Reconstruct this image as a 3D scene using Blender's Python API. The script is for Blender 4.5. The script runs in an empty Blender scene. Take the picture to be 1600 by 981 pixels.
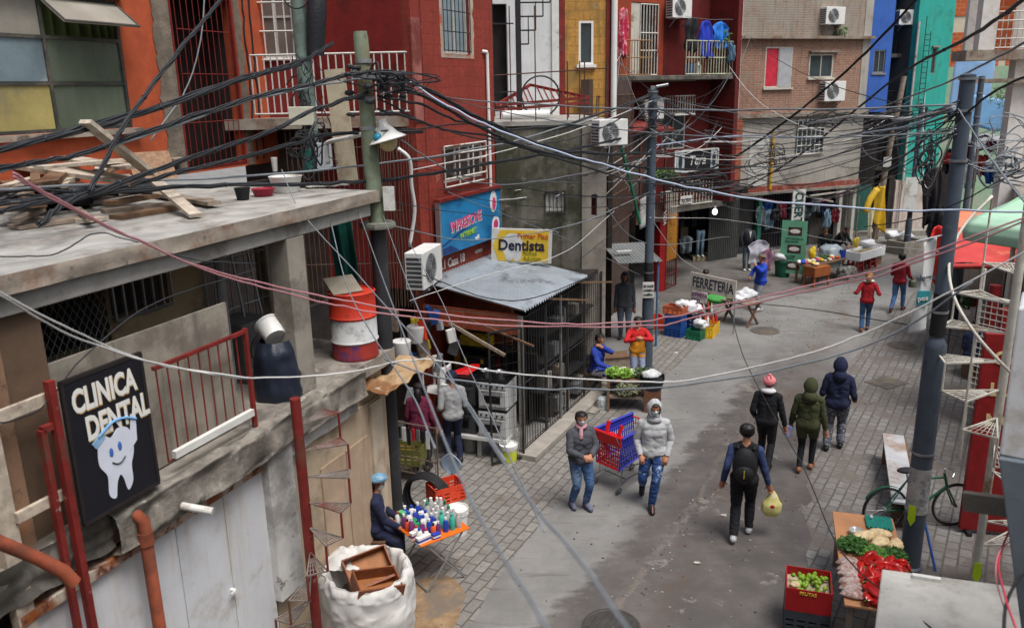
import bpy, math, random
from mathutils import Vector, Matrix, noise
R = math.radians
rnd = random.Random(7)
SC = bpy.context.scene
COL = SC.collection

# ---------------------------------------------------------------- camera model (metres; camera 6.4 m above the street)
CF = 1284.0; CP = math.atan(350/1284.0); CR = math.atan(100/4710.0); CH = 6.4
_c, _s = math.cos(CR), math.sin(CR)
FW = Vector((0, math.cos(CP), -math.sin(CP)))
_u0 = Vector((0, math.sin(CP), math.cos(CP)))
RT = _c*Vector((1, 0, 0)) - _s*_u0
UP = _s*Vector((1, 0, 0)) + _c*_u0
CAMLOC = Vector((0, 0, CH))
def ray(x, y): return FW + RT*((x-800)/CF) - UP*((y-490.5)/CF)
def G(x, y, z=0.0):
    d = ray(x, y); return CAMLOC + d*((z-CH)/d.z)
def at(x, y, Y):
    d = ray(x, y); return CAMLOC + d*(Y/d.y)

def S(r, g, b):
    f = lambda c: (c/255/12.92) if c <= 10 else ((c/255+.055)/1.055)**2.4
    return (f(r), f(g), f(b))

# ---------------------------------------------------------------- materials
MATS = {}
def mat(name, col, rough=.75, var=.18, scale=5.0, stain=None, stain_amt=.5, stain_scale=1.6, bump=.25, metal=0.0,
        spec=.35, alpha=None, trans=0.0, emit=0, streak=None, fine=60.0, stain2=None, stain2_amt=.35, bdist=.02):
    if name in MATS: return MATS[name]
    m = bpy.data.materials.new(name); MATS[name] = m
    m.use_nodes = True
    nt = m.node_tree; N = nt.nodes; L = nt.links
    p = N['Principled BSDF']
    tc = N.new('ShaderNodeTexCoord'); oi = N.new('ShaderNodeObjectInfo')
    ad = N.new('ShaderNodeVectorMath'); ad.operation = 'MULTIPLY_ADD'
    ad.inputs[1].default_value = (1, 1, 1)
    mu = N.new('ShaderNodeMath'); mu.operation = 'MULTIPLY'; mu.inputs[1].default_value = 37.0
    L.new(oi.outputs['Random'], mu.inputs[0])
    L.new(tc.outputs['Object'], ad.inputs[0]); L.new(mu.outputs[0], ad.inputs[2])
    vec = ad.outputs[0]
    def nz(sc, det=4, rough_=.6, v=None):
        n = N.new('ShaderNodeTexNoise'); n.inputs['Scale'].default_value = sc; n.inputs['Detail'].default_value = det
        n.inputs['Roughness'].default_value = rough_
        L.new(v or vec, n.inputs['Vector']); return n.outputs['Fac']
    def ramp(fac, a, b):
        r = N.new('ShaderNodeMapRange'); r.inputs[1].default_value = a; r.inputs[2].default_value = b
        r.interpolation_type = 'SMOOTHSTEP'
        L.new(fac, r.inputs[0]); return r.outputs[0]
    def mix(fac, a, b, mode='MIX'):
        x = N.new('ShaderNodeMix'); x.data_type = 'RGBA'; x.blend_type = mode
        for s, v in ((0, fac), (6, a), (7, b)):
            if hasattr(v, 'is_linked'): L.new(v, x.inputs[s])
            elif isinstance(v, tuple): x.inputs[s].default_value = (*v, 1)
            else: x.inputs[s].default_value = v
        return x.outputs[2]
    n1 = nz(scale, 6)
    lo = tuple(max(0, c*(1-var)) for c in col); hi = tuple(min(1, c*(1+var)) for c in col)
    out = mix(ramp(n1, .3, .7), lo, hi)
    out = mix(ramp(nz(fine, 3), .25, .75), out, mix(1.0, out, (1-var*.5,)*3, 'MULTIPLY'))
    if stain:
        out = mix(ramp(nz(stain_scale, 8, .68), .62-stain_amt*.3, .70-stain_amt*.1), out, stain)
    if stain2:
        out = mix(ramp(nz(stain_scale*3.1, 8, .7), .66-stain2_amt*.25, .72-stain2_amt*.1), out, stain2)
    if streak:
        mp = N.new('ShaderNodeMapping'); mp.inputs['Scale'].default_value = (5, 5, .35); L.new(vec, mp.inputs[0])
        out = mix(ramp(nz(1.6, 7, .65, mp.outputs[0]), .48, .78), out, streak)
    L.new(out, p.inputs['Base Color'])
    p.inputs['Roughness'].default_value = rough
    p.inputs['Metallic'].default_value = metal
    p.inputs['Specular IOR Level'].default_value = spec
    if bump:
        b = N.new('ShaderNodeBump'); b.inputs['Strength'].default_value = bump; b.inputs['Distance'].default_value = bdist
        L.new(nz(scale*4, 8, .65), b.inputs['Height']); L.new(b.outputs[0], p.inputs['Normal'])
    if alpha is not None: p.inputs['Alpha'].default_value = alpha
    if trans: p.inputs['Transmission Weight'].default_value = trans
    if emit:
        p.inputs['Emission Color'].default_value = (*col, 1); p.inputs['Emission Strength'].default_value = emit
    return m

def brick(name, c1, c2, mortar, bw=.24, bh=.075, ms=.012, floor=False, stain=None, bump=.6, sq=0, rough=.85, rotz=0, stain_lo=.52, drip=None, peel=None):
    if name in MATS: return MATS[name]
    m = bpy.data.materials.new(name); MATS[name] = m; m.use_nodes = True
    nt = m.node_tree; N = nt.nodes; L = nt.links; p = N['Principled BSDF']
    tc = N.new('ShaderNodeTexCoord')
    if floor:
        mp = N.new('ShaderNodeMapping'); mp.inputs['Rotation'].default_value = (0, 0, rotz)
        L.new(tc.outputs['Object'], mp.inputs[0]); v = mp.outputs[0]
    else:
        se = N.new('ShaderNodeSeparateXYZ'); L.new(tc.outputs['Object'], se.inputs[0])
        a = N.new('ShaderNodeMath'); L.new(se.outputs[0], a.inputs[0]); L.new(se.outputs[1], a.inputs[1])
        co = N.new('ShaderNodeCombineXYZ'); L.new(a.outputs[0], co.inputs[0]); L.new(se.outputs[2], co.inputs[1]); v = co.outputs[0]
    # wobble the courses a little
    wn = N.new('ShaderNodeTexNoise'); wn.inputs['Scale'].default_value = 2.5; L.new(v, wn.inputs[0])
    wa = N.new('ShaderNodeVectorMath'); wa.operation = 'MULTIPLY_ADD'; wa.inputs[1].default_value = (.03, .03, 0)
    L.new(wn.outputs['Color'], wa.inputs[0]); L.new(v, wa.inputs[2])
    b = N.new('ShaderNodeTexBrick'); L.new(wa.outputs[0], b.inputs['Vector'])
    b.inputs['Color1'].default_value = (*c1, 1); b.inputs['Color2'].default_value = (*c2, 1); b.inputs['Mortar'].default_value = (*mortar, 1)
    b.inputs['Scale'].default_value = 1; b.inputs['Brick Width'].default_value = bw; b.inputs['Row Height'].default_value = bh
    b.inputs['Mortar Size'].default_value = ms; b.inputs['Mortar Smooth'].default_value = .3; b.offset = .5
    n = N.new('ShaderNodeTexNoise'); n.inputs['Scale'].default_value = 1.3; n.inputs['Detail'].default_value = 8; n.inputs['Roughness'].default_value = .7
    L.new(tc.outputs['Object'], n.inputs[0])
    n2 = N.new('ShaderNodeTexNoise'); n2.inputs['Scale'].default_value = 14; n2.inputs['Detail'].default_value = 6
    L.new(tc.outputs['Object'], n2.inputs[0])
    x = N.new('ShaderNodeMix'); x.data_type = 'RGBA'; x.blend_type = 'MULTIPLY'; x.inputs[0].default_value = .55
    L.new(b.outputs['Color'], x.inputs[6]); L.new(n2.outputs['Fac'], x.inputs[7])
    g = N.new('ShaderNodeMix'); g.data_type = 'RGBA'; g.blend_type = 'MULTIPLY'; g.inputs[0].default_value = 1; g.inputs[7].default_value = (1.35, 1.35, 1.35, 1)
    L.new(x.outputs[2], g.inputs[6])
    out = g.outputs[2]
    if stain:
        mr = N.new('ShaderNodeMapRange'); mr.inputs[1].default_value = stain_lo; mr.inputs[2].default_value = stain_lo+.12; L.new(n.outputs['Fac'], mr.inputs[0])
        y = N.new('ShaderNodeMix'); y.data_type = 'RGBA'; L.new(mr.outputs[0], y.inputs[0]); L.new(out, y.inputs[6]); y.inputs[7].default_value = (*stain, 1)
        out = y.outputs[2]
    for colr, sc_, lo_, mp_ in ((drip, 1.5, .50, (4, 4, .3)), (peel, 2.6, .63, (1, 1, 1))):
        if not colr: continue
        mq = N.new('ShaderNodeMapping'); mq.inputs['Scale'].default_value = mp_; L.new(tc.outputs['Object'], mq.inputs[0])
        nq = N.new('ShaderNodeTexNoise'); nq.inputs['Scale'].default_value = sc_; nq.inputs['Detail'].default_value = 9; nq.inputs['Roughness'].default_value = .72; L.new(mq.outputs[0], nq.inputs[0])
        mr = N.new('ShaderNodeMapRange'); mr.inputs[1].default_value = lo_; mr.inputs[2].default_value = lo_+(.22 if colr is drip else .03); L.new(nq.outputs['Fac'], mr.inputs[0])
        y = N.new('ShaderNodeMix'); y.data_type = 'RGBA'; L.new(mr.outputs[0], y.inputs[0]); L.new(out, y.inputs[6]); y.inputs[7].default_value = (*colr, 1); out = y.outputs[2]
    L.new(out, p.inputs['Base Color']); p.inputs['Roughness'].default_value = rough; p.inputs['Specular IOR Level'].default_value = .3
    bp = N.new('ShaderNodeBump'); bp.inputs['Strength'].default_value = bump; bp.inputs['Distance'].default_value = .015; bp.invert = True
    ad = N.new('ShaderNodeMath'); ad.operation = 'MULTIPLY_ADD'; ad.inputs[1].default_value = .25
    L.new(n2.outputs['Fac'], ad.inputs[0]); L.new(b.outputs['Fac'], ad.inputs[2]); L.new(ad.outputs[0], bp.inputs['Height']); L.new(bp.outputs[0], p.inputs['Normal'])
    return m

# ---------------------------------------------------------------- mesh builder
class MB:
    def __init__(s): s.v = []; s.f = []; s.mi = []
    def add(s, vs, fs, m=0):
        o = len(s.v); s.v += [tuple(v) for v in vs]; s.f += [tuple(i+o for i in f) for f in fs]; s.mi += [m]*len(fs); return s
    def box(s, x0, x1, y0, y1, z0, z1, m=0, rot=None, piv=None):
        vs = [Vector((x, y, z)) for z in (z0, z1) for y in (y0, y1) for x in (x0, x1)]
        if rot is not None:
            pv = Vector(piv) if piv is not None else Vector(((x0+x1)/2, (y0+y1)/2, (z0+z1)/2))
            vs = [pv + rot @ (v-pv) for v in vs]
        return s.add(vs, [(0, 2, 3, 1), (4, 5, 7, 6), (0, 1, 5, 4), (2, 6, 7, 3), (0, 4, 6, 2), (1, 3, 7, 5)], m)
    def bar(s, p, q, w, h=None, m=0, up=(0, 0, 1)):
        p = Vector(p); q = Vector(q); h = h or w; d = (q-p).normalized(); u = Vector(up)
        if abs(d.dot(u)) > .98: u = Vector((0, 1, 0))
        a = d.cross(u).normalized()*w/2; b = a.cross(d).normalized()*h/2
        vs = [e+x*a+y*b for e in (p, q) for x, y in ((-1, -1), (1, -1), (1, 1), (-1, 1))]
        return s.add(vs, [(0, 1, 2, 3), (7, 6, 5, 4), (0, 4, 5, 1), (1, 5, 6, 2), (2, 6, 7, 3), (3, 7, 4, 0)], m)
    def tube(s, pts, r, n=8, m=0, cap=True, closed=False):
        pts = [Vector(p) for p in pts]; k = len(pts); rs = r if isinstance(r, (list, tuple)) else [r]*k
        vs = []; prev = None
        for i, p in enumerate(pts):
            a = pts[i-1] if (i or closed) else p; b = pts[(i+1) % k] if (i < k-1 or closed) else p
            d = (b-a).normalized() if (b-a).length > 1e-9 else Vector((0, 0, 1))
            if prev is None:
                u = Vector((0, 0, 1)) if abs(d.z) < .95 else Vector((1, 0, 0)); x = d.cross(u).normalized()
            else:
                x = prev - d*prev.dot(d)
                x = x.normalized() if x.length > 1e-6 else d.orthogonal().normalized()
            prev = x; y = d.cross(x)
            for j in range(n):
                t = 2*math.pi*j/n; vs.append(p + (x*math.cos(t)+y*math.sin(t))*rs[i])
        fs = []
        for i in range(k if closed else k-1):
            a, b = i*n, ((i+1) % k)*n
            for j in range(n): fs.append((a+j, a+(j+1) % n, b+(j+1) % n, b+j))
        if cap and not closed: fs += [tuple(range(n))[::-1], tuple(range((k-1)*n, k*n))]
        return s.add(vs, fs, m)
    def cyl(s, p, q, r, r2=None, n=16, m=0): return s.tube([p, q], [r, r if r2 is None else r2], n, m)
    def lathe(s, prof, c=(0, 0, 0), n=20, m=0, cap=True):
        vs = []; c = Vector(c)
        for r, z in prof:
            for j in range(n):
                t = 2*math.pi*j/n; vs.append(c+Vector((r*math.cos(t), r*math.sin(t), z)))
        fs = [(i*n+j, i*n+(j+1) % n, (i+1)*n+(j+1) % n, (i+1)*n+j) for i in range(len(prof)-1) for j in range(n)]
        if cap: fs += [tuple(range(n))[::-1], tuple(range((len(prof)-1)*n, len(prof)*n))]
        return s.add(vs, fs, m)
    def ball(s, c, r, n=10, k=7, m=0, wob=0, seed=0, mat3=None):
        c = Vector(c); r = r if isinstance(r, (tuple, list)) else (r, r, r); vs = []; fs = []
        for i in range(1, k):
            a = math.pi*i/k
            for j in range(n):
                t = 2*math.pi*j/n; v = Vector((math.sin(a)*math.cos(t), math.sin(a)*math.sin(t), math.cos(a)))
                if wob: v *= 1+wob*noise.noise(v*1.7+Vector((seed, seed*1.3, 0)))
                vs.append(v)
        vs = [Vector((0, 0, 1))]+vs+[Vector((0, 0, -1))]
        vs = [Vector((v.x*r[0], v.y*r[1], v.z*r[2])) for v in vs]
        if mat3 is not None: vs = [mat3 @ v for v in vs]
        vs = [c+v for v in vs]
        for j in range(n): fs.append((0, 1+j, 1+(j+1) % n))
        for i in range(k-2):
            for j in range(n): fs.append((1+i*n+j, 1+(i+1)*n+j, 1+(i+1)*n+(j+1) % n, 1+i*n+(j+1) % n))
        e = len(vs)-1; b = 1+(k-2)*n
        for j in range(n): fs.append((e, b+(j+1) % n, b+j))
        return s.add(vs, fs, m)
    def poly(s, pts, m=0): return s.add(pts, [tuple(range(len(pts)))], m)
    def prism(s, pts, off, m=0):       # polygon extruded by a vector
        k = len(pts); off = Vector(off); pts = [Vector(p) for p in pts]
        fs = [tuple(range(k))[::-1], tuple(range(k, 2*k))]+[(i, (i+1) % k, k+(i+1) % k, k+i) for i in range(k)]
        return s.add(pts+[p+off for p in pts], fs, m)
    def grid(s, fn, nu, nv, m=0):
        vs = [fn(i/nu, j/nv) for j in range(nv+1) for i in range(nu+1)]; w = nu+1
        return s.add(vs, [(j*w+i, j*w+i+1, (j+1)*w+i+1, (j+1)*w+i) for j in range(nv) for i in range(nu)], m)
    def obj(s, name, m, parent=None, smooth=False, bevel=0, solid=0, loc=None, rot=0, sub=0):
        me = bpy.data.meshes.new(name)
        if loc is None and parent is None and s.v:
            k = len(s.v); loc = Vector((sum(v[0] for v in s.v)/k, sum(v[1] for v in s.v)/k, min(v[2] for v in s.v)))
            vv = [(v[0]-loc.x, v[1]-loc.y, v[2]-loc.z) for v in s.v]
        else: vv = s.v
        me.from_pydata(vv, [], s.f)
        for x in (m if isinstance(m, (list, tuple)) else [m]): me.materials.append(x)
        me.polygons.foreach_set('material_index', s.mi)
        if smooth:
            me.polygons.foreach_set('use_smooth', [True]*len(s.f))
        o = bpy.data.objects.new(name, me); COL.objects.link(o)
        if smooth and smooth is not True: me.set_sharp_from_angle(angle=R(smooth))
        if parent: o.parent = parent
        if loc is not None: o.location = loc
        if rot: o.rotation_euler = (0, 0, rot)
        if solid:
            q = o.modifiers.new('s', 'SOLIDIFY'); q.thickness = solid; q.offset = 0
        if bevel:
            q = o.modifiers.new('b', 'BEVEL'); q.width = bevel; q.segments = 2; q.limit_method = 'ANGLE'
        if sub:
            q = o.modifiers.new('d', 'SUBSURF'); q.levels = sub; q.render_levels = sub
        return o

def tag(o, label=None, cat=None, group=None, kind=None):
    if label: o['label'] = label
    if cat: o['category'] = cat
    if group: o['group'] = group
    if kind: o['kind'] = kind
    return o
def thing(name, label, cat, loc=(0, 0, 0), rz=0, group=None):
    o = bpy.data.objects.new(name, None); COL.objects.link(o); o.empty_display_size = .2
    o.location = loc; o.rotation_euler = (0, 0, rz)
    return tag(o, label, cat, group)
def copy_tree(o, parent=None):
    c = o.copy(); COL.objects.link(c); c.parent = parent
    for ch in list(o.children): copy_tree(ch, c)
    return c
def dup(o, loc, rz=None, label=None):
    c = copy_tree(o); c.location = loc
    if rz is not None: c.rotation_euler = (0, 0, rz)
    if label: c['label'] = label
    return c
def structure(o): o['kind'] = 'structure'; return o

def text(body, size, loc, m, parent=None, rot=(math.pi/2, 0, 0), bold=0.0, ext=.004, align='LEFT', sx=1.0, name='lettering', shear=0, space=1.0):
    cu = bpy.data.curves.new(name, 'FONT'); cu.body = body; cu.size = size; cu.extrude = ext; cu.offset = bold; cu.align_x = align
    cu.resolution_u = 3; cu.shear = shear; cu.space_character = space
    tmp = bpy.data.objects.new(name, cu); COL.objects.link(tmp)
    dg = bpy.context.evaluated_depsgraph_get()
    me = bpy.data.meshes.new_from_object(tmp.evaluated_get(dg)); me.name = name
    bpy.data.objects.remove(tmp); bpy.data.curves.remove(cu)
    me.materials.clear(); me.materials.append(m)
    o = bpy.data.objects.new(name, me); COL.objects.link(o)
    o.location = loc; o.rotation_euler = rot; o.scale = (sx, 1, 1)
    if parent: o.parent = parent
    return o

def spline(pts, n=8):
    pts = [Vector(p) for p in pts]
    if len(pts) < 3: return [pts[0].lerp(pts[-1], i/n) for i in range(n+1)]
    out = []
    for i in range(len(pts)-1):
        a = pts[i-1] if i else pts[0]*2-pts[1]; b = pts[i]; c = pts[i+1]; d = pts[i+2] if i+2 < len(pts) else pts[-1]*2-pts[-2]
        for k in range(n):
            t = k/n
            out.append(.5*((2*b)+(c-a)*t+(2*a-5*b+4*c-d)*t*t+(3*b-a-3*c+d)*t**3))
    return out+[pts[-1]]

# ---------------------------------------------------------------- palette
black_metal = mat('black_metal', S(38, 38, 40), .6, stain=S(60, 45, 38), stain_amt=.2)
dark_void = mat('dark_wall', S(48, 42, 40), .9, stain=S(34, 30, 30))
grey_pole = mat('grey_pole_paint', S(74, 84, 96), .45, .12, stain=S(118, 116, 112), stain_amt=.0, bump=.1, stain2=S(60, 66, 74))
white_paint = mat('white_paint', S(214, 214, 210), .6, .08, stain=S(160, 152, 140), stain_amt=.25)
off_white = mat('off_white_paint', S(190, 186, 176), .65, .1, stain=S(130, 112, 92), stain_amt=.25)
white_plastic = mat('white_plastic', S(222, 222, 220), .4, .05, bump=.05)
rust_red = mat('rusty_red_paint', S(120, 38, 34), .6, .25, stain=S(92, 66, 52), stain_amt=.35, stain2=S(170, 160, 150), stain2_amt=.15)
red_paint = mat('red_paint', S(136, 32, 34), .5, .15)
concrete = mat('concrete', S(140, 134, 126), .85, .2, 3, stain=S(96, 90, 84), stain_amt=.45, stain2=S(168, 162, 152))
concrete_dark = mat('concrete_dark', S(104, 100, 94), .9, .25, 3, stain=S(66, 64, 58), stain_amt=.5, streak=S(60, 60, 54))
wood = mat('weathered_wood', S(146, 132, 118), .8, .25, 9, stain=S(96, 82, 70), stain_amt=.4)
wood_brown = mat('brown_wood', S(114, 88, 68), .7, .22, 9, stain=S(84, 56, 40), stain_amt=.35)
wood_pale = mat('pale_wood', S(184, 172, 156), .8, .22, 9, stain=S(120, 104, 90), stain_amt=.35)
galv = mat('galvanised_steel', S(160, 164, 168), .4, .12, 7, metal=.7, bump=.08, stain=S(110, 100, 92), stain_amt=.15)
chrome = mat('chrome', S(200, 202, 205), .2, .05, metal=1, bump=0)
rubber = mat('black_rubber', S(34, 34, 36), .7, .1)
glass_dark = mat('dark_window_glass', S(60, 70, 74), .15, .2, 2, spec=.6, bump=.02)
glass_green = mat('green_tinted_pane', S(104, 122, 100), .25, .2, 1.4, bump=.02, spec=.6, stain=S(140, 146, 134), stain_amt=.2)
cable_black = mat('black_cable', S(40, 42, 46), .55, .1, bump=.05)
cable_grey = mat('grey_cable', S(120, 126, 132), .55, .1, bump=.05)
# ================================================================ camera, light, sky
cam = bpy.data.cameras.new('camera'); camo = bpy.data.objects.new('camera', cam); COL.objects.link(camo); SC.camera = camo
cam.sensor_width = 36; cam.lens = 36*CF/1600; cam.clip_end = 500; cam.clip_start = .05
cam.dof.use_dof = True; cam.dof.focus_distance = 13.5; cam.dof.aperture_fstop = 2.0
m3 = Matrix((RT, UP, -FW)).transposed(); mm = m3.to_4x4(); mm.translation = CAMLOC; camo.matrix_world = mm
W = bpy.data.worlds.new('World'); SC.world = W; W.use_nodes = True
nt = W.node_tree; bg = nt.nodes['Background']
sky = nt.nodes.new('ShaderNodeTexSky'); sky.sky_type = 'NISHITA'; sky.sun_disc = False
SUN_EL, SUN_AZ = 66, 140          # azimuth measured clockwise from +Y
sky.sun_elevation = R(SUN_EL); sky.sun_rotation = R(SUN_AZ); sky.dust_density = 6; sky.air_density = 1.6; sky.ozone_density = 1
hs = nt.nodes.new('ShaderNodeHueSaturation'); hs.inputs['Saturation'].default_value = .75
nt.links.new(sky.outputs[0], hs.inputs['Color']); nt.links.new(hs.outputs[0], bg.inputs['Color']); bg.inputs['Strength'].default_value = .07
sl = bpy.data.lights.new('sun', 'SUN'); sl.energy = 1.5; sl.angle = R(26); sl.color = (1, .99, .98)
so = bpy.data.objects.new('sun', sl); COL.objects.link(so)
sd = Vector((math.sin(R(SUN_AZ))*math.cos(R(SUN_EL)), math.cos(R(SUN_AZ))*math.cos(R(SUN_EL)), math.sin(R(SUN_EL))))
so.rotation_euler = sd.to_track_quat('Z', 'Y').to_euler(); so.location = (0, 0, 40)
vs_ = SC.view_settings; vs_.view_transform = 'Standard'; vs_.look = 'None'; vs_.gamma = 1; vs_.use_curve_mapping = False; vs_.exposure = .97
SC.cycles.use_denoising = True; SC.cycles.max_bounces = 6; SC.cycles.caustics_reflective = False; SC.cycles.caustics_refractive = False

# ================================================================ ground
def ground_material():
    m = bpy.data.materials.new('street_concrete'); m.use_nodes = True
    nt = m.node_tree; N = nt.nodes; L = nt.links; p = N['Principled BSDF']
    tc = N.new('ShaderNodeTexCoord'); P = tc.outputs['Object']
    def dot(v, off=0.0):
        d = N.new('ShaderNodeVectorMath'); d.operation = 'DOT_PRODUCT'; d.inputs[1].default_value = v; L.new(P, d.inputs[0])
        return d.outputs['Value']
    def math_(op, a, b, clamp=False):
        n = N.new('ShaderNodeMath'); n.operation = op; n.use_clamp = clamp
        for i, v in enumerate((a, b)):
            if hasattr(v, 'is_linked'): L.new(v, n.inputs[i])
            else: n.inputs[i].default_value = v
        return n.outputs[0]
    def nz(sc, det=6, rg=.6, st=None):
        n = N.new('ShaderNodeTexNoise'); n.inputs['Scale'].default_value = sc; n.inputs['Detail'].default_value = det; n.inputs['Roughness'].default_value = rg
        if st:
            mp = N.new('ShaderNodeMapping'); mp.inputs['Rotation'].default_value = (0, 0, R(-60)); mp.inputs['Scale'].default_value = st
            L.new(P, mp.inputs[0]); L.new(mp.outputs[0], n.inputs[0])
        else: L.new(P, n.inputs[0])
        return n.outputs['Fac']
    def ss(v, a, b):
        r = N.new('ShaderNodeMapRange'); r.interpolation_type = 'SMOOTHSTEP'; r.inputs[1].default_value = a; r.inputs[2].default_value = b; L.new(v, r.inputs[0]); return r.outputs[0]
    def mix(f, a, b):
        x = N.new('ShaderNodeMix'); x.data_type = 'RGBA'
        for i, v in ((0, f), (6, a), (7, b)):
            if hasattr(v, 'is_linked'): L.new(v, x.inputs[i])
            elif isinstance(v, tuple): x.inputs[i].default_value = (*v, 1)
            else: x.inputs[i].default_value = v
        return x.outputs[2]
    c = dot((.869, -.494, 0)); a = dot((.494, .869, 0))
    big = nz(.9, 8, .68); med = nz(3.5, 8, .65, (.35, 1, 1)); fine = nz(40, 4)
    lightc = mix(ss(big, .3, .7), S(114, 113, 111), S(138, 137, 135))
    lightc = mix(ss(med, .60, .72), lightc, S(108, 101, 95))
    darkc = mix(ss(nz(1.6, 7, .65), .35, .7), S(86, 82, 80), S(107, 102, 99))
    darkc = mix(ss(nz(1.1, 10, .74), .575, .62), darkc, S(130, 125, 119))
    cc = math_('ADD', c, math_('MULTIPLY', math_('SUBTRACT', big, .5), 1.5))
    cc = math_('ADD', cc, math_('MULTIPLY', math_('SUBTRACT', med, .5), .9))
    band = math_('MULTIPLY', ss(cc, -4.16, -3.84), ss(a, 23.0, 17.0))
    band2 = math_('MAXIMUM', band, math_('MULTIPLY', ss(nz(.55, 9, .7), .60, .70), .55))
    col = mix(band2, lightc, darkc)
    rc = math_('ABSOLUTE', math_('ADD', math_('ADD', c, 3.42), math_('MULTIPLY', math_('SUBTRACT', nz(1.2, 5), .5), .5)), 0)
    ridge = math_('MULTIPLY', ss(rc, .07, .02), math_('MULTIPLY', ss(nz(3, 4), .42, .5), ss(a, 17, 14)))
    col = mix(math_('MULTIPLY', ridge, .35), col, S(132, 122, 110))
    brown = math_('MULTIPLY', ss(math_('ABSOLUTE', math_('ADD', c, 3.05), 0), .5, .1), ss(nz(1.3, 6), .45, .65))
    col = mix(math_('MULTIPLY', brown, .55), col, S(96, 80, 68))
    # tyre-dragged streaks along the street and fine grit
    col = mix(math_('MULTIPLY', ss(nz(5, 6, .6, (.12, 1.6, 1)), .58, .72), .5), col, S(86, 81, 78))
    g = N.new('ShaderNodeMix'); g.data_type = 'RGBA'; g.blend_type = 'MULTIPLY'; g.inputs[0].default_value = .55
    L.new(col, g.inputs[6]); L.new(ss(nz(90, 5, .8), .15, .6), g.inputs[7])
    col = mix(ss(nz(24, 5, .75), .66, .70), g.outputs[2], S(76, 71, 67))
    col = mix(ss(nz(7, 8, .8), .665, .68), col, S(70, 64, 58))
    g = N.new('ShaderNodeMix'); g.data_type = 'RGBA'; g.inputs[0].default_value = 0; L.new(col, g.inputs[6])
    # cracks
    vo = N.new('ShaderNodeTexVoronoi'); vo.feature = 'DISTANCE_TO_EDGE'; vo.inputs['Scale'].default_value = .42
    wv = N.new('ShaderNodeVectorMath'); wv.operation = 'MULTIPLY_ADD'; wv.inputs[1].default_value = (.5, .5, 0)
    wn = N.new('ShaderNodeTexNoise'); wn.inputs['Scale'].default_value = 1.5; wn.inputs['Detail'].default_value = 6; L.new(P, wn.inputs[0])
    L.new(wn.outputs['Color'], wv.inputs[0]); L.new(P, wv.inputs[2]); L.new(wv.outputs[0], vo.inputs['Vector'])
    col = mix(math_('MULTIPLY', math_('MULTIPLY', ss(vo.outputs['Distance'], .006, .002), ss(nz(.35, 3), .56, .62)), .5), g.outputs[2], S(60, 56, 54))
    L.new(col, p.inputs['Base Color'])
    L.new(math_('SUBTRACT', .86, math_('MULTIPLY', band2, .30)), p.inputs['Roughness']); p.inputs['Specular IOR Level'].default_value = .4
    b = N.new('ShaderNodeBump'); b.inputs['Strength'].default_value = .35; b.inputs['Distance'].default_value = .03
    L.new(math_('ADD', math_('MULTIPLY', fine, .3), math_('ADD', med, math_('MULTIPLY', ridge, .6))), b.inputs['Height']); L.new(b.outputs[0], p.inputs['Normal'])
    return m
structure(MB().poly([(-140, -60, 0), (140, -60, 0), (140, 200, 0), (-140, 200, 0)]).obj('ground', ground_material(), loc=(0, 0, 0)))

pav_l = brick('paving_left', S(132, 129, 124), S(116, 113, 109), S(88, 84, 79), .28, .16, .013, True, S(100, 90, 80), .5, rotz=R(-63), stain_lo=.58, rough=.75)
pav_r = brick('paving_right', S(128, 126, 123), S(114, 111, 108), S(86, 83, 81), .24, .17, .016, True, S(104, 97, 92), .45, rotz=R(-58), stain_lo=.47, rough=.6)
def ragged(pts, amp=.06, step=.35, seed=0):
    out = []
    for i, p in enumerate(pts):
        q = Vector(pts[(i+1) % len(pts)]); p = Vector(p); n = max(1, int((q-p).length/step)); t = (q-p).normalized(); nn = Vector((-t.y, t.x))
        for k in range(n):
            w = p.lerp(q, k/n); w = w+nn*amp*noise.noise(Vector((w.x*1.3, w.y*1.3, seed)))*2; out.append((w.x, w.y, .004))
    return out
structure(MB().poly(ragged([(-4.2, 4), (-1.6, 5.5), (-.41, 9.45), (.74, 12.05), (1.66, 14.53), (4.59, 19.76), (5.97, 22.34), (7.4, 25.4), (5.3, 26.4), (3.3, 21.2), (2.05, 17.3), (.3, 13.9), (-3.4, 13.6), (-4, 8)], .05, .4, 1)).obj('left_pavement', pav_l, loc=(0, 0, 0)))
structure(MB().poly(ragged([(3.9, 7.6), (3.55, 8.64), (4.75, 12.29), (6.4, 15.56), (8.2, 18.74), (11.2, 23.3), (14, 26.5), (15.2, 25.5), (12.8, 21), (10, 16.5), (8, 12), (6, 7)], .12, .4, 5)).obj('right_pavement', pav_r, loc=(0, 0, 0)))
structure(MB().poly(ragged([(4.0, 21.5), (5.6, 23.6), (7.8, 25.0), (9.6, 25.3), (13, 28), (17, 31), (17.4, 34), (14, 34), (8.8, 31), (7.4, 30.4), (7.2, 36), (3.6, 36), (4.9, 26.6)], .1, .5, 9)).obj('market_pavement', mat('market_asphalt', S(104, 100, 96), .7, .2, 1.2, stain=S(84, 80, 76), stain_amt=.4, stain2=S(124, 120, 114), bump=.3), loc=(0, 0, .003)))
sandm = mat('spilled_sand', S(140, 116, 88), .9, .25, 8, stain=S(110, 100, 90))
structure(MB().poly([(x+.25*noise.noise(Vector((x*3, y*3, 2))), y, .008) for x, y in [(-1.15+.42*math.cos(t*.35), 9.2+.75*math.sin(t*.35)) for t in range(18)]]).obj('sand_patch', sandm, loc=(0, 0, 0)))

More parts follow.
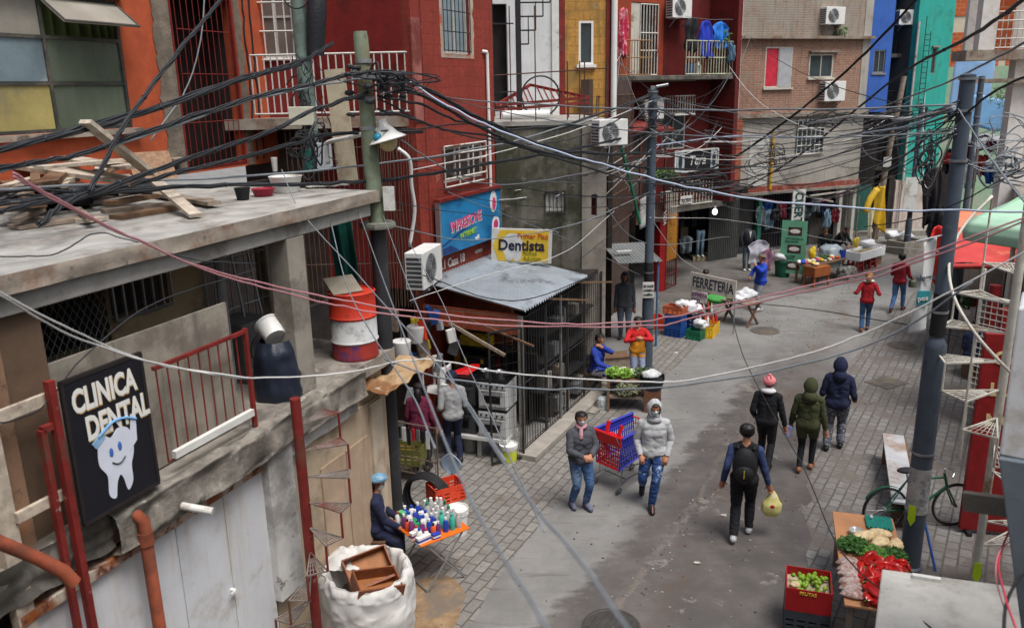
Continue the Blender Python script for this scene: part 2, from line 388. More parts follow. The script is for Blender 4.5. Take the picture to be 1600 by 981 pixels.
def disc(name, x, y, r, label, m):
    b = MB(); b.lathe([(r, 0), (r, .012), (r-.03, .016), (r-.04, .01), (.001, .01)], n=28, cap=False)
    for k in range(-3, 4):
        w = math.sqrt(max(0, (r-.06)**2-(k*.085)**2)); b.box(-w, w, k*.085-.02, k*.085+.02, .008, .017)
    o = b.obj(name, m, loc=(x, y, .004), rot=R(rnd.uniform(0, 90))); return tag(o, label, 'manhole cover')
iron = mat('cast_iron', S(92, 88, 84), .6, .2, stain=S(110, 100, 88))
disc('manhole_cover', 6.8, 21.19, .38, 'round iron manhole cover in the road beyond the hardware stall', iron)
disc('manhole_cover', 9.79, 19.66, .36, 'round iron manhole cover in the right paving under the white banner', iron)
b = MB(); b.box(-.36, .36, -.3, .3, 0, .014)
for k in range(6): b.box(-.3, .3, -.25+k*.09, -.2+k*.09, .014, .02)
tag(b.obj('drain_grate', iron, loc=(8.22, 17.04, .004), rot=R(30)), 'rectangular metal access plate in the right paving', 'drain cover')
disc('manhole_cover', 1.14, 8.74, .36, 'dark iron manhole cover cut by the bottom edge of the photo', mat('dark_iron', S(66, 63, 60), .55, .2))
# litter and debris specks on the street
lit = mat('paper_litter', S(190, 186, 178), .9)
for x, y, s, lb in ((3.2, 11.4, .05, 'small white paper scrap on the dark road left of the man with the backpack'), (4.05, 19.45, .07, 'white paper plate lying on the pavement left of the blue crates'), (1.95, 14.6, .04, 'tiny pale scrap on the concrete road near the cart'), (5.9, 24.3, .06, 'pale scrap on the pavement before the red pillar'), (2.5, 10.1, .045, 'tiny paper scrap on the wet road seam')):
    tag(MB().ball((0, 0, .01), (s, s*.7, .012), 8, 5, wob=.6, seed=x).obj('litter', lit, loc=(x, y, .004)), lb, 'litter')
rl = random.Random(14); gritm = [mat('grit_dark', S(84, 78, 72), .95, .3), mat('grit_pale', S(160, 154, 144), .95, .3)]
b = MB()
for k in range(1500):
    a_ = rl.uniform(4, 30); c_ = rl.choice([rl.gauss(-4, .5), rl.gauss(-1.9, .5), rl.uniform(-6, .5), rl.gauss(-3.3, .12)]); x = .869*c_+.494*a_; y = -.494*c_+.869*a_; s_ = rl.choice([.006, .009, .013, .02])
    b.ball((x, y, .006), (s_, s_*rl.uniform(.5, 1), s_*.5), 5, 4, m=k % 2)
tag(b.obj('street_grit', gritm, loc=(0, 0, 0)), 'scattered grit and crumbs along the road and paving edges', None, None, 'stuff')

# ================================================================ frames for facades
def frame(x, y, heading): return dict(loc=(x, y, 0), rz=R(90-heading))
def win(bld, name, x0, x1, z0, z1, y, fm, gm, fw=.05, mull=(1, 1), depth=.06, sill=None, label=None):
    """a window: frame bars as one mesh, glazing as a child"""
    b = MB()
    b.box(x0, x0+fw, y-depth, y, z0, z1); b.box(x1-fw, x1, y-depth, y, z0, z1)
    b.box(x0+fw, x1-fw, y-depth, y, z0, z0+fw); b.box(x0+fw, x1-fw, y-depth, y, z1-fw, z1)
    for i in range(1, mull[0]):
        x = x0+(x1-x0)*i/mull[0]; b.box(x-fw*.35, x+fw*.35, y-depth+.005, y-.004, z0+fw, z1-fw)
    for i in range(1, mull[1]):
        z = z0+(z1-z0)*i/mull[1]; b.box(x0+fw, x1-fw, y-depth+.009, y-.008, z-fw*.35, z+fw*.35)
    f = b.obj(name, fm, bld)
    if label: f['label'] = label
    MB().box(x0+fw*.8, x1-fw*.8, y-.022, y-.014, z0+fw*.8, z1-fw*.8).obj('pane', gm, f)
    if sill: MB().box(x0-.06, x1+.06, y-.14, y+.0, z0-.07, z0-.003).obj('sill', sill, f)
    return f
def wall_holes(b, x0, x1, z0, z1, y0, y1, holes, m=0):
    """solid wall slab with rectangular openings (x0,x1,z0,z1)"""
    xs = sorted(set([x0, x1]+[v for h in holes for v in h[:2] if x0 < v < x1])); zs = sorted(set([z0, z1]+[v for h in holes for v in h[2:4] if z0 < v < z1]))
    for i in range(len(xs)-1):
        run = None
        for j in range(len(zs)-1):
            cx, cz = (xs[i]+xs[i+1])/2, (zs[j]+zs[j+1])/2
            hole = any(h[0] < cx < h[1] and h[2] < cz < h[3] for h in holes)
            if not hole:
                if run is None: run = zs[j]
                end = zs[j+1]
            if (hole or j == len(zs)-2) and run is not None:
                b.box(xs[i], xs[i+1], y0, y1, run, end, m); run = None
    return b
def grille(b, x0, x1, z0, z1, y, n, r=.008, rails=(0, 1), m=0, along='x'):
    for i in range(n+1):
        x = x0+(x1-x0)*i/n
        p, q = ((x, y, z0), (x, y, z1)) if along == 'x' else ((y, x, z0), (y, x, z1))
        b.cyl(p, q, r, n=5, m=m)
    for t in rails:
        z = z0+(z1-z0)*t
        p, q = ((x0, y, z), (x1, y, z)) if along == 'x' else ((y, x0, z), (y, x1, z))
        b.cyl(p, q, r*1.3, n=5, m=m)
    return b
def ac_unit(loc, rz, label, w=.8, h=.55, d=.3):
    t = thing('air_conditioner', label, 'air conditioner', loc, rz, 'outdoor air conditioning units on the walls')
    MB().box(-w/2, w/2, -d, 0, 0, h).obj('casing', white_plastic, t, bevel=.015)
    b = MB()
    cx, cz, rr = -w*.12, h/2, h*.4
    for k in range(1, 6): b.tube([(cx+rr*k/5*math.cos(a*math.pi/12), -d-.012, cz+rr*k/5*math.sin(a*math.pi/12)) for a in range(24)], .004, 4, closed=True)
    for k in range(6):
        a = k*math.pi/3; b.cyl((cx, -d-.008, cz), (cx+rr*math.cos(a), -d-.008, cz+rr*math.sin(a)), .004, n=4)
    b.obj('fan_grille', galv, t)
    MB().cyl((cx, -d-.001, cz), (cx, -d-.006, cz), rr*.96, n=24).obj('fan_opening', mat('fan_shadow', S(96, 98, 98), .8), t)
    b = MB()
    for k in range(7): b.box(-w/2-.006, -w/2-.001, -d+.03, -.03, .05+k*(h-.1)/7, .05+(k+.6)*(h-.1)/7)
    b.obj('side_louvre', mat('louvre_dark', S(70, 74, 78), .7), t)
    b = MB()
    for x in (-w*.32, w*.32): b.box(x-.02, x+.02, -d-.03, .0, -.035, -.002); b.bar((x, -.03, -.25), (x, -d+.04, -.035), .025)
    b.obj('bracket', galv, t)
    return t
# ================================================================ near left building: roof slab, balcony, orange upper house
F1 = frame(-2.0, 9.6, 22)
conc_edge = mat('slab_edge_concrete', S(150, 140, 128), .85, .2, 4, stain=S(120, 88, 70), stain_amt=.5, stain2=S(88, 82, 76), stain2_amt=.5)
slab_top = mat('slab_top_concrete', S(158, 156, 151), .85, .2, 2.5, stain=S(118, 112, 106), stain_amt=.4, stain2=S(166, 162, 156))
orange = mat('orange_render', S(176, 84, 52), .85, .16, 3, stain=S(156, 72, 46), stain_amt=.3, streak=S(168, 78, 46), stain2=S(196, 170, 146), stain2_amt=-.25)
beige = mat('beige_render', S(186, 168, 144), .85, .1, 2.5, stain=S(150, 134, 114), stain_amt=.35, streak=S(160, 140, 118))
garage_white = mat('garage_white_paint', S(204, 207, 212), .55, .05, 2, stain=S(184, 182, 178), stain_amt=.3, streak=S(192, 184, 172), stain2=S(150, 112, 80), stain2_amt=-.3)
inner_wall = mat('balcony_wall', S(168, 152, 122), .85, .12, 3, stain=S(128, 112, 92), stain_amt=.4)
b1 = thing('terrace_building', 'concrete building with balcony, white garage doors and orange house on top of its slab', 'building', **F1)
MB().box(-8, .92, 0, 4.6, 5.08, 5.21).box(-8, .80, .06, .3, 4.9, 5.078).obj('roof_slab', [slab_top], b1, bevel=.01)
def rough_edge(u, v): # knobbly front edge of the slab
    x = -8+8.92*u; z = 5.07+.145*v
    return (x, -.004-.018*noise.noise(Vector((x*3, z*9, 1)))-.012, z)
MB().grid(rough_edge, 90, 5).obj('slab_edge', conc_edge, b1, smooth=True)
MB().box(-.94, -.63, .06, .32, 3.1, 4.898).obj('column', mat('column_concrete', S(146, 140, 130), .85, .15, 3, stain=S(112, 106, 98), stain_amt=.45), b1, bevel=.012)
MB().box(.52, .78, 1.2, 1.45, 3.1, 5.078).obj('column', concrete_dark, b1, bevel=.012)
MB().box(-8, 1.05, -.02, 2.6, 2.9, 3.1).obj('balcony_floor', concrete, b1, bevel=.01)
def lump(u, v):
    x = -3.75+3.85*u; a = v*math.pi; n_ = noise.noise(Vector((x*2.2, v*3, 4)))+.6*noise.noise(Vector((x*6, v*6, 8))); sq = math.copysign(abs(math.cos(a))**.45, math.cos(a))
    return (x, -.03-(.12+.05*n_)*min(1, 1.5*math.sin(a)), 2.92-.19*sq*(1+.10*n_)+.03*n_+.05*noise.noise(Vector((x*1.1, 2, 0))))
MB().grid(lump, 150, 22).obj('ledge', mat('ledge_concrete', S(130, 124, 116), .95, .3, 6, stain=S(84, 82, 74), stain_amt=.6, stain2=S(168, 164, 156), bump=.7), b1, smooth=True)
# ground floor wall, doors
b = MB(); b.box(-1.7, .86, .06, .3, 0, 2.52); b.box(-1.7, .86, .1, .3, 2.52, 2.9); b.box(.56, .86, .3, 3, 0, 2.9); b.box(-4.6, -1.7, .12, .3, 2.70, 2.9)
b.obj('wall', beige, b1)
gd = MB(); gd.box(-4.55, -3.02, .02, .1, 0, 2.60); gd.box(-3.01, -2.38, .02, .1, 0, 2.60); gd.box(-2.37, -1.76, .02, .1, 0, 2.60)
g_ = gd.obj('garage_door', garage_white, b1, bevel=.006)
MB().box(-2.44, -2.40, -.03, .02, 1.52, 1.56).box(-2.49, -2.41, -.045, -.03, 1.525, 1.555).obj('handle', white_paint, g_)
MB().box(-4.6, -1.72, -.03, .1, 2.605, 2.69).obj('door_rail', mat('rusted_rail', S(196, 188, 172), .7, .15, 4, stain=S(150, 84, 40), stain_amt=.9, stain_scale=3.5, stain2=S(96, 52, 36), stain2_amt=.8), g_)
dk = MB(); dk.box(-.72, -.2, .035, .06, 0, 2.1); dk.box(-.18, .34, .035, .06, 0, 2.1); dk.obj('metal_door', mat('beige_door', S(178, 156, 134), .7, .1, 3, streak=S(150, 126, 104)), b1)
MB().box(.42, .70, .02, .06, 0, 2.50).obj('pilaster', mat('cream_pilaster', S(198, 184, 164), .8, .1, 3, stain=S(170, 150, 128)), b1)
MB().box(-1.78, -1.36, -.08, .04, 1.0, 3.08).obj('wall_panel', mat('peeling_white', S(200, 200, 198), .8, .1, 3, stain=S(150, 148, 144), stain_amt=.6, stain2=S(112, 104, 96)), b1, bevel=.01)
MB().grid(lambda u, v: (-1.7+1.75*u, -.03-.03*noise.noise(Vector((u*5, v*3, 9))), 2.55+.4*v), 30, 6).obj('peeling_band', mat('peeling_band', S(196, 194, 190), .85, .12, 4, stain=S(140, 134, 126), stain_amt=.7, stain2=S(110, 96, 86)), b1, smooth=True)
MB().tube([(-3.08, -.1, 2.86), (-2.98, -.42, 2.80)], .035, 12).obj('spout', white_paint, b1)
# balcony back wall with barred openings
b = MB(); wall_holes(b, -8, .52, 3.1, 5.08, 1.55, 1.7, [(-3.72, -2.05, 3.95, 4.85), (-2.0, -1.2, 4.15, 4.95), (-.66, .5, 3.2, 5.0)]); b.obj('balcony_wall', inner_wall, b1)
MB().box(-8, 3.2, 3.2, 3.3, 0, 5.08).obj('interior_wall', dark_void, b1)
for q in ((-3.55, -2.95, 3.95, 4.85, 1.5, 4, .014), (-2.0, -1.2, 4.15, 4.95, 1.5, 6, .016), (-.64, .5, 3.2, 5.0, 1.52, 8, .010, (0, .35, .7, 1))): b = MB(); grille(b, *q); b.obj('window_grille', galv, b1)
b = MB()
for i in range(-7, 12):
    x = -2.95+i*.085
    for s in (1, -1):
        p0 = [x, 3.95]; p1 = [x+s*.9*.62, 4.85]
        if s < 0: p0[0] += .56; p1[0] += .56
        a_, c_ = Vector((p0[0], 1.5, p0[1])), Vector((p1[0], 1.5, p1[1]))
        ts = [0, 1]
        for lim, sg in ((-2.95, 1), (-2.08, -1)):
            da, db = (a_.x-lim)*sg, (c_.x-lim)*sg
            if da < 0 and db < 0: ts = None; break
            if da < 0: ts[0] = max(ts[0], da/(da-db))
            if db < 0: ts[1] = min(ts[1], da/(da-db))
        if ts and ts[1]-ts[0] > .05: b.cyl(a_.lerp(c_, ts[0]), a_.lerp(c_, ts[1]), .005, n=4)
b.obj('chain_link', galv, b1)
MB().cyl((-1.02, .95, 3.1), (-1.02, .95, 5.07), .055, n=12).obj('drain_pipe', mat('grey_pipe', S(150, 152, 154), .6), b1)
# balcony parapet board, red rail, plywood end
MB().box(-4.5, -1.86, .16, .19, 3.12, 4.42).obj('parapet_board', mat('grey_board', S(150, 143, 131), .85, .15, 2, stain=S(118, 110, 100), stain_amt=.55, streak=S(104, 98, 90)), b1)
b = MB(); grille(b, -3.02, -1.85, 3.24, 4.13, -.02, 9, .008, (0,)); b.bar((-3.05, -.02, 4.13), (-1.82, -.02, 4.13), .035); b.bar((-1.84, -.02, 3.1), (-1.84, -.02, 4.16), .04); b.obj('balcony_rail', rust_red, b1)
MB().box(-2.98, -1.9, -.08, -.03, 3.26, 3.33).obj('rail_board', white_paint, b1)
MB().box(-5.3, -4.28, .1, .13, 3.1, 4.9).obj('plywood_panel', mat('stained_plywood', S(146, 116, 94), .75, .2, 2, stain=S(170, 112, 74), stain_amt=.3, stain2=S(92, 72, 58), stain2_amt=.5), b1)
MB().box(-4.28, -3.9, .14, .17, 3.1, 4.88).obj('plywood_panel', mat('dark_plywood', S(104, 84, 68), .75, .2, 2), b1)
b = MB(); b.box(-4.62, -4.48, -.02, .06, 2.4, 4.9); b.obj('timber_stud', wood_pale, b1)
MB().box(-4.75, -3.95, -.06, -.02, 4.20, 4.29).obj('timber_brace', wood_pale, b1)
MB().box(-4.5, -4.05, -.06, -.02, 3.42, 3.5).obj('timber_brace', wood_pale, b1)
# upper orange house
u = MB(); wall_holes(u, -3, 4.62, 5.21, 9.5, 4.3, 4.5, [(-2.4, 1.28, 5.98, 7.72), (2.28, 3.72, 5.24, 8.0)]); u.obj('upper_wall', orange, b1)
def jag(u_, v): # bare cement jamb with a torn edge
    z = 5.22+3.9*v; w = .36+.09*noise.noise(Vector((z*2.3, 1, 0)))+.05*noise.noise(Vector((z*9, 3, 0)))
    return (2.26-w*(1-u_), 4.285, z)
MB().grid(jag, 1, 60).obj('door_jamb', mat('bare_cement', S(122, 112, 100), .95, .25, 5, stain=S(98, 92, 84), stain_amt=.5, bump=.6), b1)
MB().grid(lambda u_, v: (3.74+(.16+.05*noise.noise(Vector((v*14, 7, 0))))*u_, 4.285, 5.22+3.9*v), 1, 60).obj('door_jamb', MATS['bare_cement'], b1)
dr = MB(); dr.bar((2.3, 4.32, 5.25), (2.3, 4.32, 7.95), .045); dr.bar((3.7, 4.32, 5.25), (3.7, 4.32, 7.95), .045); dr.bar((2.3, 4.32, 7.95), (3.7, 4.32, 7.95), .045); dr.bar((2.3, 4.32, 5.27), (3.7, 4.32, 5.27), .045)
grille(dr, 2.4, 3.6, 5.27, 7.95, 4.30, 9, .007, (.27, .55, .8)); dr.obj('door_grille', mat('door_grille_red', S(110, 34, 32), .6, .2), b1)
MB().box(2.2, 3.8, 4.95, 5.0, 5.22, 8.1).obj('door', mat('dark_door', S(34, 26, 24), .6), b1)
MB().box(2.2, 2.27, 4.5, 4.95, 5.22, 8.1).box(3.73, 3.8, 4.5, 4.95, 5.22, 8.1).box(2.2, 3.8, 4.5, 5, 8.0, 8.1).obj('door_reveal', dark_void, b1)
# window: six lights, one hopper open, one boarded yellow
wf = MB(); fr = .045
for x in (-2.4, .0, 1.23): wf.box(x, x+fr, 4.30, 4.36, 5.98, 7.72)
for z in (5.98, 6.58, 7.16, 7.68): wf.box(-2.355, 1.23, 4.305, 4.355, z, z+fr)
w_ = wf.obj('window', mat('window_iron', S(58, 60, 58), .6, stain=S(90, 84, 76)), b1)
MB().box(.05, 1.23, 4.33, 4.34, 6.02, 6.58).box(.05, 1.23, 4.33, 4.34, 6.63, 7.16).obj('pane', mat('dirty_green_pane', S(120, 132, 116), .25, .2, 1.4, bump=.02, spec=.6, alpha=.42, stain=S(140, 146, 134), stain_amt=.2), w_)
MB().box(-2.35, 0, 4.33, 4.34, 6.63, 7.16).obj('pane', mat('hazy_pane', S(104, 120, 128), .3, .3, 1.2, stain=S(160, 166, 166), stain_amt=.2), w_)
MB().box(-2.35, 0, 4.33, 4.34, 7.2, 7.68).obj('pane', mat('dusty_pane', S(150, 146, 136), .4, .2, 1.3), w_)
MB().box(-2.35, 0, 4.325, 4.34, 6.02, 6.58).obj('board', mat('yellow_board', S(158, 146, 92), .6, .2, 2, stain=S(128, 120, 88), stain_amt=.4), w_)
rm = Matrix.Rotation(R(-52), 3, 'X')
hp = MB(); hp.box(.02, 1.26, 4.28, 4.30, 7.16, 7.66, rot=rm, piv=(0, 4.29, 7.66)); hp.obj('hopper_pane', MATS['dusty_pane'], w_)
hf = MB()
for a_ in ((.02, 1.26, 7.16, 7.19), (.02, .05, 7.19, 7.66), (1.23, 1.26, 7.19, 7.66)): hf.box(a_[0], a_[1], 4.27, 4.278, a_[2], a_[3], rot=rm, piv=(0, 4.29, 7.66))
hf.obj('hopper_frame', MATS['window_iron'], w_)
MB().grid(lambda a_, c_: (.0+1.25*a_, 4.42+.06*math.sin(a_*48+2*math.sin(a_*7)), 5.95+1.75*c_), 110, 1).obj('curtain', mat('green_curtain', S(96, 112, 70), .9, .15), w_, smooth=True)
MB().box(-2.5, 1.35, 4.2, 4.3, 7.74, 7.82).obj('lintel', conc_edge, b1)
MB().box(-2.5, 1.35, 4.18, 4.3, 5.9, 5.975).obj('sill', conc_edge, b1)
# side wall of orange house and cracks as thin cables on the render
MB().box(4.42, 4.62, 4.5, 9, 5.21, 9.5).obj('side_wall', orange, b1)
for q, x0 in enumerate((3.98, 4.16)):
    pts = [(x0+.05*noise.noise(Vector((z*2.2, q, 0)))+.03*noise.noise(Vector((z*7, q, 3))), 4.285, 5.3+z) for z in [k*.14 for k in range(28)]]
    tag(MB().tube(pts, .016, 5).obj('wall_cable', cable_black, b1))

# red posts carrying the dental sign, terracotta drain pipes
sg = thing('dental_sign', 'black CLINICA DENTAL signboard with a white tooth, on a red post', 'sign', **F1)
MB().box(-3.90, -3.10, -.16, -.13, 3.2, 4.35).obj('panel', mat('sign_black', S(26, 26, 34), .5, .1), sg)
b = MB(); b.bar((-3.92, -.15, 4.36), (-3.08, -.15, 4.36), .03); b.bar((-3.92, -.15, 3.19), (-3.08, -.15, 3.19), .03); b.bar((-3.91, -.15, 3.2), (-3.91, -.15, 4.36), .03); b.bar((-3.09, -.15, 3.2), (-3.09, -.15, 4.36), .03); b.obj('frame', mat('sign_frame', S(40, 34, 34), .6), sg)
b = MB(); b.bar((-3.98, -.12, 1.2), (-3.98, -.12, 4.4), .06); b.bar((-4.1, -.1, 1.2), (-4.1, -.1, 4.05), .05); b.bar((-4.1, -.1, 4.05), (-3.95, -.1, 4.05), .05); b.obj('post', rust_red, sg)
lw = mat('sign_letter_white', S(226, 226, 222), .6, .03, bump=0); lg = mat('sign_letter_edge', S(206, 168, 96), .6, .03, bump=0)
for body, x, z, s_ in (('CLINICA', -3.85, 4.09, .26), ('DENTAL', -3.76, 3.84, .27)):
    text(body, s_, (x+.007, -.163, z-.009), lg, sg, bold=.011, ext=.001, sx=.66, name='lettering')
    text(body, s_, (x, -.166, z), lw, sg, bold=.009, ext=.001, sx=.66, name='lettering')
# tooth emblem with brush
tooth = [(-.17, .20), (-.10, .26), (-.03, .22), (.04, .27), (.13, .25), (.18, .16), (.17, .02), (.13, -.08), (.12, -.22), (.06, -.28), (.03, -.16), (0, -.12), (-.04, -.18), (-.07, -.29), (-.13, -.24), (-.12, -.08), (-.18, .04)]
em = MB(); em.prism([(p.x, -.166, p.z) for p in spline([(-3.50+x*1.05, 0, 3.56+z*1.0) for x, z in tooth+tooth[:1]], 5)[:-1]], (0, .004, 0)); e_ = em.obj('tooth_emblem', mat('tooth_white', S(212, 218, 232), .6, .05, bump=0), sg)
for q in ((-3.555, -.168, 3.66), (-3.46, -.168, 3.68)): MB().ball(q, (.022, .003, .04), 12, 6).obj('emblem_eye', mat('emblem_blue', S(70, 110, 190), .5, bump=0), e_)
b = MB(); b.tube([(-3.56+.14*t, -.169, 3.575-.035*math.sin(math.pi*t)) for t in [k/8 for k in range(9)]], .006, 5); b.obj('emblem_smile', mat('emblem_line', S(60, 60, 70), .5, bump=0), e_)
b = MB(); b.tube(spline([(-3.66, -.168, 3.83), (-3.5, -.168, 3.9), (-3.36, -.168, 3.89), (-3.25, -.168, 3.84)], 5), .012, 6); b.obj('brush_handle', mat('brush_blue', S(110, 160, 206), .5, bump=0), e_)
MB().box(-3.72, -3.60, -.17, -.162, 3.77, 3.83, rot=Matrix.Rotation(R(-30), 3, 'Y')).obj('brush_head', mat('brush_blue2', S(140, 180, 216), .5, bump=0), e_)
MB().prism([(-3.36, -.164, 3.60), (-3.27, -.164, 3.66), (-3.245, -.164, 3.88), (-3.30, -.164, 3.90), (-3.33, -.164, 3.74)], (0, -.004, 0)).obj('emblem_arm', MATS['tooth_white'], e_)

terra = mat('terracotta_pvc', S(150, 78, 54), .6, .15, stain=S(112, 64, 48), stain_amt=.45, streak=S(116, 70, 54))  # grime tones also darken the pipes to suggest the dim lower corner
b = MB(); b.tube([(-3.62, .1, 3.02), (-3.56, -.12, 3.04), (-3.52, -.17, 2.95), (-3.52, -.17, 0)], .055, 14); b.cyl((-3.52, -.17, 2.72), (-3.52, -.17, 2.84), .064, n=14); b.cyl((-3.52, -.17, 1.4), (-3.52, -.17, 1.5), .064, n=14)
t = thing('drain_pipe', 'upright terracotta drain pipe with elbow beside the white garage doors', 'pipe', **F1); b.obj('pipe', terra, t, smooth=40)
p0, p1 = at(-30, 835, 5.0), at(98, 892, 5.35)
tag(MB().tube([p0, at(60, 872, 5.25), p1, p1+Vector((.05, .03, -.12))], [.048, .048, .053, .053], 14).obj('drain_pipe', terra, smooth=40), 'sloping terracotta pipe ending over the grey box at the lower left corner', 'pipe')
q = G(118, 915, 2.35)
t = thing('meter_box', 'battered grey concrete meter box in the lower left corner', 'utility box', q, R(60))
MB().box(-.22, .3, -.12, .25, -2.35, -.02).obj('casing', concrete, t, bevel=.015)
MB().box(-.25, .33, -.15, .28, -.02, .03).obj('lid', concrete, t, bevel=.01)
MB().box(-.16, .18, -.135, -.122, -.5, -.12).obj('hatch', dark_void, t)
MB().box(-2.6, -.25, -.1, .3, -.12, -.02).obj('top_slab', concrete, t)
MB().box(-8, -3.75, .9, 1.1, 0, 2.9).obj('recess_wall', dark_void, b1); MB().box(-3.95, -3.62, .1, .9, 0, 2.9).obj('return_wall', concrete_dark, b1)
MB().grid(lambda u_, v: (-8+4.3*u_, -.03-.06*noise.noise(Vector((u_*14, v*3, 2))), 2.78+.34*v+.05*noise.noise(Vector((u_*20, 5, 0)))*(1-v)), 80, 8).obj('broken_edge', concrete_dark, b1, smooth=True)
MB().grid(lambda u_, v: (-5.45+.5*u_, -.04-.05*math.sin(u_*9+v*2), 2.75+1.0*v), 14, 8).obj('hanging_cloth', mat('brown_sacking', S(118, 100, 76), .95, .15), b1, smooth=True)

# ---------------------------------------------------------------- things on the balcony
def b1pt(u_, v, z): return Vector((-2.0+.3746*u_-.9272*v, 9.6+.9272*u_+.3746*v, z))
sg.scale = (.93, 1, 1); sg.location = b1pt(-.413, 0, 0)
t = thing('oil_drum', 'steel drum painted red, white and blue on the balcony beside the pole', 'drum', b1pt(.55, .27, 3.1), 0)
dr_ = mat('drum_red', S(196, 58, 38), .55, .12, 4, stain=S(210, 150, 130), stain_amt=.15, stain2=S(120, 50, 40)); dw = mat('drum_white', S(198, 200, 200), .55, .08, stain=S(120, 120, 122), stain_amt=.25); db = mat('drum_dark_red', S(156, 54, 46), .55, .15, stain=S(66, 58, 110), stain_amt=.35, stain_scale=3)
MB().lathe([(.29, 0), (.30, .02), (.295, .05), (.295, .22)], n=28, m=0).obj('lower_band', db, t, smooth=50)
MB().lathe([(.295, .22), (.31, .24), (.296, .26), (.296, .52), (.295, .53)], n=28, cap=False).obj('middle_band', dw, t, smooth=50)
MB().lathe([(.295, .53), (.31, .56), (.296, .58), (.296, .84), (.305, .87), (.29, .88), (.29, .85), (.01, .85)], n=28, cap=False).obj('upper_band', dr_, t, smooth=50)
tag(MB().box(-.2, .2, -.17, .17, 0, .03, rot=Matrix.Rotation(R(28), 3, 'X')).obj('scrap_board', mat('grey_mdf', S(140, 132, 118), .8), loc=b1pt(.5, .36, 4.03), rot=R(35)), 'grey square board leaning on top of the painted drum', 'board')
def bagmesh(r, h, seed, top=.4):
    b = MB(); b.grid(lambda u_, v: ((r*(1-.22*v**3)*(1+.09*noise.noise(Vector((math.cos(u_*6.283)*1.6, math.sin(u_*6.283)*1.6, v*5+seed)))+.03*math.sin(u_*60+v*6))*(1-(1-top)*max(0, v-.82)/.18))*math.cos(u_*6.2832),
                                       (r*(1-.22*v**3)*(1+.09*noise.noise(Vector((math.cos(u_*6.283)*1.6, math.sin(u_*6.283)*1.6, v*5+seed)))+.03*math.sin(u_*60+v*6))*(1-(1-top)*max(0, v-.82)/.18))*math.sin(u_*6.2832), h*v), 48, 16)
    return b
tag(bagmesh(.27, .66, 2, .78).obj('rubbish_bag', mat('navy_bin_bag', S(36, 42, 56), .35, .15, bump=.4), loc=b1pt(-.98, .32, 3.1), smooth=True), 'full dark blue plastic rubbish bag standing on the balcony', 'rubbish bag')
t = thing('paint_bucket', 'white plastic bucket lying on top of the dark rubbish bag', 'bucket', b1pt(-1.02, .27, 3.80), R(20))
b = MB(); b.tube([(0, -.0, 0), (.02, .0, .2)], [.12, .14], 18); b.obj('pail', white_plastic, t, smooth=40); MB().cyl((.02, 0, .2), (.022, 0, .225), .15, n=20).obj('lid', white_plastic, t, smooth=40)
t.rotation_euler = (R(-50), R(15), R(60))
b = MB().grid(lambda u_, v: (.30*u_-.15+.02*math.sin(v*6), .06*math.sin(u_*11)+.02*math.sin(v*9), 1.4*v), 24, 14)
tag(b.obj('tarpaulin', mat('teal_tarp', S(30, 104, 92), .7, .15), loc=b1pt(1.12, .72, 3.65), rot=R(15), smooth=True, solid=.01), 'dark teal tarpaulin hanging down behind the painted drum', 'tarpaulin')
t = thing('step_ladder', 'thin metal ladder leaning in the balcony beside the concrete column', 'ladder', b1pt(-.35, 1.0, 3.1), R(60))
b = MB(); b.cyl((-.15, 0, 0), (-.12, .3, 1.75), .015); b.cyl((.15, 0, 0), (.12, .3, 1.75), .015)
for k in range(1, 6): b.cyl((-.145, .05*k, .29*k), (.145, .05*k, .29*k), .012)
b.obj('frame', galv, t)
t = thing('washing_machine', 'dark grey appliance stored at the back of the balcony by the pipe', 'appliance', b1pt(-.55, 1.15, 3.1), R(68))
MB().box(-.27, .27, -.25, .25, 0, .72).obj('cabinet', mat('grey_appliance', S(92, 94, 96), .5), t, bevel=.01); MB().cyl((0, -.25, .38), (0, -.265, .38), .16, n=20).obj('door', glass_dark, t)
# crumpled awning sheet at the pole foot
t = tag(MB().grid(lambda u_, v: (1.15*u_-.5, .55*v-.3+.05*noise.noise(Vector((u_*4, v*4, 2))), .05*math.sin(u_*26+v*3)*.4+.10*noise.noise(Vector((u_*3, v*3, 5)))-.10*v*0+.12*u_), 50, 14).obj('sheet_metal', mat('tan_rusted_sheet', S(172, 146, 112), .8, .18, 3, stain=S(120, 82, 50), stain_amt=.7, stain2=S(196, 184, 166)), loc=b1pt(.72, -.12, 2.74), rot=R(62), smooth=True, solid=.012), 'crumpled tan corrugated sheet jutting out at the foot of the green pole', 'metal sheet')

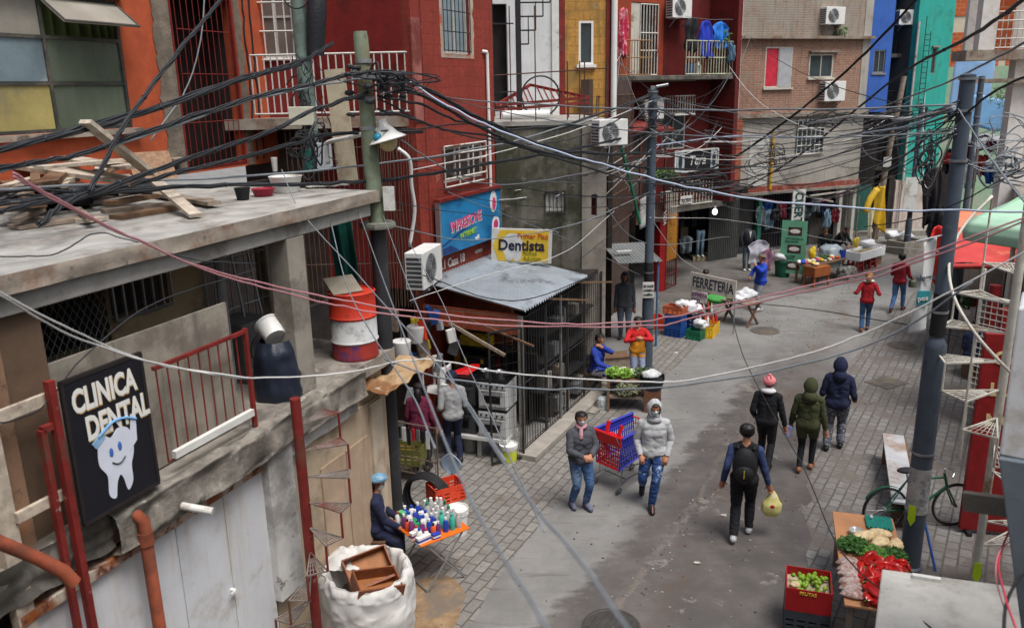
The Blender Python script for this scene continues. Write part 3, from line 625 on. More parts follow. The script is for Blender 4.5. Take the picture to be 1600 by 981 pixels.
# ---------------------------------------------------------------- timber and junk on the terrace slab
pl_g = 'loose planks piled on the terrace slab'
def plank(p, q, w, h, m, label):
    p, q = Vector(p), Vector(q); c = (p+q)/2; b = MB(); b.bar(p-c, q-c, w, h)
    o = b.obj('plank', m, loc=c); return tag(o, label, 'plank', pl_g)
def sl(px, py, h=0): g = G(px, py, 5.215+h); return g
plank(sl(-60, 247, .42), sl(212, 283, .30), .30, .05, wood_pale, 'long pale board lying flat, topmost across the timber pile')
plank(at(133, 190, 8.2), at(236, 272, 8.9), .15, .045, wood_pale, 'pale board standing slanted out of the pile before the window')
plank(sl(245, 285, .28), sl(306, 337, .03), .13, .035, wood_pale, 'pale board sloping off the pile on to the bare slab')
sp_ = [(0, 310, 150, 300, .10, wood, 'grey board at the bottom of the pile under the long pale board'), (60, 262, 190, 250, .52, wood_pale, 'short pale board high on the pile below the boarded yellow pane'), (40, 232, 160, 225, .56, wood, 'grey board highest on the pile against the orange wall'),
       (0, 330, 110, 292, .16, wood_brown, 'brown plank poking out at the left end of the pile'), (160, 330, 330, 312, .02, wood, 'grey plank lying along the slab edge below the pile'), (20, 355, 150, 338, .02, wood, 'grey plank lying nearest the slab edge on the left'),
       (170, 318, 240, 306, .08, wood_brown, 'brown block of timber under the sloping board'), (215, 245, 285, 250, .25, wood, 'grey chipboard piece stacked beside the orange wall'), (70, 290, 120, 250, .33, wood_brown, 'brown plank end crossing the long pale board'),
       (10, 285, 60, 320, .22, wood_brown, 'brown short plank sloping at the left of the pile'), (110, 300, 220, 285, .14, wood, 'dark grey board in the middle of the pile'), (230, 300, 335, 318, .05, wood, 'grey batten lying on the slab before the red grille door'),
       (95, 246, 205, 262, .46, wood_pale, 'thin pale batten sloping across the top of the pile'), (20, 300, 110, 280, .28, wood_pale, 'pale plank half hidden under black cables'), (180, 340, 290, 322, .02, wood_brown, 'thin brown strip of timber on the slab edge')]
for a_ in sp_: plank(sl(a_[0], a_[1], a_[4]), sl(a_[2], a_[3], a_[4]), rnd.uniform(.14, .28), rnd.uniform(.03, .06), a_[5], a_[6])
ro = random.Random(9)
for k in range(18):
    a_ = (ro.uniform(0, 230), ro.uniform(255, 345)); c_ = (a_[0]+ro.uniform(-70, 70), a_[1]+ro.uniform(-22, 22)); z_ = ro.uniform(.05, .42)*(1 if a_[1] < 310 else .35)
    plank(sl(a_[0], a_[1], z_), sl(c_[0], c_[1], z_+ro.uniform(-.05, .12)), ro.uniform(.06, .16), ro.uniform(.02, .05), [wood, wood_pale, wood_brown, wood_pale][k % 4], 'short timber offcut lying loose in the plank pile on the slab')
ch = tag(MB().box(-.3, .3, -.25, .25, 0, .02, rot=Matrix.Rotation(R(55), 3, 'X')).obj('chipboard', mat('chipboard', S(146, 116, 92), .85, .25, 20), loc=sl(238, 262, .2), rot=R(40)), 'square brown chipboard panel leaning on the pile', 'board')
b = MB()
rh = random.Random(8)
for k in range(14):
    j = lambda: rh.uniform(-9, 9)
    pts = [sl(-30+j(), 318+j()*2, .12+.02*k), sl(50+j()*2, 300+j()*1.4, .22+.01*k), sl(130+j()*3, 302+j(), .2), sl(215+j()*4, 296+j()*1.2, .14)]
    b.tube(spline(pts, 6), rh.choice([.009, .014, .018]), 6)
tag(b.obj('cable_heap', cable_black), 'tangle of thick black cable heaped over the timber pile', 'cable heap')
bw = MB().ball((0, 0, .12), (.42, .3, .16), 16, 10, wob=.5, seed=3); tag(bw.obj('plastic_sheet', mat('black_plastic_sheet', S(32, 34, 40), .4), loc=sl(95, 325), smooth=True), 'black plastic sheeting crumpled among the planks', 'plastic sheet')
def pot(px, py, r, h, m, label, n='plant_pot', cat='pot'):
    return tag(MB().lathe([(r*.75, 0), (r, h*.9), (r*1.06, h), (r*.9, h), (r*.85, h*.9), (.01, h*.85)], n=18, cap=False).obj(n, m, loc=sl(px, py), smooth=40), label, cat)
pot(380, 312, .09, .14, rubber, 'small black pot on the slab edge left of the maroon bowl')
pot(412, 306, .14, .09, mat('maroon_plastic', S(150, 34, 56), .5), 'shallow maroon bowl on the terrace slab', 'bowl', 'bowl')
pot(448, 300, .2, .2, white_paint, 'broad white basin on the terrace slab before the orange wall', 'basin', 'basin')
pot(430, 268, .05, .22, white_paint, 'thin white pipe stub standing on the terrace slab', 'pipe_stub', 'pipe')
tag(MB().grid(lambda u_, v: (.55*u_-.27, .3*v-.15, .04*noise.noise(Vector((u_*4, v*3, 1)))+.03), 10, 6).obj('sack', mat('pale_sack', S(196, 190, 182), .9), loc=sl(512, 292), rot=R(10), smooth=True, solid=.02), 'flat pale sack on the slab corner before the pole', 'sack')
# ================================================================ dark red brick house with the appliance shop
red_brick = brick('red_painted_brick', S(142, 58, 46), S(134, 54, 43), S(120, 48, 40), .34, .18, .006, stain=S(124, 50, 40), bump=.35, stain_lo=.50, drip=S(104, 40, 35), peel=S(150, 96, 84))
brick_raw = brick('hollow_red_brick', S(170, 82, 54), S(148, 66, 44), S(126, 108, 92), .24, .11, .014, stain=S(120, 74, 56), stain_lo=.55)
red_plaster = mat('dark_red_plaster', S(122, 34, 30), .85, .15, 3, stain=S(96, 30, 28), stain_amt=.45, streak=S(100, 34, 30))
F2 = frame(-1.56, 14.6, 26.8)
def b2pt(u, v, z=0): return Vector((-1.56+.4509*u-.8926*v, 14.6+.8926*u+.4509*v, z))
b2 = thing('red_brick_house', 'dark red painted brick house with barred windows above the appliance shop', 'house', **F2)
b = MB(); wall_holes(b, -.07, 2.86, 0, 11, 0, .2, [(.95, 1.92, 7.05, 8.5), (.78, 2.35, 4.75, 5.40)]); b.obj('wall', red_brick, b2)
MB().box(-.07, .13, .2, 3.2, 2.9, 11).obj('side_wall', red_plaster, b2)
MB().box(-.10, .16, -.03, .0, 5.9, 7.6).obj('pilaster', mat('pink_pilaster', S(150, 92, 84), .85, .2, 4, stain=S(112, 52, 46), stain_amt=.6), b2)
bars_w = mat('white_bars', S(196, 194, 188), .6, .1, stain=S(130, 100, 84), stain_amt=.25)
w_ = win(b2, 'window', .95, 1.92, 7.05, 8.5, .1, bars_w, mat('pale_pane', S(140, 156, 164), .2, .15, 2, bump=0), mull=(2, 1))
b = MB(); grille(b, .95, 1.92, 7.08, 8.5, -.03, 7, .008, (.02, .25, .5, .75)); b.obj('grille', black_metal, w_)
b = MB()
b.grid(lambda u, v: (.86+.09*u*(1+.3*noise.noise(Vector((0, v*9, 0)))), -.006, 7.0+1.6*v), 1, 24); b.grid(lambda u, v: (1.92+.16*u*(1+.4*noise.noise(Vector((3, v*9, 0)))), -.006, 6.98+1.6*v), 1, 24)
b.grid(lambda u, v: (.86+1.2*u, -.007, 6.98+(.07+.03*noise.noise(Vector((u*8, 1, 0))))*v), 20, 1); b.obj('bare_render', mat('pale_mortar', S(176, 160, 146), .9, .2, 8, stain=S(176, 92, 60), stain_amt=.45, stain_scale=4), b2)
w_ = win(b2, 'window', .78, 2.35, 4.75, 5.40, .1, bars_w, mat('brown_pane', S(74, 60, 56), .35, .2, 2, bump=0), mull=(3, 1))
b = MB(); grille(b, .76, 2.37, 4.68, 5.42, -.05, 3, .014, (0, .2, .4, .6, .8, 1)); b.obj('grille', bars_w, w_)
b = MB(); b.tube([(2.52, -.05, 3.6), (2.52, -.05, 7.08), (2.5, -.05, 7.12), (2.4, -.0, 7.13)], .032, 10); b.obj('downpipe', white_plastic, b2)
MB().tube([(.22, -.02, 3.8+.05*k) for k in range(90)], .006, 4).obj('wall_cable', rust_red, b2)
# billboard and hand-painted address
bb = thing('billboard', 'bright blue shop billboard with pink lettering above the corrugated roof', 'billboard', b2pt(0, 0), F2['rz'])
blue_b = mat('billboard_blue', S(36, 124, 178), .45, .25, 1.5, bump=0, stain=S(30, 84, 150), stain_amt=.35, stain2=S(80, 170, 210), stain2_amt=.2)
MB().box(.36, 2.72, -.15, -.1, 3.47, 4.46).obj('panel', blue_b, bb)
MB().box(.30, 2.76, -.19, -.06, 4.463, 4.52).obj('top_rail', rust_red, bb); MB().box(.30, .357, -.17, -.08, 3.44, 4.46).obj('side_rail', galv, bb); MB().box(2.722, 2.76, -.17, -.08, 3.44, 4.46).obj('side_rail', galv, bb)
text('IMPRESIONE', .26, (.70, -.156, 3.86), mat('letter_pink', S(206, 70, 120), .5, bump=0), bb, rot=(math.pi/2, -R(4), 0), bold=.006, sx=.85)
text('IMPRESIONE', .26, (.715, -.152, 3.845), mat('letter_white', S(220, 222, 228), .5, bump=0), bb, rot=(math.pi/2, -R(4), 0), bold=.014, sx=.85)
text('INTERNET', .14, (1.05, -.156, 3.68), mat('letter_green', S(150, 196, 60), .5, bump=0), bb, rot=(math.pi/2, -R(4), 0), bold=.004)
text('wifi', .12, (1.62, -.156, 3.56), MATS['letter_white'], bb, rot=(math.pi/2, -R(4), 0), bold=.004)
b = MB(); b.ball((2.5, -.155, 3.75), (.17, .004, .17), 20, 8); b.ball((2.42, -.155, 4.22), (.15, .004, .22), 20, 8); b.obj('emblem', MATS['letter_white'], bb)
b = MB(); b.ball((2.5, -.16, 3.75), (.1, .004, .1), 16, 8); b.ball((2.44, -.16, 4.18), (.08, .004, .13), 16, 8); b.obj('emblem_core', MATS['letter_pink'], bb)
b = MB(); b.prism([(.37, -.153, 3.62), (1.5, -.153, 3.9), (1.5, -.153, 3.94), (.37, -.153, 3.66)], (0, .003, 0)); b.prism([(.37, -.153, 3.48), (1.0, -.153, 3.48), (.7, -.153, 3.62), (.37, -.153, 3.60)], (0, .003, 0)); b.obj('swoosh', mat('swoosh_blue', S(26, 62, 120), .5, bump=0), bb)
text('co.1 Casa 18', .24, (.38, -.006, 3.17), mat('wall_letter_white', S(214, 210, 206), .8, bump=0), b2, bold=.006, sx=.85)
text('COPIAS', .09, (1.86, -.006, 3.24), MATS['wall_letter_white'], b2, bold=.003)
# corrugated roof of the shop
sleeve_g = mat('grey_carton', S(120, 124, 128), .7)
corr = mat('corrugated_zinc', S(170, 180, 188), .38, .1, 3, metal=.55, bump=.05, stain=S(120, 126, 132), stain_amt=.35, stain2=S(126, 106, 92), stain2_amt=-.1)
shop = thing('appliance_shop', 'lean-to appliance shop with corrugated roof and black cage front', 'shop', b2pt(0, 0), F2['rz'])
b = MB(); b.grid(lambda u, v: (-.2+2.98*u, -2.08+2.1*v, 2.76+.34*v+.024*math.cos(u*2.98/.105*2*math.pi)), 29*8, 8); b.obj('roof', corr, shop, smooth=True)
b = MB(); b.box(-.13, -.05, -1.9, 0, 2.3, 2.66); b.obj('gable_beam', brick_raw, shop)
b = MB(); b.box(.95, 1.08, -1.25, 0, 0, 2.74); b.obj('partition', brick_raw, shop)
MB().box(-.12, -.05, -1.98, -1.91, .13, 2.64).obj('post', mat('grimy_white', S(150, 146, 138), .7, .15, 5, stain=S(100, 92, 84), stain_amt=.5), shop)
MB().box(-.19, 3.95, -2.26, -1.84, 0, .11).obj('kerb', mat('kerb_concrete', S(152, 146, 138), .85, .15, 3, stain=S(120, 114, 106), stain_amt=.4), shop, bevel=.015)
MB().box(1.2, 3.87, -1.50, -1.48, .13, 2.60).obj('screen', mat('black_mesh_screen', S(34, 33, 33), .8, .3, 3), shop)
r4 = random.Random(4)
for k in range(16):
    x = r4.uniform(1.25, 3.6); z = r4.choice([.14, .14, .75, 1.35, 1.9]); w = r4.uniform(.12, .3); MB().box(x, x+w, -1.80, -1.56, z, z+r4.uniform(.15, .45)).obj('stored_box', [galv, dark_void, concrete, sleeve_g, wood][k % 5], shop)
for z in (.72, 1.32, 1.87): MB().box(1.2, 3.8, -1.82, -1.51, z, z+.025).obj('shop_shelf', black_metal, shop)
b = MB(); grille(b, 0, 3.87, .13, 2.62, -1.95, 34, .007, (0, .02, .5, .98)); 
for x in (0, .95, 2.0, 2.9, 3.87): b.box(x-.02, x+.02, -1.97, -1.93, .13, 2.62)
b.obj('cage_bars', mat('cage_black', S(52, 51, 50), .6, .2), shop)
MB().box(1.6, 1.64, -1.99, -1.95, .13, 2.62).obj('cage_post', galv, shop)
MB().box(2.86, 3.87, -1.88, .2, 2.58, 2.66).obj('cage_roof', dark_void, shop)
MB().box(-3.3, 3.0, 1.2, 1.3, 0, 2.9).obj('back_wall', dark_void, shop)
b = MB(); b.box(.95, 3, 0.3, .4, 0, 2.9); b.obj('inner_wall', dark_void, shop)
b = MB()
for p, q in (((.9, -2.0, 2.72), (1.9, -2.45, 2.5)), ((2.1, -1.9, 2.75), (3.3, -2.4, 2.55)), ((-.2, -1.0, 2.5), (-.3, -2.3, 2.2))): b.bar(p, q, .03)
b.obj('roof_batten', wood_brown, shop)
gt = thing('mesh_gate', 'open dark wire gate standing out from the appliance shop corner', 'gate', b2pt(-.15, -2.0), R(45))
b = MB(); b.bar((0, 0, .03), (0, 0, 2.45), .03); b.bar((.62, 0, .03), (.62, 0, 2.45), .03); b.bar((0, 0, .05), (.62, 0, .05), .03); b.bar((0, 0, 2.45), (.62, 0, 2.45), .03); b.obj('frame', black_metal, gt)
b = MB(); grille(b, 0, .62, .05, 2.45, 0, 7, .0022, [k/12 for k in range(13)]); b.obj('mesh', black_metal, gt)
gt.rotation_euler = (0, 0, R(205))
# Dentista sign on the roof
ds = thing('dentist_sign', 'yellow and white Dentista sign standing on the corrugated roof', 'sign', at(768, 384, 16.4), -R(1))
ds.rotation_euler = (0, R(2.5), -R(3))
MB().box(0, 1.22, 0, .05, -.33, .36).obj('panel', white_paint, ds)
b = MB(); b.prism([(.02, -.004, .02), (.17, -.004, .33), (1.15, -.004, .33), (1.15, -.004, -.30), (.14, -.004, -.30)], (0, .003, 0)); b.obj('yellow_field', mat('sign_yellow', S(226, 190, 60), .5, .08, 2, bump=0), ds)
b = MB(); b.ball((.42, -.006, .02), (.22, .003, .25), 20, 8); b.ball((.36, -.006, -.18), (.09, .003, .12), 14, 8); b.ball((.52, -.006, -.18), (.09, .003, .12), 14, 8); b.obj('tooth_emblem', mat('tooth_silhouette', S(216, 218, 216), .5, bump=0), ds)
text('Primer Piso', .155, (.52, -.01, .17), mat('sign_orange_letter', S(206, 84, 50), .5, bump=0), ds, bold=.002, sx=.85)
text('Dentista', .30, (.13, -.012, -.07), mat('sign_navy_letter', S(38, 36, 60), .5, bump=0), ds, bold=.007, sx=.92)
text('Niños', .13, (.64, -.01, -.17), mat('sign_green_letter', S(130, 140, 40), .5, bump=0), ds, sx=.9)
text('Adultos', .13, (.64, -.01, -.275), MATS['sign_green_letter'], ds, sx=.9)
for p, q in (((1.2, .03, .36), (1.35, .03, .30)), ((.2, .05, -.33), (.2, .05, -.45)), ((1.1, .05, -.33), (1.1, .05, -.5))): MB().bar(p, q, .03).obj('bracket', galv, ds)
ac_unit(b2pt(-.92, -.40, 3.26), F2['rz']+R(12), 'white air conditioner on the red wall left of the blue billboard', .92, .62, .32)
tag(MB().tube(spline([at(622, 232, 13.3), at(640, 250, 13.4), at(643, 290, 13.5), at(648, 330, 13.6), at(640, 385, 13.7)], 6), .03, 10).obj('conduit', white_plastic, smooth=True), 'bent white plastic conduit running down to the air conditioner', 'conduit')

# balcony of the red house beside the pole, barred passage under it
bal = thing('balcony_house', 'dark red house with white railed balcony behind the two green poles', 'house', (-4.5, 14.6, 0), 0)
MB().box(-.4, 2.95, 0, 2.4, 5.82, 6.0).obj('balcony_slab', conc_edge, bal)
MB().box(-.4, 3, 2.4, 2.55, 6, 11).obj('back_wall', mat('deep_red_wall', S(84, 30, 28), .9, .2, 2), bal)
b = MB(); wall_holes(b, -.4, 1.05, 6.0, 11, .75, .9, [(.1, .75, 7.05, 8.4)]); b.obj('wall', red_plaster, bal); MB().box(.95, 1.05, .9, 2.4, 6, 11).obj('side_wall', red_plaster, bal)
w_ = win(bal, 'window', .1, .75, 7.05, 8.4, .86, bars_w, mat('grey_brown_pane', S(116, 104, 98), .4, .2, 2, bump=0), mull=(2, 2), sill=white_paint)
b = MB(); grille(b, .05, .8, 7.0, 8.45, .7, 4, .012, (0, .33, .66, 1)); b.obj('grille', bars_w, w_)
b = MB(); grille(b, .15, .95, 6.08, 7.05, -.0, 7, .013, (0, 1)); grille(b, .95, 2.9, 6.08, 7.05, -.0, 15, .014, (0, 1)); b.obj('railing', bars_w, bal)
b = MB()
for k in range(5): b.box(1.2+.13*k, 1.27+.13*k, 1.6, 1.65, 6, 9.5)
b.obj('slat', mat('dark_slats', S(58, 56, 56), .8), bal)
b = MB(); wall_holes(b, -.4, 2.95, 0, 5.82, .9, 1.0, []); b.obj('passage_wall', mat('passage_wall', S(66, 54, 48), .9, .3, 2), bal)
b = MB(); grille(b, .6, 2.9, 2.6, 5.8, .1, 26, .007, (.25, .55, .9)); b.obj('passage_grille', mat('rusty_bars', S(92, 70, 60), .7, .2), bal)
b = MB()
for k in range(16):
    x = 2.0+.055*k; b.tube([(x+.03*noise.noise(Vector((k*1.7, z*.8, 0))), -.02-.02*(k % 3), 5.8-z*.4) for z in range(9)], .007, 4)
b.obj('hanging_cable', mat('brown_cable', S(96, 80, 68), .8), bal)

# ================================================================ grey concrete block with terrace; white and yellow houses behind
def wt(u, v, z=0, o=(-.28, 17.1), h=85): a = R(h); return Vector((o[0]+math.sin(a)*u-math.cos(a)*v, o[1]+math.cos(a)*u+math.sin(a)*v, z))
F3 = frame(-.28, 17.1, 85)
mossy = mat('mossy_concrete', S(108, 105, 96), .95, .25, 2, stain=S(58, 60, 44), stain_amt=.75, stain_scale=1.1, streak=S(52, 54, 44), stain2=S(140, 136, 126), stain2_amt=.25)
b3 = thing('concrete_block_house', 'mossy grey concrete house with flat terrace beside the dentist sign', 'house', **F3)
b = MB(); wall_holes(b, 0.02, 1.8, 0, 5.68, 0, .2, [(1.04, 1.43, 3.92, 4.33)]); b.obj('wall', mossy, b3)
b = MB(); wall_holes(b, 1.8, 2.32, 0, 5.68, -.03, .2, [(2.0, 2.12, 3.8, 4.25)]); b.obj('pilaster', mat('pale_concrete', S(150, 144, 134), .9, .15, 2.5, stain=S(122, 114, 106), stain_amt=.45, streak=S(128, 120, 112)), b3)
MB().box(2.12, 2.32, .2, 3.4, 0, 5.68).obj('side_wall', concrete_dark, b3)
MB().box(-.05, 2.4, -.05, 4, 5.68, 5.78).obj('terrace_slab', slab_top, b3, bevel=.01)
w_ = win(b3, 'window', 1.04, 1.43, 3.92, 4.33, .12, bars_w, white_paint, mull=(3, 1)); b = MB(); grille(b, 1.02, 1.45, 3.9, 4.35, -.03, 5, .008); b.obj('grille', black_metal, w_)
MB().box(1.98, 2.14, .13, .15, 3.78, 4.27).obj('vent', mat('dark_red_vent', S(92, 44, 40), .8), b3)
ac_unit(wt(2.28, -.02, 5.26), R(5)+R(25), 'white air conditioner hung at the top corner of the mossy concrete house', .72, .52, .30)
wy = thing('white_house', 'white rendered house with dark doorway above the concrete terrace', 'house', (-.45, 20.5, 0), R(7))
b = MB(); wall_holes(b, -.1, 1.55, 5.7, 12, 0, .2, [(.12, .48, 5.9, 8.35)]); b.obj('wall', mat('white_render', S(208, 210, 212), .8, .06, 2, stain=S(186, 188, 190), stain_amt=.25, streak=S(182, 184, 184)), wy)
MB().box(1.55, 1.72, -.05, .2, 5.7, 12).obj('pilaster', white_paint, wy)
MB().box(.05, .55, .3, .34, 5.7, 8.5).obj('door', dark_void, wy)
b = MB(); 
for z in (6.0, 6.35, 7.9): b.bar((-.05, -.12, z), (.62, -.12, z), .03)
b.bar((.12, -.1, 5.75), (.12, -.1, 8.6), .03); b.obj('door_rail', black_metal, wy)
yh = thing('yellow_house', 'ochre yellow brick house with a white window above the terrace', 'house', (1.27, 20.75, 0), R(7))
ybr = brick('ochre_brick', S(190, 142, 74), S(178, 132, 66), S(150, 112, 60), .4, .2, .008, stain=S(140, 112, 64), bump=.4, stain_lo=.50, drip=S(128, 100, 58), peel=S(150, 140, 120))
b = MB(); wall_holes(b, 0.14, 1.15, 5.7, 12, 0, .2, [(.48, .84, 6.95, 7.95)]); b.obj('wall', ybr, yh)
MB().box(0, .14, -.04, .2, 5.7, 12).obj('corner_post', rust_red, yh); MB().box(1.15, 1.24, -.04, .2, 5.7, 12).obj('corner_post', rust_red, yh)
w_ = win(yh, 'window', .48, .84, 6.95, 7.95, .06, white_plastic, glass_dark, .05, sill=white_plastic)
MB().cyl((1.33, -.1, 5.7), (1.33, -.1, 12), .075, n=12).obj('downpipe', white_plastic, yh)
MB().box(1.24, 1.36, 0, 4, 0, 12).obj('side_wall', dark_void, yh)
# rusty canopy frame, black spiral ladder on the terrace
t = thing('canopy_frame', 'rust red triangular steel canopy frame lying on the concrete terrace', 'steel frame', at(775, 165, 18.4), R(4))
A_, B_, C_ = Vector((0, 0, 0)), Vector((.85, 1.0, .42)), Vector((2.05, .1, .12))
b = MB()
for p, q in ((A_, B_), (B_, C_), (A_, C_), (A_+Vector((0, 0, -.1)), C_+Vector((0, 0, -.1)))): b.bar(p, q, .06)
for k in range(1, 9):
    t_ = k/9; b.bar(A_.lerp(B_, t_), A_.lerp(C_, t_*.45), .025); b.bar(C_.lerp(B_, t_), C_.lerp(A_, t_*.55), .025)
b.obj('frame', rust_red, t)
b = MB()
for x in (.1, .95, 1.6, 1.95): b.bar((x, .1, -.5), (x, .1, .02), .03)
b.obj('leg', rust_red, t)
t = thing('fire_ladder', 'black steel zigzag stair frame rising from the concrete terrace', 'ladder', at(812, 185, 18.6), R(5))
b = MB(); b.bar((0, 0, 0), (0, 0, 3.2), .11)
for k in range(7):
    z = 1.55+.28*k; w = .22+.16*k
    b.bar((0, 0, z), (w, 0, z), .03); b.bar((w, 0, z), (w, 0, z+.3), .025)
    if k > 0: b.bar((w-.16, 0, z-.0), (w-.16, 0, z+.3), .02)
b.obj('frame', black_metal, t)
t = thing('terrace_railing', 'thin rusty railing posts along the edge of the concrete terrace', 'railing', wt(0, -.02, 5.78), R(5))
b = MB()
for x in (.35, .85, 1.5, 1.75, 1.85, 2.3): b.cyl((x, 0, 0), (x, 0, 1.15 if x > 1 else 2.2), .013, n=6)
b.cyl((0, 0, .9), (2.35, 0, 1.0), .014, n=6); b.cyl((1.4, 0, .12), (2.35, 0, .12), .012, n=6); b.obj('rail', mat('rust_brown', S(84, 56, 48), .8, .2), t)
tag(MB().tube([(.42*math.cos(a*.2618), 0, .42*math.sin(a*.2618)+.43) for a in range(24)], .02, 6, closed=True).obj('cable_coil', cable_black, loc=at(845, 183, 18.2), rot=R(10)), 'round coil of black cable standing on the concrete terrace', 'cable coil')
tag(MB().cyl((0, 0, .09), (1.0, .1, .09), .09, n=14).obj('plastic_pipe', white_plastic, loc=at(785, 187, 17.9), rot=0, smooth=40), 'fat white plastic pipe lying on the concrete terrace', 'pipe')
tag(MB().grid(lambda u, v: (.5*u, .25*v, .03*noise.noise(Vector((u*5, v*4, 0)))), 8, 5).obj('red_cloth', mat('bright_red', S(190, 40, 40), .7), loc=at(848, 190, 17.6), smooth=True, solid=.01), 'red rag lying flat on the terrace edge', 'rag')

# ================================================================ dark red house across the bend, with balconies and open arcade
F4 = frame(4.79, 25.9, 55)
def b4pt(u, v, z=0): a = R(55); return Vector((4.79+math.sin(a)*u-math.cos(a)*v, 25.9+math.cos(a)*u+math.sin(a)*v, z))
b4 = thing('arcade_house', 'maroon house with laundry balcony and open arcade below', 'house', **F4)
maroon = mat('maroon_render', S(104, 30, 28), .85, .15, 2, stain=S(78, 28, 28), stain_amt=.5, streak=S(84, 32, 30))
burnt = mat('burnt_orange_render', S(150, 64, 40), .85, .15, 2, stain=S(128, 50, 36), stain_amt=.4)
b = MB(); wall_holes(b, -2.4, 1.0, 6.72, 12, 1.1, 1.3, [(-1.55, -.95, 7.9, 9.4), (-.4, .75, 6.72, 8.9)]); b.obj('upper_wall', burnt, b4)
b = MB(); wall_holes(b, 1.0, 3.3, 6.72, 12, 1.1, 1.3, []); b.obj('upper_wall', maroon, b4)
b = MB(); wall_holes(b, -2.4, 3.3, 2.6, 6.55, .95, 1.15, [(.9, 2.0, 4.4, 5.6), (-.4, .35, 3.2, 4.8)]); b.obj('middle_wall', maroon, b4)
MB().box(3.1, 3.3, -.1, 1.6, 2.62, 12).obj('side_wall', maroon, b4)
MB().box(-2.4, 3.3, 0, 1.1, 6.58, 6.72).obj('balcony_slab', concrete_dark, b4, bevel=.02)
MB().box(.5, 3.3, .2, .95, 2.45, 2.62).obj('balcony_slab', concrete_dark, b4)
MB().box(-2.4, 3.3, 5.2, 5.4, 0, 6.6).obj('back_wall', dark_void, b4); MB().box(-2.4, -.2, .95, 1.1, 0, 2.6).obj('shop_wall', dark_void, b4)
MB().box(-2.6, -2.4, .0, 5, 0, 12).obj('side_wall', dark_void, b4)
w_ = win(b4, 'window', -1.55, -.95, 7.9, 9.4, 1.18, wood, mat('black_pane', S(40, 38, 38), .3, bump=0), mull=(2, 1))
w_ = win(b4, 'window', .9, 2.0, 4.4, 5.6, 1.05, off_white, glass_dark, mull=(2, 2)); w_ = win(b4, 'window', -.4, .35, 3.2, 4.8, 1.05, off_white, mat('grey_pane', S(150, 152, 150), .4, bump=0), mull=(2, 2))
d_ = MB(); d_.box(-.4, -.0, 1.12, 1.16, 6.74, 8.88); dd = d_.obj('door', off_white, b4); b = MB(); grille(b, .0, .75, 6.76, 8.85, 1.1, 6, .018, (0, .35, .6, 1)); b.obj('grille', bars_w, dd)
MB().box(-.42, .8, 1.29, 1.33, 6.7, 9).obj('door_void', dark_void, b4)
gw = mat('greenish_white_bars', S(168, 172, 150), .6, .15, stain=S(120, 110, 84))
b = MB(); grille(b, -2.1, -.55, 6.75, 7.72, .06, 14, .014, (0, .5, 1)); b.obj('railing', mat('rusted_ochre_bars', S(140, 110, 78), .7, .15), b4)
b = MB(); grille(b, .95, 3.1, 6.75, 7.74, .06, 17, .018, (0, .5, 1)); b.obj('railing', gw, b4)
b = MB(); grille(b, .62, 2.55, 2.65, 3.4, .2, 13, .018, (0, 1)); b.obj('railing', off_white, b4)
b = MB(); grille(b, -.1, .6, 2.35, 3.2, -.05, 8, .016, (0, 1)); b.obj('railing', off_white, b4)
MB().box(-2.3, .1, -.35, .9, 5.22, 5.3, rot=Matrix.Rotation(R(12), 3, 'X')).obj('tin_awning', mat('maroon_tin', S(124, 50, 46), .6, .15, stain=S(96, 60, 50)), b4)
b = MB(); 
for x in (-2.2, -1.7, -1.15, -.6, -.1): b.bar((x, -.2, 2.6), (x, -.2, 5.2), .05)
for z in (3.0, 3.7, 4.4): b.bar((-2.2, -.2, z), (-.1, -.2, z), .04)
b.obj('scaffold', mat('maroon_steel', S(92, 44, 40), .7, .2), b4)
MB().box(-2.0, -.3, .2, .22, 2.7, 5).obj('shutter', mat('grey_brown_shutter', S(92, 84, 78), .7, .2), b4)
MB().box(-.12, .14, -.1, .16, 0, 2.62).obj('pillar', mat('pillar_red', S(150, 26, 28), .55, .1), b4)
MB().box(-1.2, .0, -.12, -.04, 2.3, 2.9).obj('arcade_fascia', mat('fascia_brown', S(96, 70, 62), .8, .2), b4)
text('VIDA', .2, (-.02, -.125, 2.62), white_paint, b4, rot=(math.pi/2, R(90), 0), bold=.004)
ts = thing('shop_sign', 'black sign lettered in white script above the barred balcony of the maroon house', 'sign', b4pt(.66, .12, 3.74), F4['rz'])
MB().box(0, 2.0, 0, .05, 0, .66).obj('panel', mat('sign_black2', S(28, 28, 34), .5), ts)
b = MB(); b.bar((0, -.01, 0), (2.0, -.01, 0), .05); b.bar((0, -.01, .66), (2.0, -.01, .66), .05); b.bar((0, -.01, 0), (0, -.01, .66), .05); b.bar((2, -.01, 0), (2, -.01, .66), .05); b.obj('frame', white_paint, ts)
for x0, x1 in ((.05, .42), (1.66, 1.95)): q = MB().box(x0, x1, -.02, -.003, .03, .63).obj('photo_panel', mat('photo_pale', S(170, 180, 186), .5, .3, 5), ts); MB().ball(((x0+x1)/2, -.025, .32), (.09, .006, .23), 12, 8).obj('photo_figure', mat('photo_dark', S(46, 48, 56), .6), q)
text('Tera', .42, (.62, -.01, .2), white_paint, ts, bold=.004, shear=.25)
t = thing('street_number', 'small grey plate with pale lettering above the dark arcade', 'sign', b4pt(1.0, .14, 2.7), F4['rz'])
MB().box(0, .55, 0, .03, 0, .26).obj('panel', white_paint, t); text('ROSA', .17, (.05, -.006, .06), mat('grey_letter', S(90, 92, 96), .6, bump=0), t, bold=.003)
mat('cream_wall', S(176, 162, 132), .85, .12, 2)
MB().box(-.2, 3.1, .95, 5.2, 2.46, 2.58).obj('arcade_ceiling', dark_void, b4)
ac_unit(b4pt(.1, .8, 5.42), F4['rz'], 'white air conditioner on the maroon house behind the middle post top', .82, .6)
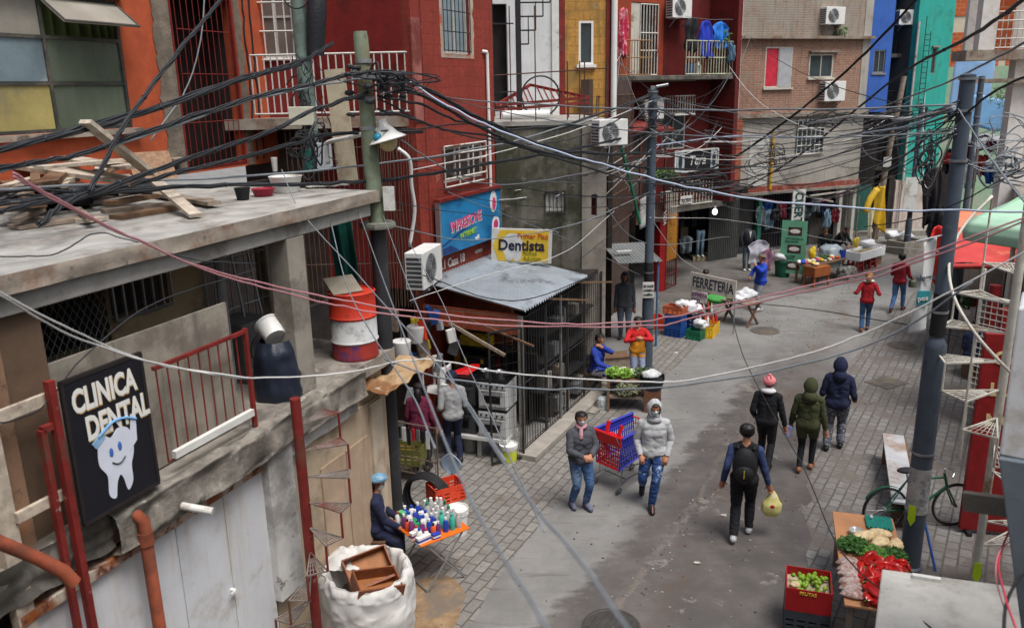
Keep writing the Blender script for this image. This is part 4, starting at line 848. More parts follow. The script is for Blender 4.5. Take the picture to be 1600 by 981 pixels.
ac_unit(b4pt(1.35, .95, 8.45), F4['rz'], 'white air conditioner high over the laundry on the maroon house', .85, .62)
t = thing('window_cage', 'small white barred cage on the maroon wall right of the air conditioner', 'cage', b4pt(.95, .9, 5.55), F4['rz'])
b = MB(); grille(b, 0, .9, 0, .55, -.45, 8, .012, (0, 1)); grille(b, -.45, 0, 0, .55, 0, 4, .012, (0, 1), along='y'); grille(b, -.45, 0, 0, .55, .9, 4, .012, (0, 1), along='y'); b.obj('bars', bars_w, t); MB().box(-.02, .92, -.47, 0, -.05, -.012).obj('tray', white_paint, t)
def cloth(name, pts_loc, w, h, m, label, rz, cat='clothing', seed=0, group=None):
    b = MB(); b.grid(lambda u, v: (w*(u-.5)*(.55+.45*min(1, v*4.5)**.6-.18*v+.14*noise.noise(Vector((v*3, seed, 0)))), .07*math.sin(u*13+seed+v*2)*(.3+v)+.09*noise.noise(Vector((u*3, v*3, seed))), -h*v*(1+.22*noise.noise(Vector((u*3, 1, seed))))-.1*abs(u-.5)*(v < .2)), 22, 14)
    return tag(b.obj(name, m, loc=pts_loc, rot=rz, smooth=True, solid=.012), label, cat, group)
cloth('hanging_shirt', b4pt(1.25, .12, 8.42), .62, 1.0, mat('cloth_black', S(36, 36, 42), .9), 'black garment hanging at the left end of the balcony washing line', F4['rz'], seed=1)
cloth('hanging_shirt', b4pt(1.85, .1, 8.36), .66, 1.1, mat('cloth_blue', S(38, 60, 176), .9), 'royal blue garment hanging in the middle of the washing line', F4['rz'], seed=2)
cloth('hanging_shirt', b4pt(2.5, .1, 8.34), .72, .8, mat('cloth_sky', S(40, 116, 206), .9), 'sky blue garment hanging at the right end of the washing line', F4['rz'], seed=3)
cloth('hanging_towel', b4pt(2.9, -.03, 7.75), .34, .6, mat('cloth_denim', S(84, 112, 134), .9), 'grey blue cloth thrown over the corner of the balcony railing', F4['rz'], seed=4)
cloth('hanging_towel', b4pt(-1.75, -.02, 8.6), .4, 1.35, mat('cloth_pink', S(196, 50, 84), .9, .3, 6, stain=S(220, 180, 190), stain_scale=8), 'pink patterned towel hanging at the left end of the maroon balcony', F4['rz'], seed=5)
tag(MB().tube([b4pt(.9, .1, 8.44), b4pt(2.0, .1, 8.38), b4pt(3.1, .1, 8.42)], .006, 4).obj('washing_line', cable_grey), 'thin washing line strung across the maroon balcony', 'washing line')
def leafball(name, loc, r, n, m, label, cat='plant', size=.07, seed=0):
    rr = random.Random(seed); b = MB()
    for k in range(n):
        d = Vector((rr.gauss(0, 1), rr.gauss(0, 1), rr.gauss(0, 1))); d = d.normalized()*rr.random()**.5
        c = Vector((d.x*r[0], d.y*r[1], d.z*r[2])); a = Vector((rr.gauss(0, 1), rr.gauss(0, 1), rr.gauss(0, 1))).normalized(); e = a.orthogonal().normalized(); s_ = size*rr.uniform(.6, 1.3)
        b.add([c-a*s_, c+e*s_*.45, c+a*s_, c-e*s_*.45], [(0, 1, 2, 3)])
    return tag(b.obj(name, m, loc=loc), label, cat)
leaf = mat('leaf_green', S(64, 96, 46), .6, .35, 9, bump=0)
leafball('potted_plant', b4pt(2.75, .2, 7.85), (.3, .25, .25), 160, leaf, 'leafy potted plant behind the balcony railing of the maroon house', seed=3)
leafball('potted_plant', b4pt(-.3, -.3, 3.75), (.55, .25, .22), 320, leaf, 'trailing green plant on the ledge behind the middle post', seed=4)
t = thing('water_jug', 'pale plastic jug on the laundry balcony floor', 'jug', b4pt(1.75, .3, 6.72)); MB().lathe([(.11, 0), (.12, .3), (.05, .38), (.04, .44)], n=14).obj('body', white_plastic, t, smooth=40); MB().cyl((0, 0, .44), (0, 0, .48), .045).obj('cap', red_paint, t)
t = thing('toy_figure', 'blue bucket with a red lid behind the balcony bars', 'bucket', b4pt(1.35, .3, 6.72)); t.name = 'mop_bucket'; MB().lathe([(.12, 0), (.15, .36)], n=14).obj('pail', mat('bucket_blue', S(40, 84, 150), .5), t, smooth=40); MB().ball((0, 0, .42), (.16, .14, .08)).obj('lid', red_paint, t, smooth=True)
# yellow folding gate and arcade lamp, jeans mannequin
t = thing('yellow_gate', 'rusty yellow sheet and bar gate leaf swung open beside the red pillar', 'gate', b4pt(.2, -.05), F4['rz']+R(20))
MB().box(0, .85, -.01, .01, .95, 2.45).obj('sheet', mat('gate_yellow', S(178, 122, 36), .65, .25, 5, stain=S(120, 76, 36), stain_amt=.5, stain_scale=5), t)
b = MB(); grille(b, 0, .85, .05, .95, 0, 5, .012, (0, .5, 1)); b.bar((0, 0, .02), (0, 0, 2.5), .05); b.bar((.85, 0, .02), (.85, 0, 2.5), .05); b.obj('frame', rust_red, t)
t = thing('lamp_bulb', 'lit white bulb hanging in the dark arcade', 'lamp', at(1117, 331, 27.6)); MB().ball((0, 0, 0), (.085, .085, .10), 14, 10).obj('bulb', mat('lit_bulb', (1, 1, .97), .4, bump=0, emit=2.5), t, smooth=True); MB().cyl((0, 0, .09), (0, 0, .19), .04).obj('socket', white_plastic, t); MB().cyl((0, 0, .19), (0, 0, .9), .007, n=5).obj('cord', cable_black, t)

gsh = thing('garment_shop', 'dark recessed garment shop with cream arch at the back of the arcade', 'shop', (3.6, 32.3, 0), 0)
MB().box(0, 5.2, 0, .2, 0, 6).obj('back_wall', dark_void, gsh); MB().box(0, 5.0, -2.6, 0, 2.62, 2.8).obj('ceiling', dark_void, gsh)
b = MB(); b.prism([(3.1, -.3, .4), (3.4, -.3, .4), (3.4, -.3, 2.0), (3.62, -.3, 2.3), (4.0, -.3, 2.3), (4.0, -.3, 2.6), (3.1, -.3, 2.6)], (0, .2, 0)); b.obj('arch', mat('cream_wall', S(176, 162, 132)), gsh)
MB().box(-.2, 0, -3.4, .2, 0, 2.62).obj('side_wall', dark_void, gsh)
for k in range(9): MB().grid(lambda u, v: (1.5+.3*k+.24*(u-.5), -.5+.05*math.sin(u*9+k), 1.9-.8*v), 8, 5).obj('hung_garment', [mat('cloth_black', S(36, 36, 42)), mat('dim_grey', S(90, 98, 104), .9), mat('dim_blue', S(50, 70, 110), .9)][k % 3], gsh, smooth=True)
# ================================================================ corrugated gate, brick house
F5 = frame(8.5, 31.2, 68)
def b5pt(u, v, z=0): a = R(68); return Vector((8.5+math.sin(a)*u-math.cos(a)*v, 31.2+math.cos(a)*u+math.sin(a)*v, z))
cg = thing('corrugated_gate', 'dark grey ribbed sheet metal gate between arcade and brick house', 'gate', G(1106, 409), math.atan2(*( (G(1152, 402)-G(1106, 409)).yx )))
b = MB(); Lc = (G(1152, 402)-G(1106, 409)).length
b.grid(lambda u, v: (Lc*u, .03*(1 if int(u*64) % 4 < 2 else 0), 2.6*v), 64, 1); b.obj('sheet', mat('grey_ribbed_sheet', S(74, 76, 74), .6, .15, 2, stain=S(96, 90, 84), stain_amt=.2, streak=S(58, 58, 56)), cg)
MB().box(0, Lc, .06, .2, 2.6, 5.2).obj('lintel_wall', brick_raw, cg)
b5 = thing('brick_house', 'raw brick house with grey middle storey over the market shutters', 'house', **F5)
bricky = brick('worn_brick', S(164, 122, 102), S(146, 104, 86), S(154, 140, 126), .25, .085, .013, stain=S(142, 130, 118), bump=.7, stain_lo=.54, drip=S(110, 88, 76), peel=S(176, 162, 150))
gplast = mat('grey_plaster', S(166, 162, 154), .9, .1, 1.5, stain=S(140, 134, 124), stain_amt=.4, streak=S(142, 138, 130))
b = MB(); wall_holes(b, 0, 5.7, 5.36, 8.0, 0, .25, [(1.1, 2.35, 6.27, 7.72), (3.15, 4.3, 6.6, 7.46)]); b.obj('wall', bricky, b5)
b = MB(); b.box(0, 5.7, .0, .25, 8.1, 13); b.obj('upper_wall', brick('grey_washed_brick', S(158, 138, 122), S(144, 122, 108), S(150, 140, 130), .25, .085, .013, stain=S(150, 142, 132), bump=.6, stain_lo=.42, drip=S(112, 102, 92)), b5)
MB().box(5.7, 6.08, -.02, .25, 5.36, 13).obj('corner_pier', gplast, b5); MB().box(-.12, 0, -.03, .25, 2.5, 13).obj('corner_pier', off_white, b5)
b = MB(); wall_holes(b, -.12, 6.08, 2.62, 5.2, 0, .25, [(2.76, 4.15, 3.8, 5.02)]); b.obj('middle_wall', gplast, b5)
MB().box(-.15, 6.12, -.22, .2, 8.0, 8.1).obj('ledge', conc_edge, b5); MB().box(-.15, 6.12, -.18, .2, 5.2, 5.36).obj('ledge', conc_edge, b5)
MB().box(-.12, 6.1, -.06, .2, 2.42, 2.62).obj('brick_band', mat('worn_red_band', S(142, 70, 58), .9, .25, 6, stain=S(160, 150, 140), stain_amt=.4), b5); MB().box(-.12, 6.1, -.16, .2, 2.32, 2.42).obj('canopy_slab', concrete, b5)
MB().box(5.85, 6.08, .25, 6, 0, 13).obj('side_wall', gplast, b5)
w_ = win(b5, 'window', 1.1, 2.35, 6.27, 7.72, .05, off_white, mat('curtain_red', S(196, 44, 66), .6, bump=0), mull=(2, 1), sill=off_white)
MB().box(1.74, 2.31, -.02, .022, 6.31, 7.68).obj('shutter', mat('grey_shutter', S(168, 170, 176), .6, .1), w_)
w_ = win(b5, 'window', 3.15, 4.3, 6.6, 7.46, .05, off_white, glass_dark, mull=(2, 1), sill=off_white)
MB().box(3.1, 4.5, -.14, 0, 7.52, 7.58).obj('hood', concrete, b5)
w_ = win(b5, 'window', 2.76, 4.15, 3.8, 5.02, .1, black_metal, glass_dark, mull=(1, 1)); b = MB(); grille(b, 2.8, 4.1, 3.75, 5.05, -.05, 6, .022, (0, .25, .5, .75, 1)); b.obj('grille', bars_w, w_)
MB().box(.6, 1.5, -.02, .0, 2.64, 4.5).obj('door', mat('white_door', S(190, 190, 186), .6, .1, stain=S(160, 150, 140)), b5)
MB().tube([(1.62, -.08, 2.5), (1.62, -.08, 4.6)], .06, 10).obj('gas_pipe', mat('pipe_yellow', S(206, 160, 40), .5), b5)
b = MB(); b.box(-.12, 6.08, .9, 1.0, 0, 2.4); b.obj('shop_back', dark_void, b5)
sh_m = mat('grey_shutter2', S(84, 82, 84), .7, .15, 3)
b = MB(); b.grid(lambda u, v: (1.0*u+.2, .28+.02*math.sin(u*90), 2.3*v), 90, 1); b.obj('shutter', sh_m, b5); b = MB(); b.grid(lambda u, v: (1.1*u+4.2, .6+.02*math.sin(u*90), 2.3*v), 90, 1); b.obj('shutter', mat('grey_shutter3', S(120, 114, 108), .7, .15, 3), b5)
b = MB(); grille(b, 1.4, 3.0, 0, 2.3, .35, 12, .014, (0, .3, .6, 1)); grille(b, 3.1, 4.2, 0, 2.3, .5, 18, .02, (0, .5, 1)); b.obj('shop_grille', mat('navy_bars', S(64, 66, 76), .6), b5)
for x in (-.05, 1.3, 3.05, 5.3, 6.0): MB().box(x-.08, x+.08, .02, .22, 0, 2.32).obj('pier', off_white if x > 3 else mat('teal_pier', S(40, 104, 92), .6), b5)
for pq in (((3.0, -.1, 2.1), (5.5, -.35, 2.25)), ((2.9, -.1, 2.25), (4.3, -.6, 1.9))): MB().bar(pq[0], pq[1], .05).obj('awning_pole', off_white, b5)
ac_unit(b5pt(3.95, 0, 8.5), F5['rz'], 'white air conditioner above the ledge of the brick house', .9, .62, .34)
ac_unit(b5pt(4.2, 0, 5.72), F5['rz'], 'white air conditioner under the small window of the brick house', 1.0, .74, .36)
leafball('ledge_weed', b5pt(4.45, -.1, 8.3), (.3, .15, .25), 90, leaf, 'green weed sprouting beside the air conditioner on the brick ledge', seed=9)

# ================================================================ blue house, dark gap, teal house, far buildings
bl = thing('blue_house', 'cobalt blue narrow house beside the brick house', 'house', (13.9, 34.6, 0), R(14))
b = MB(); wall_holes(b, 0, 1.85, 5.2, 14, 0, .25, [(1.05, 1.6, 6.75, 7.65)]); b.obj('wall', mat('cobalt_render', S(56, 98, 178), .85, .1, 2, stain=S(62, 98, 164), stain_amt=.25, streak=S(44, 78, 146)), bl)
MB().box(1.6, 1.85, .25, 4, 5.2, 14).obj('side_wall', MATS['cobalt_render'], bl)
win(bl, 'window', 1.05, 1.6, 6.75, 7.65, .1, galv, glass_dark, mull=(2, 1), sill=concrete)
MB().box(0, 1.85, .3, .5, 0, 5.2).obj('lower_wall', dark_void, bl); MB().box(.2, 1.7, .2, .26, 0, 2.2).obj('door', mat('teal_door', S(46, 92, 84), .7, .2), bl)
b = MB(); grille(b, .05, 1.85, 2.5, 5.1, .05, 14, .014, (0, .4, .8, 1)); b.obj('grille', black_metal, bl)
gp = thing('gap_house', 'shadowed stacked balconies in the gap between blue and teal houses', 'house', (15.6, 38, 0), R(10))
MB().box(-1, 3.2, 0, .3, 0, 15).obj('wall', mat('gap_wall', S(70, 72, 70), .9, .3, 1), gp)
for z in (2.6, 5.0, 7.4, 9.8): MB().box(0, 2.6, -1.2, 0, z, z+.15).obj('balcony_slab', concrete_dark, gp); b = MB(); grille(b, .1, 2.5, z+.15, z+1.0, -1.15, 14, .015); b.obj('railing', black_metal, gp)
ac_unit(Vector((16.9, 36.9, 8.7)), R(10), 'grey air conditioner in the gap left of the teal house', .8, .6)
tl = thing('teal_house', 'tall turquoise house on the far bend of the street', 'house', (17.3, 36.4, 0), R(24))
teal = mat('turquoise_render', S(46, 162, 150), .85, .1, 1.6, stain=S(42, 138, 124), stain_amt=.4, streak=S(58, 140, 124))
b = MB(); wall_holes(b, 0, 2.15, 2.2, 15, 0, .25, [(1.05, 1.3, 6.7, 7.75), (.95, 1.15, 4.3, 5.3)]); b.obj('wall', teal, tl)
MB().box(0, .22, .25, 4, 2.2, 15).obj('side_wall', mat('gap_wall', S(70, 72, 70)), tl); MB().box(1.93, 2.15, .25, 5, 2.2, 15).obj('side_wall', teal, tl)  # left side painted dark to stand for the shade in the gap
win(tl, 'window', 1.05, 1.3, 6.7, 7.75, .08, concrete, glass_dark, .03); win(tl, 'window', .95, 1.15, 4.3, 5.3, .08, concrete, glass_dark, .03)
MB().box(.95, 1.4, -.1, 0, 7.77, 7.84).obj('hood', concrete, tl)
MB().box(-.3, 2.15, .02, .25, 0, 2.2).obj('ground_wall', mat('pale_pink_wall', S(186, 172, 164), .85, .1, 2, stain=S(160, 146, 138)), tl)
MB().box(-.62, -.3, .1, .3, 0, 2.4).obj('doorway', dark_void, tl)
MB().cyl((-.05, -.1, 0), (-.05, -.1, 8.8), .05, n=8).obj('downpipe', off_white, tl)
b = MB(); 
for k in range(14): b.box(.18, .5, -.28, -.26, 5.4+k*.22, 5.43+k*.22)
b.cyl((.18, -.27, 5.2), (.18, -.27, 9), .015); b.cyl((.5, -.27, 5.2), (.5, -.27, 8.4), .015); b.obj('wall_ladder', black_metal, tl)
structure(MB().box(13.5, 17.6, -.1, .6, 0, .22).obj('raised_pavement', concrete, loc=(.9, 34.9, 0)))
cr = thing('apartment_building', 'cream apartment building with orange brick panels far down the street', 'building', (22.6, 45, 0), R(-4))
b = MB(); b.box(0, 9, 0, .3, 0, 16); b.obj('wall', mat('cream_render', S(206, 194, 174), .85, .06), cr)
ob = brick('orange_block', S(196, 96, 54), S(182, 86, 48), S(190, 140, 106), .4, .2, .015, bump=.3)
for z0, z1 in ((4.6, 8.8), (9.6, 13)):
    for x in (.5, 2.0, 3.5, 5.0): MB().box(x, x+1.1, -.04, 0, z0, z1-1.2 if x == 3.5 else z1).obj('brick_panel', ob, cr)
for x in (1.85, 3.3): win(cr, 'window', x, x+1.3, 9.0, 10.6, -.05, white_plastic, glass_dark, mull=(3, 2))
wb = thing('balcony_building', 'white building with railed balcony at the upper right edge', 'building', (12.85, 24.0, 0), R(-6))
MB().box(.35, 4.5, 1.0, 1.2, 7.1, 12).obj('wall', mat('white_wall2', S(212, 208, 204), .8, .05, stain=S(190, 180, 170)), wb)
MB().box(0, 4.5, 0, 1.0, 6.92, 7.2).obj('balcony_slab', conc_edge, wb)
MB().box(.32, .75, .05, .4, 7.2, 12).obj('column', MATS['white_wall2'], wb); MB().box(1.7, 2.1, .05, .4, 7.2, 12).obj('column', MATS['white_wall2'], wb)
b = MB(); grille(b, .75, 4.4, 7.25, 8.2, .06, 26, .014, (0, .25, .5, .75, 1)); b.obj('railing', bars_w, wb)
MB().box(.85, 1.6, .95, .99, 7.2, 9.4).obj('brick_panel', ob, wb)
MB().box(1.45, 1.95, .2, .6, 2.6, 6.92).obj('column', MATS['white_wall2'], wb)
MB().box(1.9, 2.6, .6, .7, 0, 6.92).obj('lower_wall', MATS['white_wall2'], wb)
MB().box(.1, 4.5, -.05, .15, 6.3, 6.42).obj('beam', wood, wb)
fb = thing('distant_house', 'pale green house front far behind the market awnings', 'house', (19.2, 40, 0), R(-6)); MB().box(-1.5, 9, 0, .3, 0, 7).obj('wall', mat('pale_green_wall', S(150, 180, 150), .85, .1, stain=S(170, 170, 160)), fb); MB().box(-1.8, .6, -.5, -.02, 0, 8.5).obj('side_block', mat('pale_grey_wall', S(180, 178, 172), .85, .1), fb); MB().box(1.5, 2.6, -.05, -.01, 0, 2.4).obj('door', dark_void, fb)

# unseen houses added beside and behind the camera to cut low sky light
nb = mat('neighbour_plaster', S(138, 124, 110), .9, .15, 1, stain=S(112, 102, 92), stain_amt=.4)
for nm_, x, y, hd, L_, D_, H_, lb in (('unseen_corner_block', 3.6, .2, 22, 8.2, 6, 7.4, 'unseen plastered block added right of the camera to cut sky light'), ('unseen_row_block', -7.2, -2.2, 22, 2.5, -6, 8.2, 'unseen plastered block added left behind the camera to cut sky light'), ('unseen_end_block', -7, -3.2, 90, 13, 6, 8.6, 'unseen plastered block added across the street behind the camera to cut sky light')):
    f_ = frame(x, y, hd); t = thing(nm_, lb, 'house', f_['loc'], f_['rz']); sg_y = -1 if D_ > 0 else 1
    if nm_ == 'unseen_end_block': sg_y = -1
    y0, y1 = sorted((0, -D_ if D_ > 0 else -D_)); MB().box(0, L_, y0, y1, 0, H_).obj('wall', nb, t)
    for k in range(int(L_/2.4)):
        yy = y1+.07 if D_ > 0 else y0; 
        for z in (1.2, 4.2): win(t, 'window', .8+2.4*k, 1.9+2.4*k, z, z+1.3, yy-.01, off_white, glass_dark, mull=(2, 1))
# ================================================================ poles and lamp
pole_green = mat('mint_timber_pole', S(122, 134, 114), .85, .2, 4, stain=S(112, 104, 78), stain_amt=.55, streak=S(104, 116, 98), stain2=S(92, 88, 74))
sleeve = mat('black_sleeve', S(48, 50, 54), .55, .15, 4, stain=S(66, 66, 66), stain_amt=.3)
t = thing('utility_pole', 'pale green wooden utility pole with black sleeve beside the terrace slab', 'utility pole', (-1.71, 10.55, 0))
b = MB(); b.tube([(0, 0, 4.75), (-.03, 0, 5.6), (-.06, 0, 7.05), (-.062, 0, 7.12)], [.105, .10, .09, .08], 20); b.obj('shaft', pole_green, t, smooth=40)
MB().cyl((0, 0, 0), (0, 0, 4.72), .105, n=20).obj('sleeve', sleeve, t, smooth=40)
b = MB(); b.lathe([(.01, 4.70), (.23, 4.72), (.235, 4.75), (.23, 4.79), (.01, 4.80)], n=8); b.obj('collar', mat('mint_disc', S(130, 132, 122), .7, .2, stain=S(100, 100, 94)), t)
for z in (6.75, 6.3, 5.95): MB().lathe([(.09, z), (.105, z), (.105, z+.05), (.09, z+.05)], c=(-.045, 0, 0), n=16).obj('band', galv, t)
MB().bar((-.3, -.15, 6.62), (.35, -.15, 6.55), .05).obj('crossarm', galv, t)
b = MB(); r9 = random.Random(3)
for k in range(26): b.ball((r9.uniform(-.25, .45), -.17+r9.uniform(-.08, .1), 6.42+r9.uniform(-.3, .3)), (r9.uniform(.03, .08), .03, r9.uniform(.02, .04)), 7, 5)
b.obj('splice_boxes', cable_black, t); t.children[-1]['kind'] = 'stuff'
MB().ball((.1, -.17, 5.86), .06, 10, 7).obj('insulator', mat('insulator_blue', S(36, 120, 150), .4), t, smooth=True)
MB().box(.11, .25, -.12, -.06, 4.95, 5.25).obj('fuse_box', white_paint, t)
p2 = G(490, 268, 5.215)
t = thing('utility_pole', 'grey green pole on the terrace slab carrying the meter box and lamp arm', 'utility pole', p2)
b = MB(); b.tube([(0, 0, 0), (0, 0, .5), (-.05, 0, 5)], [.13, .12, .10], 18); b.obj('shaft', mat('grey_green_pole', S(116, 136, 128), .7, .15, 3, stain=S(92, 98, 94)), t, smooth=40)
MB().cyl((0, 0, .0), (0, 0, .34), .15, n=18).obj('base', mat('teal_base', S(40, 110, 98), .6), t, smooth=40)
b = MB(); b.tube([(.2, -.1, 1.75), (.26, -.1, 2.3), (.3, -.1, 2.75), (.3, -.1, 2.85)], [.13, .15, .14, .06], 16); b.obj('duct', mat('black_duct', S(36, 38, 44), .5, bump=.6), t, smooth=40)
MB().box(-.25, .12, -.26, -.12, .72, 1.0).obj('meter_box', mat('cream_box', S(196, 194, 176), .6, .06), t, bevel=.01)
MB().box(.1, .34, -.22, -.12, .05, .45).obj('junction_box', mat('grey_box', S(164, 170, 176), .6, .06), t, bevel=.01)
b = MB(); r9 = random.Random(5)
for k in range(30):
    a = Vector((r9.uniform(-.15, .25), -.17+r9.uniform(-.05, .05), r9.uniform(.5, 1.8))); q = a+Vector((r9.uniform(-.2, .2), -.02, -r9.uniform(.15, .5))); b.tube(spline([a, a.lerp(q, .4)+Vector((r9.uniform(-.08, .08), -.05, -.08)), q], 5), r9.choice([.006, .01, .014]), 5)
b.obj('wire_tangle', cable_black, t); t.children[-1]['kind'] = 'stuff'
b = MB(); b.tube([(.19*math.cos(a*.35), -.2, 2.6+.19*math.sin(a*.35)) for a in range(18)], .012, 5, closed=True); b.obj('wire_loop', cable_black, t)
tag(MB().box(-.13, .13, -.05, .05, 0, 1.5, rot=Matrix.Rotation(R(-3), 3, 'Y')).obj('timber_post', mat('cream_timber', S(172, 162, 140), .8, .15, 3, stain=S(140, 124, 104)), loc=G(540, 284, 5.215)), 'cream timber post standing on the slab between the two green poles', 'post')
lm = thing('street_lamp', 'old street lamp with white flared shade on a bent pipe arm', 'street lamp', at(512, 245, 11.6))
pts = [lm.location*0, Vector((.0, -.02, .12)), Vector((.03, -.1, .22))]
e1 = at(592, 203, 10.5)-lm.location
b = MB(); b.tube(spline([(0, 0, -.1), (0, 0, .12), (.04, -.05, .2), e1*.5+Vector((0, 0, .09)), e1], 6), .03, 10); b.obj('arm', white_paint, lm, smooth=True)
sc = at(603, 208, 10.5)-lm.location
b = MB(); b.lathe([(.05, .17), (.06, .1), (.11, .04), (.15, -.02), (.24, -.085), (.235, -.095), (.14, -.04), (.03, .05)], c=sc, n=22, cap=False)
for v_ in range(len(b.v)): 
    q = Vector(b.v[v_])-sc; b.v[v_] = tuple(sc+Matrix.Rotation(R(-14), 3, 'Y') @ q)
b.obj('shade', mat('enamel_white', S(216, 216, 212), .35, .06, stain=S(150, 140, 128), stain_amt=.15), lm, smooth=50)
MB().ball(sc+Vector((.02, 0, -.1)), (.12, .12, .13), 16, 10).obj('globe', mat('yellowed_globe', S(186, 172, 128), .3, .06), lm, smooth=True)
def street_pole(x, y, r0, r1, zs, z1, label, arm=True):
    t = thing('lamp_post', label, 'post', (x, y, 0), 0, 'grey steel street posts')
    b = MB(); b.lathe([(r0*1.25, 0), (r0*1.25, .03), (r0, .05), (r0, zs-.12), (r0*.98, zs-.06), (r1*1.1, zs), (r1, zs+.03), (r1*.95, z1), (.001, z1+.02)], n=26, cap=False); b.obj('shaft', grey_pole, t, smooth=40)
    for z in (z1-.06, z1-.42, z1-1.0, zs+.35, zs*.52):
        rr = (r1 if z > zs else r0)+.006; MB().lathe([(rr-.004, z), (rr+.008, z), (rr+.008, z+.03), (rr-.004, z+.03)], n=20, cap=False).obj('band', galv, t)
    MB().lathe([(r1+.004, zs+.05), (r1+.006, zs+.05), (r1+.006, zs+.6), (r1+.004, zs+.6)], n=20, cap=False).obj('black_wrap', rubber, t, smooth=40)
    return t
pr = street_pole(5.36, 9.91, .132, .088, 3.25, 6.46, 'thick dark grey steel post between bicycle and vegetable table')
MB().lathe([(.136, .85), (.138, .85), (.138, 1.5), (.136, 1.5)], n=24, cap=False).obj('torn_poster', mat('torn_paper', S(176, 174, 172), .9, .2, 6, stain=S(110, 116, 124), stain_amt=.5, stain_scale=5), pr, smooth=40)
yk = mat('neon_yellow_tag', S(196, 230, 40), .6, .05, bump=0)
def arrow(name, loc, rz, label):
    b = MB(); b.prism([(-.045, 0, .26), (.045, 0, .26), (.05, 0, .06), (0, 0, -.04), (-.05, 0, .06)], (0, .004, 0)); return tag(b.obj(name, yk, loc=loc, rot=rz), label, 'tag')
arrow('paper_tag', (5.25, 9.80, .72), R(-50), 'neon yellow paper arrow stuck low on the thick grey post')
pc = street_pole(3.15, 18.37, .135, .10, 1.95, 6.34, 'slim grey steel post with paper notice left of the hardware stall')
MB().box(-.05, .05, -.05, .05, 6.34, 6.42).obj('cap', galv, pc); MB().cyl((.05, -.1, 6.4), (.3, -.1, 6.44), .03).obj('bracket', galv, pc); MB().bar((-.02, -.13, 6.1), (.25, -.15, 6.16), .04).obj('bracket', galv, pc)
nt_ = thing('paper_notice', 'white paper notice with black lettering tied to the slim grey post', 'notice', (3.15, 18.37, 0), 0)
MB().box(-.16, .10, -.165, -.158, 1.75, 2.12).obj('sheet', white_paint, nt_)
for k, w_ in enumerate(('SE HACE', 'COMIDA', 'CASERA')): text(w_, .075, (-.145, -.17, 2.0-.1*k), cable_black, nt_, bold=.002, sx=.8)
pb = street_pole(12.0, 21.54, .15, .075, 1.9, 6.48, 'second grey steel post beyond the banner post on the right')
pd = street_pole(15.35, 31.35, .12, .085, 1.3, 5.6, 'far thin grey post standing in the concrete planter')
b = MB(); 
pl = thing('planter', 'square concrete planter box round the far thin post', 'planter', (15.3, 31.3, 0), R(28))
b.box(-.62, .62, -.4, -.32, 0, .5); b.box(-.62, .62, .32, .4, 0, .5); b.box(-.62, -.54, -.32, .32, 0, .5); b.box(.54, .62, -.32, .32, 0, .5); b.obj('box', mat('planter_concrete', S(142, 136, 126), .9, .15, 3, stain=S(110, 106, 98)), pl, bevel=.01)
MB().box(-.36, .14, -.13, -.10, 1.6, 2.9).obj('notice_board', white_paint, pd)
MB().box(-.54, .54, -.32, .32, .3, .42).obj('soil', mat('soil', S(70, 58, 46), .95, .3, 20), pl)
tn = thing('wooden_pole', 'leaning weathered wooden pole beside the far blue house', 'utility pole', at(1375, 290, 34)*1, 0); tn.location.z = 0
MB().tube([(0, 0, 0), (.15, 0, 3), (.55, 0, 6.6)], [.13, .12, .10], 12).obj('shaft', wood, tn, smooth=40)
MB().box(-.02, .3, -.16, -.13, 3.05, 3.45).obj('notice', white_paint, tn)
bn = thing('banner', 'narrow white fabric banner with printed word hung on the thick grey post', 'banner', (5.31, 9.91, 0), R(-8))
b = MB(); b.grid(lambda u, v: (-.10-.19*u*(1-.25*(1-v))+.02*math.sin(v*5), -.03+.05*math.sin(v*4+u*3), 4.56-1.18*v-.08*u), 8, 24); b.obj('fabric', mat('banner_white', S(206, 208, 208), .8, .05, bump=.1), bn, smooth=True, solid=.006)
MB().box(-.28, -.12, -.10, -.09, 3.72, 3.90).obj('teal_block', mat('banner_teal', S(56, 146, 156), .7), bn)
text('alegra', .095, (-.30, -.085, 4.02), mat('banner_letter', S(70, 74, 84), .7, bump=0), bn, rot=(math.pi/2, -R(8), 0), bold=.002)
text('pos', .085, (-.265, -.107, 3.77), white_paint, bn, rot=(math.pi/2, -R(8), 0), bold=.002); MB().cyl((-.33, 0, 4.50), (.05, 0, 4.60), .012, n=6).obj('rod', galv, bn)

# ================================================================ orange table with toiletries
ot = thing('folding_table', 'bright orange folding table with grey metal legs', 'table', (-1.17, 10.0, 0), R(36))
otm = mat('orange_laminate', S(222, 106, 26), .4, .05, 3, bump=.05)
MB().box(-.38, .38, -.41, .41, .725, .75).obj('top', otm, ot, bevel=.01)
b = MB()
b.obj  # four legs, each its own mesh
for x, y, dx in ((-.30, -.36, .62), (.30, -.36, -.62), (-.30, .36, .62), (.30, .36, -.62)):
    MB().tube([(x, y, .72), (x+dx*.97, y, .0)], .013, 8).obj('leg', galv, ot)
b = MB(); b.cyl((.3, -.36, .03), (.3, .36, .03), .011, n=6); b.cyl((-.3, -.36, .03), (-.3, .36, .03), .011, n=6); b.obj('crossbar', galv, ot)
def ot_pt(x, y, z=.75): a = R(36); return Vector((-1.17+x*math.cos(a)-y*math.sin(a), 10.0+x*math.sin(a)+y*math.cos(a), z))
bt_g = 'toiletries on the orange table'
clearp = mat('clear_plastic', S(206, 212, 214), .15, .03, trans=.45, bump=0, spec=.6)
